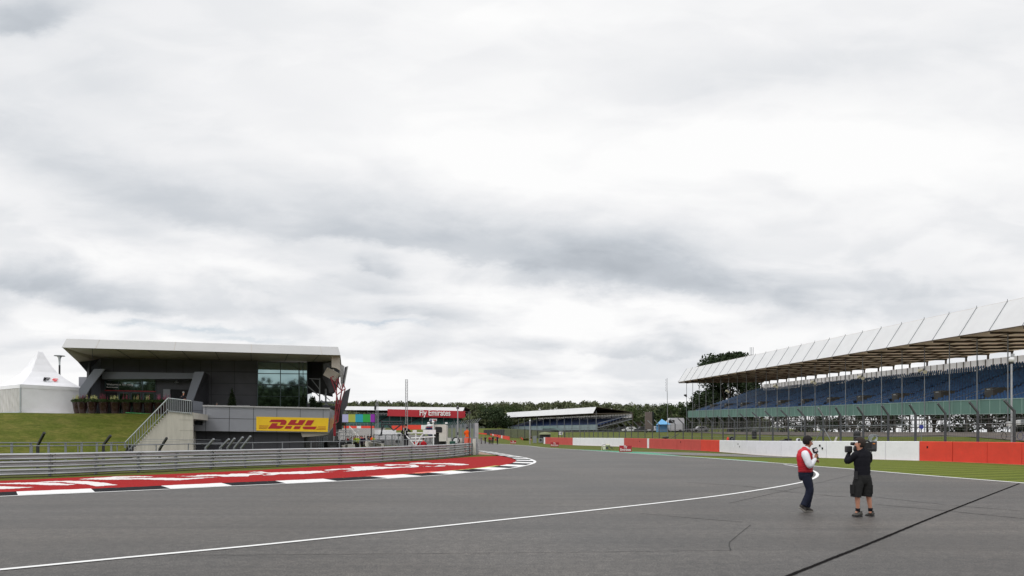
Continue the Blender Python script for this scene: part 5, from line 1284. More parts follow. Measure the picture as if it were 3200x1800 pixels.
for s in 'LR':
    a('s'+s,.045,.045,'chest2'); a('e'+s,.034,.034,'s'+s); a('w'+s,.030,.030,'e'+s); a('h'+s,.07,.07,'pelvis'); a('k'+s,.058,.058,'h'+s)
    kk, aa = d['k'+s], d['a'+s]
    J.append((kk.lerp(aa,.3)+Vector((0,-.015,0)),.058,.058)); E_.append((ix['k'+s], len(J)-1)); J.append((aa,.034,.034)); E_.append((len(J)-2, len(J)-1)); ix['a'+s] = len(J)-1
J.append((Q7(1060,1245),.03,.03)); E_.append((ix['aL'], len(J)-1)); J.append((Q7(1262,1245,.05),.03,.03)); E_.append((ix['aR'], len(J)-1))
hero_hand(J, E_, ix['wL'], Q7(978,368,.20), Vector((.35,0,1)), Vector((-.5,.75,.1)), Vector((.9,0,-.2)), 1.1, .7)
hero_hand(J, E_, ix['wR'], Q7(1095,385,.44), Vector((-1,0,.2)), Vector((0,-.8,.3)), Vector((0,0,1)), 1.0, .7)
skin(J, E_, 'body', M_skin, opr, 2)
head_parts(opr, Q7(1112,258), (-.9,.42,-.05), M_hairb, M_skin, .108)
g = MB(); sweep(g, [Q7(1155,715),Q7(1155,650),Q7(1152,580),Q7(1148,500),Q7(1148,430),Q7(1145,385),Q7(1132,350),Q7(1122,330)], [(.168,.125),(.168,.125),(.170,.13),(.178,.135),(.182,.13),(.160,.11),(.095,.085),(.068,.068)], (1,0,0), 22)
sweep(g, [Q7(1095,400,.0),Q7(1060,420,-.01),Q7(1005,470,.04),Q7(945,508,.10),Q7(936,490,.12),Q7(946,450,.16),Q7(960,400,.215)], [.085,.085,.070,.062,.060,.054,.042], (0,1,0), 14)
sweep(g, [Q7(1205,400,.0),Q7(1235,420,.03),Q7(1248,470,.16),Q7(1240,500,.28),Q7(1190,450,.36),Q7(1138,405,.42)], [.085,.085,.072,.062,.054,.042], (0,1,0), 14)
fixn(g.build('black_top', M_blk, opr, smooth=True))
g = MB(); sweep(g, [Q7(1157,700),Q7(1157,735),Q7(1157,780),Q7(1157,830)], [(.172,.135),(.176,.14),(.172,.14),(.13,.11)], (1,0,0), 22)
sweep(g, [Q7(1115,745),Q7(1098,820,-.01),Q7(1080,900,-.02),Q7(1066,970,-.03),Q7(1062,1008,-.03)], [(.118,.125),(.118,.12),(.115,.115),(.112,.112),(.112,.112)], (1,0,0), 16)
sweep(g, [Q7(1200,745),Q7(1212,820,.01),Q7(1218,900,.02),Q7(1218,970,.03),Q7(1217,1003,.03)], [(.118,.125),(.116,.12),(.112,.115),(.108,.11),(.108,.11)], (1,0,0), 16)
fixn(g.build('shorts', M_short, opr, smooth=True))
for x, dy in ((1010,-.07),(1272,-.02)): MB().box(Q7(x,900,dy), (.03,.14,.2)).build('cargo_pocket', M_short, opr)
MB().box(Q7(1062,700,-.12), (.06,.05,.17)).build('belt_pouch', M_plast, opr)
for aa, x in ((d['aL'],1090),(d['aR'],1268)): MB().tube(aa+Vector((0,0,-.03)), aa+Vector((0,0,.04)), .046, 12, .05).build('sock', M_blk, opr, smooth=True)
shoe('trainer', Q7(1148,1288,.02), Q7(950,1285,-.06)+Vector((.10,-.0,0)), (0,0,1), M_shoe, opr, .052)
shoe('trainer', Q7(1318,1286,.02), Q7(1200,1286,.22), (0,0,1), M_shoe, opr, .052)
# shoulder camera
tvc = thing('video_camera', 'black broadcast camera with lens and coiled cable on the shoulder of the man in shorts', 'camera', tuple(Q7(1220,310,.16)))
fw = Vector((-1, .12, .02)).normalized(); sdv = Vector((0,0,1)).cross(fw).normalized(); R = Matrix((fw, sdv, fw.cross(sdv))).transposed()
def cb(name, x, y, dy, size, m, bev=.012, R_=R):
    o = MB().box(Q7(x, y, dy), size, R_).build(name, m, tvc); b_ = o.modifiers.new('b', 'BEVEL'); b_.width = bev; b_.segments = 2; return o
cb('camera_body', 1215, 300, .17, (.34,.11,.20), M_plast); cb('battery', 1308, 290, .15, (.115,.13,.22), M_plastg); cb('battery_plate', 1272, 345, .15, (.20,.12,.07), M_plast)
MB().tube(Q7(1150,330,.18), Q7(1035,332,.20), .045, 16, .055).build('lens', M_plastg, tvc, smooth=True)
cb('lens_hood', 958, 335, .21, (.13,.14,.15), M_plast, .02)
cb('front_block', 1078, 322, .19, (.10,.11,.12), M_plast)
MB().tube(Q7(1042,258,.16), Q7(992,256,.16), .040, 14, .034).build('viewfinder', M_plast, tvc, smooth=True)
MB().path([Q7(1042,258,.16), Q7(1100,262,.26), Q7(1130,290,.22)], .016, 6).build('viewfinder_arm', M_plast, tvc)
MB().path([Q7(1165,270,.17), Q7(1170,220,.17), Q7(1240,215,.17), Q7(1268,250,.17)], .024, 8).build('carry_handle', M_plast, tvc)
mb = MB()
for k in range(5):
    c = Q7(1298, 178, .1+.03*k); r_ = .10-.006*k; mb.path([c+Vector((r_*cos(q*.42)*1.0+.012*k, .02*sin(q*.8+k), r_*.85*sin(q*.42+.2*k))) for q in range(16)], .0075, 5)
mb.build('coiled_cable', mat('cable_grey', srgb(150,156,158), .35, .5), tvc)
MB().path([Q7(1278,372,.12), Q7(1276,400,.10), Q7(1264,432,.05), Q7(1245,445,.0)], .014, 6).build('strap', M_plast, tvc)
MB().box(Q7(1318,255,.07), (.05,.01,.02)).build('amber_light', mat('amber', srgb(220,130,40), .4), tvc)

# ---- smaller figures --------------------------------------------------------
def figure(lab, base, face, H, top, legs, skinm=M_skin, hairm=M_hair, stride=.22, lean=0., arms='down', sleeves='long', group=None, extra=None):
    s = H/1.78; fw_ = Vector((cos(face), sin(face), 0)); sd_ = Vector((-sin(face), cos(face), 0)); base = Vector(base)
    def q(x, y, z): return base+(fw_*x+sd_*y)*s+Vector((0,0,z*s))+fw_*lean*z
    t = thing('person', lab, 'person', tuple(base), 0, group)
    J = [(q(0,0,.98),.12*s,.12*s),(q(0,0,1.15),.11*s),(q(0,0,1.35),.125*s),(q(.01,0,1.50),.055*s),(q(.02,0,1.60),.05*s),(q(.02,0,1.69),.078*s),(q(.02,0,1.74),.055*s),(q(.10,0,1.665),.014*s)]
    J = [(j[0], j[1]*(.78 if i < 3 else 1), j[1]*(.78 if i < 3 else 1)) for i, j in enumerate(J)]; E2 = [(0,1),(1,2),(2,3),(3,4),(4,5),(5,6),(5,7)]
    hands = []
    tops = [(q(0,0,.95),.135*s,.135*s),(q(0,0,1.15),.13*s,.13*s),(q(0,0,1.36),.145*s,.145*s),(q(.0,0,1.47),.085*s,.085*s)]; te = [(0,1),(1,2),(2,3)]
    lg = [(q(0,0,.96),.13*s,.13*s)]; le = []
    for sg in (-1, 1):
        sh = q(0,.17*sg,1.40)
        if arms == 'down': el, wr, ha = q(-.04*sg,.26*sg,1.12), q(.08*sg+.03,.27*sg,.88), q(.10*sg+.03,.27*sg,.80)
        elif arms == 'front': el, wr, ha = q(.02,.26*sg,1.12), q(.26,.12*sg,1.12), q(.32,.06*sg,1.15)
        elif arms == 'hips': el, wr, ha = q(-.05,.36*sg,1.14), q(.04,.20*sg,1.02), q(.06,.15*sg,1.0)
        else: el, wr, ha = q(.05,.26*sg,1.15), q(.22,.2*sg,1.28), q(.27,.18*sg,1.33)
        b0 = len(J); J += [(sh,.042*s,.042*s),(el,.034*s,.034*s),(wr,.028*s,.028*s),(ha,.030*s,.022*s)]; E2 += [(2,b0),(b0,b0+1),(b0+1,b0+2),(b0+2,b0+3)]
        fd = (ha-wr).normalized()
        for kf in range(4): 
            J.append((ha+fd*.07*s+fw_*(kf-1.5)*.016*s, .008*s,.008*s)); E2.append((b0+3, len(J)-1))
        J.append((ha+fd*.03*s+fw_*.035*s, .009*s,.009*s)); E2.append((b0+3, len(J)-1))
        c0 = len(tops)
        if sleeves == 'long': tops += [(sh,.07*s,.07*s),(el,.055*s,.055*s),(wr,.042*s,.042*s)]; te += [(2,c0),(c0,c0+1),(c0+1,c0+2)]
        else: tops += [(sh,.072*s,.072*s),(sh.lerp(el,.7),.06*s,.06*s)]; te += [(2,c0),(c0,c0+1)]
        hp, kn, an = q(0,.09*sg,.92), q(.05+.5*stride*sg*.5,.10*sg,.50), q(stride*sg*.5,.10*sg,.09)
        b0 = len(J); J += [(hp,.065*s,.065*s),(kn,.045*s,.045*s),(an,.035*s,.035*s),(an+fw_*.12*s+Vector((0,0,-.05*s)),.03*s,.03*s)]; E2 += [(0,b0),(b0,b0+1),(b0+1,b0+2),(b0+2,b0+3)]
        c0 = len(lg); lg += [(hp,.10*s,.10*s),(kn,.075*s,.075*s),(an+Vector((0,0,.03)),.06*s,.06*s)]; le += [(0,c0),(c0,c0+1),(c0+1,c0+2)]
        MB().box(an+fw_*.06*s+Vector((0,0,-.045*s)), (.27*s,.10*s,.09*s), Matrix((fw_,sd_,Vector((0,0,1)))).transposed()).build('shoe', M_shoed, t)
    skin(J, E2, 'body', skinm, t, 1); 
    ga = MB(); sweep(ga, [q(0,0,.90),q(0,0,1.1),q(0,0,1.33),q(0,0,1.44),q(.01,0,1.5)], [(.17*s,.115*s),(.165*s,.115*s),(.19*s,.125*s),(.15*s,.10*s),(.06*s,.06*s)], sd_, 12, 2)
    for c0 in ((4, 7) if sleeves == 'long' else (4, 6)): pp = tops[c0:c0+(3 if sleeves == 'long' else 2)]; sweep(ga, [x[0] for x in pp], [x[1] for x in pp], fw_, 8, 2)
    fixn(ga.build('top', top, t, smooth=True)); gb = MB(); sweep(gb, [q(0,0,1.0),q(0,0,.9),q(0,0,.82)], [(.165*s,.12*s),(.17*s,.125*s),(.12*s,.1*s)], sd_, 12, 2)
    for c0 in (1, 4): pp = lg[c0:c0+3]; sweep(gb, [x[0] for x in pp], [x[1]*1.05 for x in pp], sd_, 8, 2)
    fixn(gb.build('trousers', legs, t, smooth=True))
    MB().ball(tuple(q(-.005,0,1.725)), .093*s, 10, 7, (1,1,1.0)).build('hair', hairm, t, smooth=True)
    if extra: extra(t, q, s)
    return t
M_redc = clothm('red_jacket', srgb(170,30,40)); M_greyc = clothm('grey_cloth', srgb(110,104,108)); M_purp = clothm('dark_blue_top', srgb(36,30,66)); M_drk = clothm('dark_cloth', (.015,.014,.018)); M_oran = clothm('orange_overalls', srgb(228,92,24)); M_hv = clothm('hi_vis_yellow', srgb(176,196,66)); M_wcl = clothm('white_cloth', (.6,.6,.62)); M_olive = clothm('teal_top', srgb(40,90,100))
def walker(px, py, top, legs, lab, H=1.78, face=-1.9, arms='down', **k): b = G(px, py); figure(lab, b, face, H, top, legs, arms=arms, group='people walking up the track', stride=.35, sleeves='short', **k)
def flagx(col):
    def f(t, q, s): MB().box(q(.25,-.32,.95), (.3*s,.05*s,.35*s)).build('bag', col, t)
    return f
walker(1504.6,1387.2,M_greyc,M_greyc,'person in grey clothes, leftmost of the group walking on the track')
walker(1516.7,1387,M_drk,M_drk,'lone dark-clad person second from the left of the walking group')
walker(1529,1387.5,M_redc,M_drk,'person in a red jacket walking in the middle of the track group')
walker(1540.3,1388.5,M_drk,M_drk,'tall person in black beside the one in the red jacket', 1.85)
walker(1534.5,1387.6,M_redc,M_drk,'person in red half hidden between the red jacket and the tall person in black', 1.72)
walker(1554.5,1388.6,M_purp,M_drk,'person in a dark blue top with a red bag, rightmost of the walking group', 1.86, extra=flagx(M_redc))
# marshal in orange by the grey fence, standing on a low platform
def plat(lab, c, w, dd, h, rz=0.):
    t = thing('platform', lab, 'platform', (c.x, c.y, 0), rz); local(MB().span(-w/2,w/2,-dd/2,dd/2,h-.08,h), 'deck', M_galvd, t)
    for x in (-1,1):
        for y in (-1,1): local(MB().span(x*w/2-.04,x*w/2+.04,y*dd/2-.04,y*dd/2+.04,0,h-.08), 'leg', M_galvd, t)
    return t
c = W(1459.5, 1362, 66); plat('low steel platform under the marshal in orange', c, 1.6, 1.2, .85)
figure('marshal in orange overalls leaning on the rail, back to the track', (c.x, c.y, .85), 1.45, 1.78, M_oran, M_oran, skinm=M_skin2, arms='front', stride=.05)
MB_ = None
c = W(1269, 1362, 54); plat('low steel platform under the photographer in black', c, 1.6, 1.2, .9)
def pbelt(t, q, s):
    for x in (-.2, .05): MB().box(q(-.22, x+.08, 1.38), (.03,.20,.26)).build('pocket', M_lconc, t)
    MB().box(q(-.24, .0, 1.12), (.03,.34,.36)).build('white_bib', M_wcl, t)
figure('man in black with white bib squares, standing behind the crash barrier', (c.x, c.y, .9), 1.5, 1.82, M_drk, M_drk, arms='hips', stride=.08, extra=pbelt)
for (x, Y, z0, lab, topm, arms_, face) in ((569, None, 3.7, 'man in dark jacket leaning at the top of the concrete stair', M_drk, 'front', -.6), (670, None, 3.75, 'seated-height person in red and white on the balcony', M_wcl, 'front', 0.)):
    v = -2.5 if x < 600 else 1.6; b = BP(x, 1285, v); hgt = 1.75 if x < 600 else 1.35
    figure(lab, (b.x, b.y, z0-(0 if x < 600 else .35)), face, hgt, topm, M_drk, skinm=M_skin, hairm=mat('grey_hair', (.2,.19,.18), .8), arms=arms_, lean=.12, stride=.05)
CR = [(1103,1376,'man in a teal shirt beside the white pit stands',M_olive,M_drk,118),(1111,1371,'person in dark clothes behind the teal shirt',M_drk,M_drk,126),(1118,1382,'person with a dark red top walking in the pit lane',M_redc,M_drk,112),
      (1139,1391,'dark-clad person walking alone down the pit lane',M_drk,M_drk,106),(1152,1391,'second dark-clad person in the pit lane, nearest the pit wall',M_drk,M_drk,108),(1121,1362,'person in white standing far up the pit lane',M_wcl,M_drk,150),
      (1128,1368,'person in dark top next to the one in white up the pit lane',M_drk,M_drk,140),(1106,1386,'person in an orange-red jacket by the pit stands',M_oran,M_drk,96),(1112,1393,'person in a hi-vis yellow jacket just behind the crash barrier',M_hv,M_drk,88),
      (1118,1394,'second hi-vis yellow person just behind the crash barrier',M_hv,M_drk,89),(1150,1358,'dark-clad person on the grass beyond the pit wall',M_drk,M_drk,170),(1158,1358,'person in black on the grass, right of the other one',M_drk,M_drk,168),(1168,1370,'person in a yellow tabard near the grey fencing',M_hv,M_drk,128),(1162,1366,'person in orange near the grey fencing',M_oran,M_drk,134)]
CR += [(1098,1372,'dark-clad person at the far end of the white pit stands',M_drk,M_drk,124),(1114,1376,'person in grey between the teal shirt and the pit wall',M_greyc,M_drk,121),(1124,1372,'person in navy beside the pit wall, beyond the red top',M_purp,M_drk,130),(1131,1376,'person in a dark red shirt nearest the pit wall rail',M_redc,M_drk,122),
 (1090,1384,'person in black bending over the middle pit stand',M_drk,M_drk,102),(1099,1388,'person in white shirt in front of the lowest pit stand',M_wcl,M_drk,94),(1126,1384,'person in grey walking behind the dark red top in the pit lane',M_greyc,M_drk,110),(1109,1364,'person in dark clothes farthest up the pit lane by the stands',M_drk,M_drk,146),
 (1132,1392,'person in navy just over the crash barrier, left of the lone walker',M_purp,M_drk,92),(1084,1390,'person in dark red beside the pale equipment case',M_redc,M_drk,86)]
for px, py, lab, tm, lm, Y in CR:
    figure(lab, ((px-CXP)/F*Y, Y, max(0, hz((px-CXP)/F*Y, Y))), rt_.uniform(-2.5,-.8), rt_.uniform(1.68,1.85), tm, lm, stride=.3, group='people in the pit lane')
# ------------------------------------------------------------------ pit lane area
def drape(pts, name, m, e):
    """strip given by left/right pairs that follows the ground"""
    mb = MB()
    for l, r in pts:
        l = Vector(l); r = Vector(r)
        for p in (l, r): mb.v.append((p.x, p.y, hz(p.x, p.y)+e))
    mb.f = [(2*i, 2*i+1, 2*i+3, 2*i+2) for i in range(len(pts)-1)]; return tag(mb.build(name, m), kind='structure')
rows = []
for y in np.linspace(52, 330, 70):
    xr = -17.0-(y-55)*.2317*.62; rows.append(((-17-(y-55)*.26-26, y), (xr-1.0, y)))
drape(rows, 'pit_lane', M_asph2, .015)
# pit wall line: low pale wall running away
pw = thing('pit_wall', 'low pale wall running away along the pit lane', 'wall', (-22, 100, 0)); mb = MB(); P_ = []
for px, py in ((1186,1392),(1165,1376),(1150,1366),(1135,1355),(1124,1347)): P_.append((px, py))
wpt = [Vector((-14.2,74,0)), Vector((-19.8,95,0)), Vector((-27,125,0)), Vector((-38,170,0)), Vector((-62,260,0))]
for a, b in zip(wpt, wpt[1:]):
    a = a+Vector((0,0,hz(a.x,a.y))); b = b+Vector((0,0,hz(b.x,b.y))); mb.prism([a, b, b+Vector((0,0,.9)), a+Vector((0,0,.95))], Vector((.3,.06,0)))
fixn(mb.build('wall_face', M_lconc, pw))
mb = MB()
for a, b in zip(wpt, wpt[1:]): mb.tube(a+Vector((0,0,1.15+hz(a.x,a.y))), b+Vector((0,0,1.1+hz(b.x,b.y))), .05, 5)
mb.build('rail', M_galv, pw)
# colour bar screen
t = thing('video_screen', 'large outdoor screen showing vertical colour bars beside the dark building', 'screen', tuple(W(1119,1362,140)))
Ys = 140; mb = MB(); mb.prism([W(1066,1293,Ys), W(1172,1293.5,Ys), W(1172,1320.5,Ys), W(1066,1319.5,Ys)], Vector((0,.5,0))); fixn(mb.build('housing', M_dkpost, t))
for a, b, c in ((1066.5,1088.5,(158,158,190)),(1088.5,1110.5,(150,158,60)),(1110.5,1134,(30,140,160)),(1134,1157.5,(34,146,56)),(1157.5,1171,(130,30,150))):
    p = [W(a,1294.5,Ys-.05), W(b,1294.7,Ys-.05), W(b,1319.6,Ys-.05), W(a,1319,Ys-.05)]; m_ = mat('bar_%d_%d' % (a, b), srgb(*c), .6, var=.03, emit=.08)
    m_.node_tree.nodes['Principled BSDF'].inputs['Base Color']; MB().quad(*p).build('colour_bar', m_, t)
mb = MB()
for x in (1080, 1160): mb.tube(W(x,1319,Ys+.3), Vector((W(x,1319,Ys).x, Ys+.3, 0)), .12, 6)
mb.build('support', M_dkpost, t)
# sloping gantries of the pit stands
M_wtube = mat('white_tube', (.72,.72,.73), .5)
for k, (px, py0, py1, Y, w, lab) in enumerate(((1072,1351,1395,84,58,'white framed pit stand nearest the dark building'),(1084,1345,1390,98,60,'white framed pit stand in the middle of the three'),(1076,1361,1392,90,74,'lowest white framed pit stand just over the crash barrier'))):
    a, b = W(px-w*.5, py0, Y), W(px+w*.5, py0+2, Y); g = 0; t = thing('pit_stand', lab, 'pit stand', ((a.x+b.x)/2, Y, 0), 0, 'pit stands')
    MB().bar(a, b, .14, .12).bar(a+Vector((0,1.6,.0)), b+Vector((0,1.6,0)), .12, .12).bar(a, a+Vector((0,1.6,0)), .1).bar(b, b+Vector((0,1.6,0)), .1).build('canopy_frame', M_wtube, t)
    for f in (0, .33, .66, 1): p = a.lerp(b, f); MB().tube(Vector((p.x,p.y,0)), p, .06, 6).build('leg', M_wtube, t)
    for f in (.15, .5, .8):
        p = a.lerp(b, f); MB().box((p.x, p.y+.3, 1.0), (.7,.5,.5)).build('console', M_dkpost if k != 1 else M_galvd, t)
    MB().bar(Vector((a.x,a.y,.9)), Vector((b.x,b.y,.9)), .5, .06).build('desk', M_wtube if k == 2 else M_galvd, t)
# grey equipment cases and barrels by the garages
for k, (px, py, Y, s, c, lab) in enumerate(((1046,1392,70,.9,'d','dark equipment case by the garage doors'),(1062,1392,74,1.0,'d','tall dark equipment case near the pit stands'),(1078,1392,72,.7,'w','pale equipment case below the lowest pit stand'),(1094,1394,70,.8,'w','pale box right of the lowest pit stand'),(1033,1390,68,1.1,'d','black case nearest the building corner'))):
    x = (px-CXP)/F*Y; t = thing('equipment_case', lab, 'case', (x, Y, 0), .2*k, 'equipment cases by the garages')
    o = local(MB().span(-s/2,s/2,-.35,.35,.12,.12+s), 'box', M_dkpost if c == 'd' else M_lconc, t); bb = o.modifiers.new('b','BEVEL'); bb.width = .04
    for xx in (-1,1): local(MB().tube((xx*s*.4,-.2,0),(xx*s*.4,.2,0),.1), 'wheel', M_plast, t)
    local(MB().bar((-s*.3,-.38,.12+s*.6),(s*.3,-.38,.12+s*.6),.04), 'handle', M_galvd, t)
# mesh fence panels between pit wall and frame
for k in range(5):
    a, b = W(1166+k*20, 1358, 84-k*4), W(1184+k*20, 1358.5, 81-k*4); t = thing('mesh_fence', ['leftmost','second','middle','fourth','rightmost'][k]+' grey mesh panel in the row behind the crash barrier', 'fence panel', (a.x, a.y, 0), 0, 'grey mesh panels')
    lo = lambda p: Vector((p.x, p.y, .05))
    MB().path([lo(a), a, b, lo(b), lo(a)], .035, 5).build('frame', M_galvd, t); mb = MB()
    for q in range(12): f = (q+.5)/12; mb.tube(lo(a).lerp(lo(b), f), a.lerp(b, f), .011, 3, cap=False)
    for q in range(8): f = (q+.5)/8; mb.tube(lo(a).lerp(a, f), lo(b).lerp(b, f), .011, 3, cap=False)
    mb.build('mesh_infill', M_wire, t)
# white tube barrier frame with V legs
t = thing('tube_frame', 'white tube frame with V shaped legs behind the crash barrier', 'frame', tuple(W(1300,1362,52))); Yf = 53
mb = MB()
for a, b in (((1273,1353.5),(1322,1353)),((1270,1362),(1295,1391)),((1300,1391),(1321,1356)),((1285,1369),(1360,1365)),((1299.5,1353),(1299.5,1392)),((1283,1376),(1320,1377))): mb.tube(W(*a,Yf), W(*b,Yf), .05, 6)
mb.build('frame', M_wtube, t)
MB().box(W(1296,1348.5,Yf), (.3,.1,.22)).build('white_box', M_wtube, t); MB().box(W(1342,1350,Yf+1), (1.0,.05,.35)).build('canvas', M_wtube, t)
# kneeling people by the frame
for px, lab, m_ in ((1303,'crouching person in dark red behind the white V frame',M_redc),(1325,'crouching person in red and black right of the V frame',M_redc)):
    c = W(px, 1362, 55); figure(lab, (c.x, c.y, .0), 2., 1.62, m_, M_drk, arms='front', stride=.1, lean=.1)
# grey cabin
Yc = 59; t = thing('cabin', 'pale grey cabin with a dark rounded window at the end of the crash barrier', 'cabin', tuple(W(1375,1390,Yc)))
def CP(x, y, dy=0.): return W(x, y, Yc+dy)
mb = MB(); mb.prism([CP(1357,1327), CP(1389,1326.5), CP(1394,1329), CP(1394,1379), CP(1372,1379), CP(1372,1352), CP(1358,1352)], Vector((0,1.4,0))); o = fixn(mb.build('body', M_lconc, t))
mb = MB(); mb.prism([CP(1360,1334,-.04), CP(1379,1334,-.04), CP(1381.5,1337,-.04), CP(1381.5,1349,-.04), CP(1379,1351.5,-.04), CP(1359,1351,-.04)], Vector((0,.03,0))); fixn(mb.build('window', M_dark, t))
mb = MB(); mb.prism([CP(1357,1352,.3), CP(1372,1352,.3), CP(1372,1379,.3), CP(1391,1379,.3), CP(1391,1392,.3), CP(1357,1392,.3)], Vector((0,.8,0))); fixn(mb.build('dark_base', M_dark, t))
MB().tube(CP(1353.5,1320,-.3), CP(1354.5,1392,-.3), .06, 8).build('pole', M_wtube, t); MB().ball(tuple(CP(1353.5,1319,-.3)), .12, 8, 6).build('lamp', M_wtube, t)
MB().box(CP(1395,1322,.4), (.22,.2,.12)).build('roof_light', M_wtube, t)
# navy draped platform with covered camera
t = thing('camera_platform', 'navy draped camera platform left of the grey cabin', 'platform', tuple(W(1342,1392,60)))
mb = MB(); mb.prism([W(1331,1335.5,60), W(1352,1336,60), W(1351,1362,60), W(1337,1361,60)], Vector((0,1.2,0))); fixn(mb.build('drape', clothm('navy_drape', (.02,.025,.08)), t))
MB().tube(W(1334,1362,60.3), W(1326,1392,60.3), .05, 6).tube(W(1350,1362,60.3), W(1352,1392,60.3), .05, 6).tube(W(1334,1336,60.2), W(1322,1362,60.2), .12, 6).build('legs', M_galvd, t)
t = thing('covered_camera', 'camera under a white rain cover on the navy draped platform', 'camera', tuple(W(1339,1333,60.6)))
MB().ball(tuple(W(1339,1323,60.6)), .13, 10, 7, (1,1,.9)).build('cover_top', M_wtube, t, smooth=True); MB().ball(tuple(W(1341,1330.5,60.6)), .2, 10, 7, (1.4,1,.7)).build('cover', M_wtube, t, smooth=True); MB().ball(tuple(W(1350,1329,60.8)), .15, 8, 6, (1.2,1,.6)).build('cover_tail', M_horn, t, smooth=True)
# white notice board on posts
t = thing('notice_board', 'white notice board with blue and red marks in front of the red banner', 'sign', tuple(W(1353,1362,75)))
mb = MB(); mb.prism([W(1341.5,1309,75), W(1365,1309,75), W(1365,1316,75), W(1341.5,1316,75)], Vector((0,.06,0))); o = fixn(mb.build('board', M_wtube, t))
MB().prism([W(1345,1310.5,74.96), W(1348,1310,74.96), W(1350,1315,74.96), W(1343.5,1315,74.96)], Vector((0,.02,0))).build('blue_mark', mat('blue_mark', (.03,.05,.2)), o); MB().prism([W(1353,1311,74.96), W(1363,1311,74.96), W(1363,1314.5,74.96), W(1353,1314.5,74.96)], Vector((0,.02,0))).build('red_mark', M_redf, o)
mb = MB(); mb.tube(W(1344,1316,75), Vector((W(1344,1316,75).x,75,0)), .06, 6).tube(W(1362,1316,75), Vector((W(1362,1316,75).x,75,0)), .06, 6); mb.build('posts', M_post, t)
# palisade fence at the right of the cabin
pf = thing('palisade_fence', 'grey slatted security fence with raking tops behind the orange marshal', 'fence', tuple(W(1445,1380,70)))
NF = 26
for k in range(NF+1):
    f = k/NF; px = 1398+(1490-1398)*f; Yp = 92-(92-68)*f**.8; topy = 1330+(1321-1330)*f
    A = W(px, topy, Yp); g = Vector((A.x, A.y, 0)); big_ = k % 4 == 0 or k == NF
    MB().bar(g, A, .10 if not big_ else .14, .06 if not big_ else .16, up=(1,0,0)).build('pale', M_galvd, pf)
    if k % 2 == 0: MB().bar(A, A+Vector((.38,-.2,.42)), .06, .06).build('raking_arm', M_galvd, pf)
mb = MB()
for z in (.5, 1.4): mb.tube(Vector((W(1398,1362,92).x, 92, z)), Vector((W(1490,1362,68).x, 68, z)), .04, 5)
mb.build('rails', M_galvd, pf)
mb = MB(); A = W(1484,1322,66.5); B_ = W(1495,1322,66.5); mb.prism([Vector((A.x,A.y,0)), Vector((B_.x,B_.y,0)), B_, A], Vector((0,.12,0))); fixn(mb.build('end_panel', M_galv, pf))
# concrete blocks, reel and box along its foot
for k, (x0, x1, y0, kind) in enumerate(((1396,1409,1369,'b'),(1433,1443,1369,'b'),(1450,1462,1366,'p'),(1465,1472,1368,'p'),(1477,1486,1371,'b'))):
    A = W(x0, y0, 65); B_ = W(x1, y0, 65); w = (B_-A).length; t = tag(MB().prism([Vector((A.x,65,.0)), Vector((B_.x,65,.0)), B_, A], Vector((0,.5,0))).build('concrete_block', M_lconc if kind == 'b' else M_pink), ['pale concrete block just right of the grey cabin','pale concrete block in the middle of the fence foot','wide salmon painted block below the orange marshal','narrow salmon painted block right of the marshal','last pale block before the fence end'][k], 'block', 'blocks at the foot of the security fence'); fixn(t)
t = thing('drum', 'dark green drum between the pale blocks behind the crash barrier', 'drum', tuple(W(1414,1384,64.5)))
c = W(1414,1384,64.5); MB().lathe((c.x,c.y,.5), [(.26,0),(.28,.05),(.28,.75),(.24,.8)], 14).build('drum', mat('green_drum', srgb(34,78,66), .5), t); MB().lathe((c.x,c.y,0), [(.3,0),(.3,.5)], 10).build('stand', M_galvd, t)
t = thing('wheel', 'white faced wheel leaning behind the crash barrier, right of the green drum', 'wheel', tuple(W(1425,1380,64.5)))
c = W(1425,1377,64.5); MB().tube(c, c+Vector((0,.2,0)), .36, 18).build('tyre_ring', M_plast, t); MB().tube(c-Vector((0,.02,0)), c+Vector((0,.1,0)), .25, 18).build('face', M_wtube, t); MB().tube(Vector((c.x,c.y+.1,0)), c-Vector((0,-.1,.3)), .1, 6).build('prop', M_galvd, t)
t = thing('hand_railing', 'grey hand rail in front of the orange marshal', 'railing', tuple(W(1450,1370,63))); MB().tube(W(1430,1366.5,63.5), W(1490,1368,63.5), .035, 6).build('top_rail', M_galvd, t)
for x in (1430,1450,1472,1490): A = W(x,1367,63.5); MB().tube(Vector((A.x,A.y,0)), A, .03, 6).build('post', M_galvd, t)
for px, y0, m_, lab in ((1430.5,1268,M_galv,'slim pale pole left of the orange marshal'),(1466.5,1283,M_dkpost,'slim dark pole right of the orange marshal')):
    A = W(px, y0, 62); t = thing('pole', lab, 'pole', (A.x, A.y, 0)); MB().tube((A.x,A.y,0), A, .05 if m_ is M_galv else .035, 8).build('shaft', m_, t); MB().box(A-Vector((0,0,.2)), (.25,.12,.2)).build('camera_head', M_plastg, t); MB().box((A.x,A.y,2.0), (.12,.1,.25)).build('switch_box', M_plastg, t)
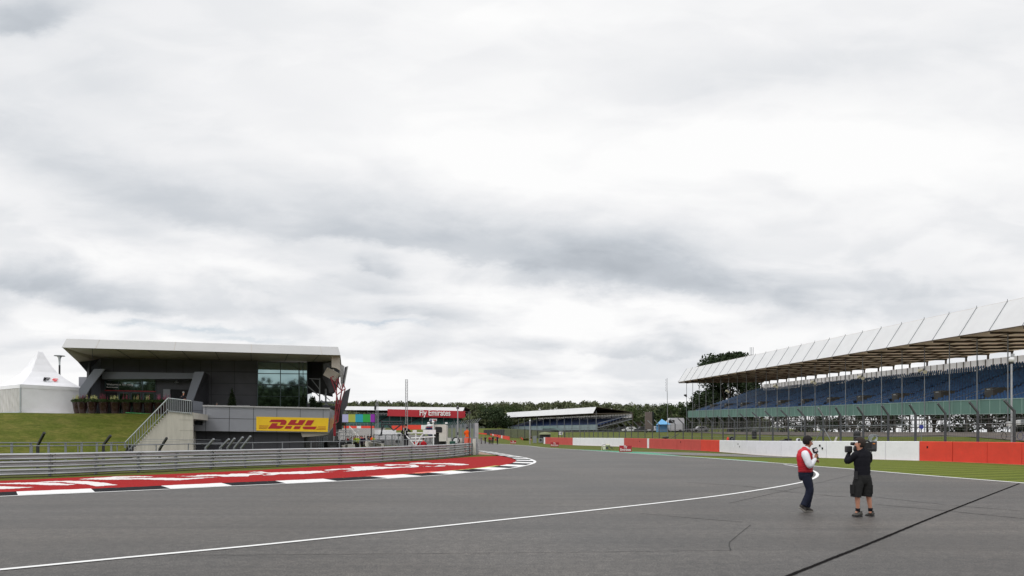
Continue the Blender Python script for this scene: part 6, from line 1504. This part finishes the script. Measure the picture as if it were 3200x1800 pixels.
# lattice masts
def lattice(px, y0, Y, w, lab, red=False):
    A = W(px, y0, Y); g = max(0, hz(A.x, A.y)); t = thing('lattice_mast', lab, 'mast', (A.x, A.y, g)); mb = MB(); H = A.z; 
    cs = [(-w/2,-w/2),(w/2,-w/2),(w/2,w/2),(-w/2,w/2)]
    for x, y in cs: mb.tube((A.x+x, A.y+y, g), (A.x+x, A.y+y, H), .018, 5)
    n = int((H-g)/(w*1.3))
    for i in range(n):
        z0 = g+(H-g)*i/n; z1 = g+(H-g)*(i+1)/n
        for k in range(4):
            a, b = cs[k], cs[(k+1) % 4]; mb.tube((A.x+a[0],A.y+a[1],z0), (A.x+b[0],A.y+b[1],z1), .011, 4); mb.tube((A.x+a[0],A.y+a[1],z1), (A.x+b[0],A.y+b[1],z1), .011, 4)
    mb.build('lattice', M_galv, t); return t, A
lattice(1270.5, 1186, 80, .24, 'tall slender lattice mast in front of the red banner')
t, A = lattice(1178, 1256, 140, .42, 'shorter lattice mast beside the colour bar screen'); MB().box(A-Vector((.3,.2,1.2)), (.4,.3,.9)).build('camera_head', M_dkpost, t); MB().ball(tuple(A+Vector((.1,0,.2))), .2, 8, 6).build('lamp', M_wtube, t)
# start gantry
t = thing('start_gantry', 'dark lattice gantry under the red banner', 'gantry', tuple(W(1215,1362,150))); mb = MB(); Yg = 150
for a, b in (((1190,1318),(1262,1318)),((1190,1326),(1262,1326)),((1193,1312),(1193,1362)),((1259,1312),(1259,1362)),((1200,1326),(1188,1362)),((1212,1326),(1230,1345)),((1230,1345),(1255,1326))): mb.tube(W(*a,Yg), W(*b,Yg), .14, 5)
for x in range(1193, 1260, 8): mb.tube(W(x,1318,Yg), W(x+8,1326,Yg), .07, 4)
mb.build('lattice', M_dkpost, t)
t = thing('truck', 'white lorry body parked behind the grey mesh panels', 'lorry', tuple(W(1205,1362,160))); p = W(1205,1343,160); gz = hz(p.x,160)
MB().box((p.x,160,gz+2.1), (4.6,2.2,2.2)).build('box_body', M_wtube, t); MB().box((p.x+3.0,160,gz+1.6), (1.3,2.1,1.9)).build('cab', M_wtube, t); MB().box((p.x+3.3,158.93,gz+2.0), (.7,.05,.6)).build('windscreen', M_dark, t)
for x in (-1.5, -.6, 3.0): MB().tube((p.x+x,158.8,gz+.5),(p.x+x,159.3,gz+.5),.5,12).build('wheel', M_plast, t)
# red and white barriers far up the straight
for k, (x0, x1, y0, y1, Y, m_, lab) in enumerate(((1075,1168,1331,1341,275,M_wr2,'long red tyre barrier below the colour bar screen'),(1224,1262,1330,1341,230,M_wr2,'red and white tyre barrier left of the man in black'),(1265,1350,1328,1338,235,M_wr2,'red barrier behind the white tube frame'),(1496,1530,1352.5,1354.5,206,M_wr2,'long red barrier right of the security fence'),(1528,1592,1354.5,1364.5,201,M_wr2,'red tyre barrier curving down behind the walkers'))):
    a0, a1 = W(x0,y0,Y), W(x1,y0 if k < 3 else y1,Y-(0 if k < 3 else (5 if k == 3 else 26))); gz = min(hz(a0.x,a0.y), hz(a1.x,a1.y))-.2
    t = thing('tyre_barrier', lab, 'tyre barrier', ((a0.x+a1.x)/2, (a0.y+a1.y)/2, gz), 0, 'far tyre barriers')
    d_ = a1-a0; n = max(2, int(d_.length/1.6)); mb, mw = MB(), MB()
    for q in range(n):
        A, B_ = a0.lerp(a1, q/n), a0.lerp(a1, (q+1.0)/n); g0_, g1_ = hz(A.x,A.y)-.1, hz(B_.x,B_.y)-.1
        (mw if (q % 7 == 3) else mb).prism([Vector((A.x,A.y,min(g0_,A.z-.8))), Vector((B_.x,B_.y,min(g1_,B_.z-.8))), B_, A], Vector((.1,.8,0)))
    fixn(mb.build('red_stack', m_, t)); 
    if mw.f: fixn(mw.build('white_stack', M_wtube, t))
# white and red blocks, marshal post and huts left of the long wall
Yb = 158
t = thing('block_barrier', 'white and red block barrier with a pale face, left of the marshal post', 'barrier', tuple(W(1640,1384,Yb)))
MB().prism([G(1634.5,1383.3)+Vector((0,0,.0)), G(1653,1383.5), W(1653,1369,174), W(1634.5,1369,174)], Vector((0,.6,0))).build('white_block', M_wtube, t); MB().prism([W(1622.5,1365.5,190), W(1634.5,1369,175), W(1634.5,1383,175), W(1624,1377,190)], Vector((0,.6,0))).build('red_block', M_wr2, t)
b = G(1659, 1383.8); figure('person in dark and skin toned clothing at the end of the white block', b, -1.2, 1.85, M_drk, M_skin, arms='front', stride=.1)
t = thing('marshal_post', 'small dark marshal post with a domed roof at the left end of the wall', 'hut', tuple(W(1703,1383,165))); c = W(1703,1366,165)
MB().box((c.x,c.y,1.2), (2.6,1.6,1.8)).build('body', M_dkpost, t); MB().lathe((c.x,c.y,2.1), [(1.5,0),(1.4,.25),(.9,.5),(.1,.6)], 14).build('roof', mat('olive_roof', srgb(120,124,96), .8), t)
t = thing('grey_cabinet', 'grey cabinet with a dark round window between the block barrier and marshal post', 'cabinet', tuple(W(1672,1383,162))); c = W(1671,1374,162)
MB().box((c.x,c.y,.95), (.9,.6,1.7)).build('body', M_galvd, t); MB().box((c.x+1.4,c.y,.7), (1.0,.6,1.1)).build('side_box', M_galvd, t); MB().tube((c.x+1.4,c.y-.33,.8),(c.x+1.4,c.y-.28,.8),.3,12).build('dark_disc', M_plast, t)
t = thing('information_board', 'white board with dark writing on a black frame in front of the middle stand', 'sign', tuple(W(1752.5,1362,150)))
MB().prism([W(1746.5,1349,150), W(1758.5,1349,150), W(1758.5,1359,150), W(1746.5,1359,150)], Vector((0,.06,0))).build('board', M_wtube, t)
mb = MB(); mb.tube(W(1745.5,1347,150.1), Vector((W(1745.5,1347,150).x,150,0)), .09, 5).tube(W(1763.5,1347,150.1), Vector((W(1763.5,1347,150).x,150,0)), .09, 5).tube(W(1745.5,1347.5,150.1), W(1763.5,1347.5,150.1), .09, 5); mb.build('frame', M_dkpost, t)
place(text_mesh('INFO', M_black, width=.55, bold=.02), 'lettering', t, W(1752.5,1353,149.9))
# dome cameras on poles
def dome(px, y0, Y, lab, r=.06, off=0.):
    A = W(px, y0, Y); t = thing('camera_pole', lab, 'camera pole', (A.x, A.y, 0), 0, 'dome camera poles'); g = hz(A.x, A.y)
    MB().tube((A.x,A.y,g-.2), (A.x,A.y,A.z-.35), r, 10).build('pole', M_galv, t); MB().lathe((A.x,A.y,A.z-.6), [(.05,0),(.15,.08),(.17,.2),(.15,.34)], 14).build('dome_housing', M_wtube, t, smooth=True)
    MB().lathe((A.x,A.y,A.z-.70), [(.02,0),(.10,.05),(.13,.12)], 12).build('dome', M_dark, t, smooth=True); MB().box((A.x+.08,A.y,A.z-.12), (.16,.12,.22)).build('bracket', M_galv, t)
dome(3161, 1105, 45.6, 'white dome camera on a tall pale pole at the right edge of the big stand', .055); dome(1656, 1309, 150, 'white dome camera on a pole in front of the middle stand', .12)
# advertising boards on the verge
BO = [(1955,1412.6,75.9,'red Fly Emirates board closest to us, in front of the long wall'),(1733.2,1395.9,112,'red Fly Emirates board at the white track edge, middle of the three'),(1603.6,1386.7,154,'smallest red Fly Emirates board, nearest the walking group')]
M_brd = mat('red_board', srgb(160, 26, 40), .5, var=.05)
bd0 = None
for k, (px, py, Y, lab) in enumerate(BO):
    c = G(px, py); t = thing('advertising_board', lab, 'advertising board', tuple(c), 0, 'red advertising boards on the verge')
    if bd0 is None:
        bd0 = [local(MB().span(-.68,.68,0,.12,.02,.72), 'panel', M_brd, t)]
        for s_, w_, z_ in (('Fly',.34,.545),('Emirates',1.16,.27)):
            me = text_mesh(s_, M_wtxt, width=w_, bold=.006)
            for v in me.vertices: v.co.z *= 1.25
            o = bpy.data.objects.new('lettering', me); C.objects.link(o); o.parent = t; o.location = (0,-.012,z_); bd0.append(o)
        bd0.append(local(MB().span(-.6,-.52,.12,.5,0,.08).span(.52,.6,.12,.5,0,.08), 'feet', M_dkpost, t))
    else:
        for o in bd0: q = o.copy(); C.objects.link(q); q.parent = t
# remote tracking camera left on the grass
t = thing('remote_camera', 'low remote tracking camera wrapped in pale plastic on the grass', 'camera', tuple(G(1890,1409)))
c = G(1890,1408.5); S_ = c.y/F
def RC(x, y, dy=0.): return c+Vector(((x-1890)*S_, dy, (1408.5-y)*S_))
M_bag = mat('clear_plastic_wrap', srgb(196,192,170), .35, var=.25, scale=6)
MB().path([RC(1880,1408), RC(1881,1392), RC(1886,1405), RC(1893,1407), RC(1895,1390)], .035, 5).build('frame', M_bag, t)
MB().ball(tuple(RC(1899,1391)), .22, 9, 6, (1.5,1,.7)).build('wrapped_head', M_bag, t, smooth=True); MB().box(RC(1897,1400), (.28,.3,.3)).build('box', M_plastg, t); MB().box(RC(1888,1400), (.3,.25,.35)).build('control_unit', M_horn, t)
mb = MB()
for a, b in (((1903,1397),(1917,1400)),((1905,1393),(1913,1404)),((1900,1402),(1910,1408)),((1909,1396),(1918,1406)),((1882,1391),(1893,1388))): mb.tube(RC(*a), RC(*b,.1), .025, 5)
mb.build('cables_and_arms', M_post, t)
# things on and behind the long wall
def on_wall(px, dz=0.): s = f_at(px); p, d_ = at(fn, fl, s); return Vector((p.x, p.y, hz(p.x,p.y)))
c = on_wall(2275); t = thing('fire_extinguisher', 'red fire extinguisher standing behind the wall', 'fire extinguisher', tuple(c+Vector((0,0,1.1)))); MB().tube(c, c+Vector((0,0,1.1)), .12, 6).build('stand', M_post, t); MB().lathe(tuple(c+Vector((0,0,1.1))), [(.1,0),(.15,.03),(.15,.42),(.06,.5),(.04,.58)], 12).build('cylinder', M_wr2, t)
c = on_wall(2288); t = thing('hose_reel', 'black hose reel behind the wall next to the red extinguisher', 'hose reel', tuple(c)); z = c+Vector((0,0,1.45)); MB().tube(z, z+Vector((0,.3,0)), .26, 16).build('reel', M_plast, t); MB().tube(z+Vector((0,-.03,0)), z+Vector((0,.05,0)), .1, 10).build('hub', M_galvd, t); MB().tube(c, z, .06, 6).tube(z, z+Vector((.45,0,.35)), .04, 5).build('stand', M_post, t)
c = on_wall(2462); t = thing('video_camera', 'black camera lying on a mount behind the white wall, left of the presenter', 'camera', tuple(c)); z = c+Vector((0,0,1.45)); MB().box(z, (.6,.25,.2)).build('body', M_plast, t); MB().tube(z+Vector((-.3,0,-.05)), z+Vector((-.75,0,-.1)), .07, 10).build('lens', M_plastg, t); MB().tube(c, z, .06, 6).build('stand', M_post, t)
c = on_wall(2497); t = thing('loudspeaker', 'white and black round loudspeaker behind the wall beside the presenter', 'loudspeaker', tuple(c)); z = c+Vector((0,0,1.42)); MB().tube(z, z+Vector((0,.22,0)), .17, 16).build('rim', M_wtube, t); MB().tube(z-Vector((0,.02,0)), z+Vector((0,.1,0)), .11, 14).build('cone', M_plast, t); MB().tube(c, z, .05, 6).build('stand', M_post, t)
c = on_wall(2080); t = thing('covered_camera', 'low camera under a dark green cover at the wall near the mast', 'camera', tuple(c)); MB().ball(tuple(c+Vector((0,0,1.55))), .3, 10, 6, (1.7,1,.6)).build('cover', mat('green_cover', srgb(40,58,48), .6), t, smooth=True); MB().tube(c, c+Vector((0,0,1.5)), .1, 6).build('stand', M_post, t); MB().bar(c+Vector((.6,0,1.3)), c+Vector((1.9,0,2.1)), .08).build('arm', M_post, t)
c = on_wall(2607); t = thing('board_offcut', 'tilted pale board leaning behind the white wall', 'board', tuple(c)); MB().bar(c+Vector((-.15,0,.9)), c+Vector((.22,0,1.72)), .26, .05).build('board', M_lconc, t)
c = on_wall(2880); p = QA(-.2+3.4*bayA-3*bayA, -6.5, 0)
b = W(2880, 1334, 62); t = thing('round_sign', 'blue round sign on a thin post behind the catch fence', 'sign', (b.x, b.y, 1.5)); MB().tube(b, b+Vector((0,.04,0)), .20, 18).build('disc', mat('sign_blue', srgb(40,50,150), .5), t); MB().tube((b.x,b.y+.05,hz(b.x,b.y)-.2), b+Vector((0,.05,.1)), .025, 6).build('post', M_galvd, t)
for px, py, w, h, lab in ((3153,1324,.26,.32,'white electrical box left of the camera pole'),(3180,1320,.30,.30,'white electrical box right of the camera pole'),(3190,1319,.36,.38,'grey electrical box at the right edge behind the white one')):
    b = W(px, py, 45.2 if px != 3190 else 45.6); t = thing('electrical_box', lab, 'electrical box', tuple(b), 0, 'boxes on the fence post'); MB().box(b, (w,.14,h)).build('case', M_wtube if px != 3190 else M_galvd, t); MB().box(b-Vector((0,.075,0)), (w*.85,.012,h*.85)).build('lid', M_wtube if px != 3190 else M_galvd, t); MB().bar(b+Vector((0,.1,0)), Vector((W(3170,1320,45.5).x,45.6,b.z)), .04).build('bracket', M_post, t)
for px, r_, col, lab in ((3138,.17,M_dkpost,'black coil of cable hung on the fence left of the right-hand post'),(3189,.20,mat('blue_hose', srgb(50,60,120), .5),'blue coil of hose at the right edge of the fence'),(2782,.24,M_post,'thin wire hoop on the fence above the operator\'s camera')):
    b = W(px, 1362 if px != 2782 else 1352, 45 if px > 3000 else 52); t = tag(MB().path([b+Vector((r_*cos(q*.45)*(1.0), .03*sin(q), r_*1.3*sin(q*.45))) for q in range(15)], .014, 5).build('cable_coil', col), lab, 'cable coil', 'coils on the fence')
for px, Y, lab in ((2678,70,'tall black bin under the big stand behind the camera operator'),(2357,98,'black bin under the big stand left of the presenter')):
    b = W(px, 1330 if px > 2500 else 1333, Y); g = hz(b.x, b.y); t = thing('bin', lab, 'bin', (b.x, b.y, g), 0, 'black bins under the stand'); MB().lathe((b.x,b.y,g), [(.28,0),(.34,.1),(.34,1.1),(.28,1.2)], 12).build('body', M_plast, t); MB().lathe((b.x,b.y,g+1.2), [(.32,0),(.22,.15),(.05,.18)], 12).build('lid', M_plastg, t)
# dark screens back to back, mast, aerial on the roof
t = thing('video_screen', 'dark brown back of an outdoor screen left of the big stand', 'screen', tuple(W(2029,1362,150))); Yq = 150
mb = MB(); mb.prism([W(2017,1287,Yq), W(2038,1287,Yq), W(2038,1342,Yq), W(2017,1342,Yq)], Vector((0,.8,0))); fixn(mb.build('cabinet', mat('brown_cabinet', srgb(98,88,84), .7), t)); mb = MB(); mb.prism([W(2038,1286,Yq), W(2043.5,1286,Yq+1), W(2043.5,1343,Yq+1), W(2038,1343,Yq)], Vector((0,.6,0))); fixn(mb.build('edge', M_plast, t))
mb = MB(); 
for x in (2021, 2040): mb.tube(W(x,1342,Yq+.5), Vector((W(x,1342,Yq).x, Yq+.5, 1)), .15, 6)
mb.build('legs', M_dkpost, t)
A = W(2085, 1182, 110); t = thing('aerial_mast', 'very tall thin aerial mast between the screen and the big stand', 'mast', (A.x, A.y, 1.5)); MB().tube((A.x+.1,A.y,1), A-Vector((0,0,2.0)), .06, 6, .045).tube(A-Vector((0,0,2.0)), A, .03, 5).build('pole', M_galvd, t)
mb = MB()
for k in range(5): z = A-Vector((.12,0,.1+k*.42)); mb.path([z, z+Vector((-.1,0,-.1)), z+Vector((-.1,0,-.28)), z+Vector((.0,0,-.3))], .03, 4)
mb.build('aerial', M_galvd, t)
c = QA(15*bayA, 3.0, 16.0); c = W(2349, 1104, c.y); t = thing('roof_aerial', 'small pronged aerial on the roof of the big stand', 'aerial', tuple(c)); mb = MB(); mb.tube(c-Vector((0,0,1.6)), c-Vector((0,0,.3)), .05, 6)
for dx in (-.3, 0, .3): mb.tube(c+Vector((dx,0,-.3)), c+Vector((dx,0,1.2)), .045, 6)
mb.tube(c+Vector((-.3,0,-.3)), c+Vector((.3,0,-.3)), .035, 5); mb.build('prongs', M_galvd, t)
# gazebo, vans behind
def van(px, Y, lab, col, L=4.6, H=2.1):
    p = W(px, 1362, Y); g = hz(p.x, Y); t = thing('parked_van' if H > 1.8 else 'parked_car', lab, 'van' if H > 1.8 else 'car', (p.x, Y, g), 0, 'vehicles parked beyond the fence')
    pts = [(-L/2,.35),(-L/2,H*.55),(-L/2+L*.14,H*.62),(-L/2+L*.28,H),(L/2-.15,H),(L/2,H*.9),(L/2,.35)] if H > 1.8 else [(-L/2,.35),(-L/2,.8),(-L*.25,.9),(-L*.12,H),(L*.25,H),(L*.40,.95),(L/2,.85),(L/2,.35)]
    o = local(MB().prism([Vector((x,-.9,z)) for x, z in pts], Vector((0,1.8,0))), 'body', col, t); fixn(o)
    local(MB().box((-L*.12 if H > 1.8 else .2,-.91,H*.74), (L*.28,.03,H*.22)), 'window', M_dark, t)
    for x in (-L*.3, L*.3): local(MB().tube((x,-.95,.35),(x,-.7,.35),.35,14), 'wheel', M_plast, t)
M_carw = mat('white_car_paint', (.6,.6,.62), .3, var=.03); M_card = mat('dark_car_paint', (.03,.03,.035), .3, var=.05)
van(2104, 175, 'white high van just right of the tall aerial mast', M_carw, 5.2, 3.6); van(2128, 176, 'dark car between the white van and the big stand', M_card, 4.4, 1.5); van(1968, 190, 'white car left of the dark screen back', M_carw, 4.3, 1.45); van(2050, 178, 'white car between the dark screen and the blue gazebo', M_carw, 4.2, 1.5); van(2006, 186, 'dark car just left of the screen back', M_card, 4.2, 1.45); van(2188, 172, 'white car under the near end of the big stand', M_carw, 4.2, 1.5); van(1938, 195, 'dark car left of the white one beside the middle stand', M_card, 4.2, 1.45)
c = W(2073, 1352, 172); g = hz(c.x, c.y); t = thing('gazebo', 'light blue gazebo tent beside the aerial mast', 'gazebo', (c.x, c.y, g)); M_blu = mat('light_blue_canvas', srgb(110,176,226), .6, var=.08)
mb = MB(); h0 = 1.9; mb.add([(c.x-1.5,c.y-1.5,g+h0),(c.x+1.5,c.y-1.5,g+h0),(c.x+1.5,c.y+1.5,g+h0),(c.x-1.5,c.y+1.5,g+h0),(c.x-.4,c.y,g+3.3)], [(0,1,4),(1,2,4),(2,3,4),(3,0,4)]); mb.span(c.x-1.5,c.x+1.5,c.y+1.4,c.y+1.45,g,g+h0); mb.build('canopy', M_blu, t)
for x in (-1.5,1.5): MB().tube((c.x+x,c.y-1.5,g),(c.x+x,c.y-1.5,g+h0),.05,6).build('leg', M_galvd, t)

# bare strip and gravel under the big stand
rows = []
for s_ in np.linspace(-30, LA+12, 40):
    a_, b_ = QA(s_, -9, 0), QA(s_, 24, 0); rows.append([QA(s_, v_, 0) for v_ in np.linspace(-11.3, 24, 12)])
mb = MB(); nx = 12
for rr_ in rows:
    for p in rr_: mb.v.append((p.x, p.y, hz(p.x, p.y)+.03))
mb.f = [(j*nx+i, j*nx+i+1, (j+1)*nx+i+1, (j+1)*nx+i) for j in range(len(rows)-1) for i in range(nx-1)]
tag(mb.build('earth_strip', mat('brown_earth', (.105,.088,.075), .95, var=.3, scale=.8, bump=.4, bscale=6)), kind='structure')
mb = MB(); nx = 9
for s_ in np.linspace(-3, LB+6, 20):
    for v_ in np.linspace(-5, 22, 9): p = QB(s_, v_, 0); mb.v.append((p.x, p.y, hz(p.x, p.y)+.04))
mb.f = [(j*nx+i, j*nx+i+1, (j+1)*nx+i+1, (j+1)*nx+i) for j in range(19) for i in range(nx-1)]
tag(mb.build('earth_strip', mat('shaded_hardstanding', (.06,.058,.054), .95, var=.3, scale=.8)), kind='structure')  # ground patch with the shade beneath the middle stand put into its dark colour
mb = MB()
for v_ in (2.5, 9.0): mb.prism([QB(0, v_, 2.1), QB(LB, v_, 2.2), QB(LB, v_, 3.6), QB(0, v_, 3.6)], Vector((.05,.1,0)))
fixn(mb.build('undercroft_dark_backing', M_dkpost, sB))  # dark backing sheets added to stand for the gloom below the seating
# dark mesh fence beyond the walkers
t = thing('mesh_fence', 'dark mesh fence beyond the walkers and left of the marshal post', 'fence', (0, 188, 1)); pts = [W(1512,1343,205), W(1575,1341,188), W(1640,1342,184), W(1700,1345,180)]
mb, mw = MB(), MB()
for a, b in zip(pts, pts[1:]):
    ga, gb = Vector((a.x,a.y,hz(a.x,a.y))), Vector((b.x,b.y,hz(b.x,b.y))); n = int((b-a).length/2.4)+1
    for q in range(n): f = q/n; mb.tube(ga.lerp(gb, f), a.lerp(b, f), .07, 5)
    for q in range(9): f = (q+.5)/9; mw.tube(ga.lerp(a, f), gb.lerp(b, f), .06, 3, cap=False)
    nq = int((b-a).length/.3)
    for q in range(nq): f = (q+.5)/nq; mw.tube(ga.lerp(gb, f), a.lerp(b, f), .055, 3, cap=False)
mb.build('posts', M_dkpost, t); mw.build('mesh_infill', M_post, t)
# ------------------------------------------------------------------ trees
def tree(lab, x, y, h, w, crown_lo, n, leaf, seed, m=None, name='tree', group=None, nb=26, trunk=True, squash=1.):
    r = random.Random(seed); g = hz(x, y); t = thing(name, lab, 'tree', (x, y, g), 0, group); blobs = []
    for k in range(nb):
        a = r.uniform(0, 2*pi); f = r.uniform(0, 1); z = crown_lo+(h-crown_lo)*f; e = max(.12, (1-((f-.42)/.62)**2))**.5; rad = w/2*e*r.uniform(.35,.85)
        s = w*r.uniform(.11,.2); blobs.append((rad*cos(a), rad*sin(a), min(z, h-s*.6), s, s, s*.72))
    local(leaf_cloud(blobs, n, leaf, seed), 'crown', m or M_leaf, t)
    if trunk:
        mb = MB(); mb.tube((0,0,-.5), (0,0,crown_lo+(h-crown_lo)*.35), w*.035, 8, w*.02)
        for k in range(9):
            b = blobs[k]; z0 = crown_lo*.8+r.uniform(0,.3)*(h-crown_lo); mb.tube((0,0,z0), b[:3], w*.014, 5, w*.005)
        local(mb, 'trunk', M_bark, t)
    return t
q = W(2292, 1100, 184); tree('big dark broadleaf tree rising behind the left end of the big stand', q.x-1.0, 184, 24.0-hz(q.x,184), 20.5, 2.2, 19000, .40, 5, M_leafd, nb=80)
# belt of trees seen through the scaffolding of the big stand
lb = ['far left end','left of the bin','behind the presenter','above the presenter','left of the operator','behind the operator','right of the operator','between bright gaps','near the blue sign','right of the blue sign','before the camera pole','near the right edge','at the right edge']
for k in range(13):
    y = 178-k*8.6; x = 52.3+28-(y-72)*.097+rt_.uniform(-2,4)
    tree('low spreading tree behind the scaffolding of the big stand, '+lb[k], x, y, rt_.uniform(4.6,7.0), rt_.uniform(8,10.5), .1, 2050, .22, 60+k, M_leafd, 'low_tree', 'low trees behind the big stand', nb=16)
# individual trees at the wood's edge
ET = [(1548,262,9.5,17,'dark rounded bush-like tree between the far stand and the middle stand','d'),(1520,300,14,13,'paler green tree left of the dark rounded one','l'),(1575,310,13,12,'mid green tree right of the dark rounded one','l'),(2000,270,13,15,'bright green tree between the middle stand and the dark screen','l'),
      (2060,262,12,12,'dark green tree directly above the blue gazebo','d'),(2110,240,13,14,'rounded green tree left of the big stand','l'),(2150,236,11,11,'darker tree touching the left end of the green fascia','d'),(1600,330,15,14,'tall mid green tree behind the left end of the middle stand','l'),(2085,300,15,14,'tall pale tree behind the aerial mast','l'),(1490,330,14,14,'green tree right of the far stand\'s open end','l')]
for k, (px, Y, h, w, lab, c) in enumerate(ET):
    x = (px-CXP)/F*Y; tree(lab, x, Y, h*.80, w, .6, 2300, .36, 100+k, M_leafd if c == 'd' else M_leaf, 'tree', 'trees at the edge of the wood', nb=20)
# the far wood as one mass
r = np.random.default_rng(11); vs, n = [], 0
M_wood = mat('wood_leaves', (.095, .108, .056), .8, var=.7, scale=.11, spec=.1)
N_T = 3300
tx = []; 
while len(tx) < N_T:
    y = 345+(r.random()**1.25)*600; x = (r.random()*2-1)*y*.86+0
    tx.append((x, y))
allv = []
for _ in range(330):                               # nearer edge of the wood, beyond the middle stand
    y = 288+r.random()*60; px_ = 1470+r.random()*760; x = (px_-CXP)/F*y
    if x < -24 or (x < 22 and y < 300 and px_ < 1960 and px_ > 1560): continue
    tx.append((x, y))
for _ in range(150): tx.append((r.uniform(-150, 90), r.uniform(-120, -85)))      # trees across the field behind us, seen in the glass
for x, y in tx:
    if y > 0 and x/y > .37: continue
    g = hz(x, y); h = r.uniform(8.5, 11.5) if y > 340 else (r.uniform(6.5, 9.5) if y > 0 else r.uniform(18, 23)); w = r.uniform(6.5, 9.5) if y > 0 else r.uniform(9, 13); k = 88 if y > 0 else 260
    d = r.normal(size=(k,3)); d /= np.linalg.norm(d,axis=1)[:,None]; d[:,2] = np.abs(d[:,2])*1.0-.25*(r.random(k)); rad = .45+.55*r.random(k)**.6
    Pn = np.array([x, y, g+h*.45])+d*rad[:,None]*np.array([w*.62, w*.62, h*.52])
    a_ = r.normal(size=(k,3)); a_ /= np.linalg.norm(a_,axis=1)[:,None]; b_ = np.cross(a_, r.normal(size=(k,3))); b_ /= np.linalg.norm(b_,axis=1)[:,None]; s_ = (.5+.65*r.random(k))[:,None]; a_ *= s_; b_ *= s_*.8
    allv.append(np.stack([Pn-a_, Pn-b_, Pn+a_, Pn+b_], 1).reshape(-1,3))
vv = np.concatenate(allv); me = bpy.data.meshes.new('wood'); nf = len(vv)//4
me.vertices.add(len(vv)); me.vertices.foreach_set('co', vv.astype(np.float32).ravel()); me.loops.add(nf*4); me.loops.foreach_set('vertex_index', np.arange(nf*4, dtype=np.int32)); me.polygons.add(nf); me.polygons.foreach_set('loop_start', np.arange(0, nf*4, 4, dtype=np.int32)); me.update(calc_edges=True); me.materials.append(M_wood)
o = bpy.data.objects.new('wood', me); C.objects.link(o); tag(o, 'wooded hillside along the horizon behind the stands', 'wood', kind='stuff')
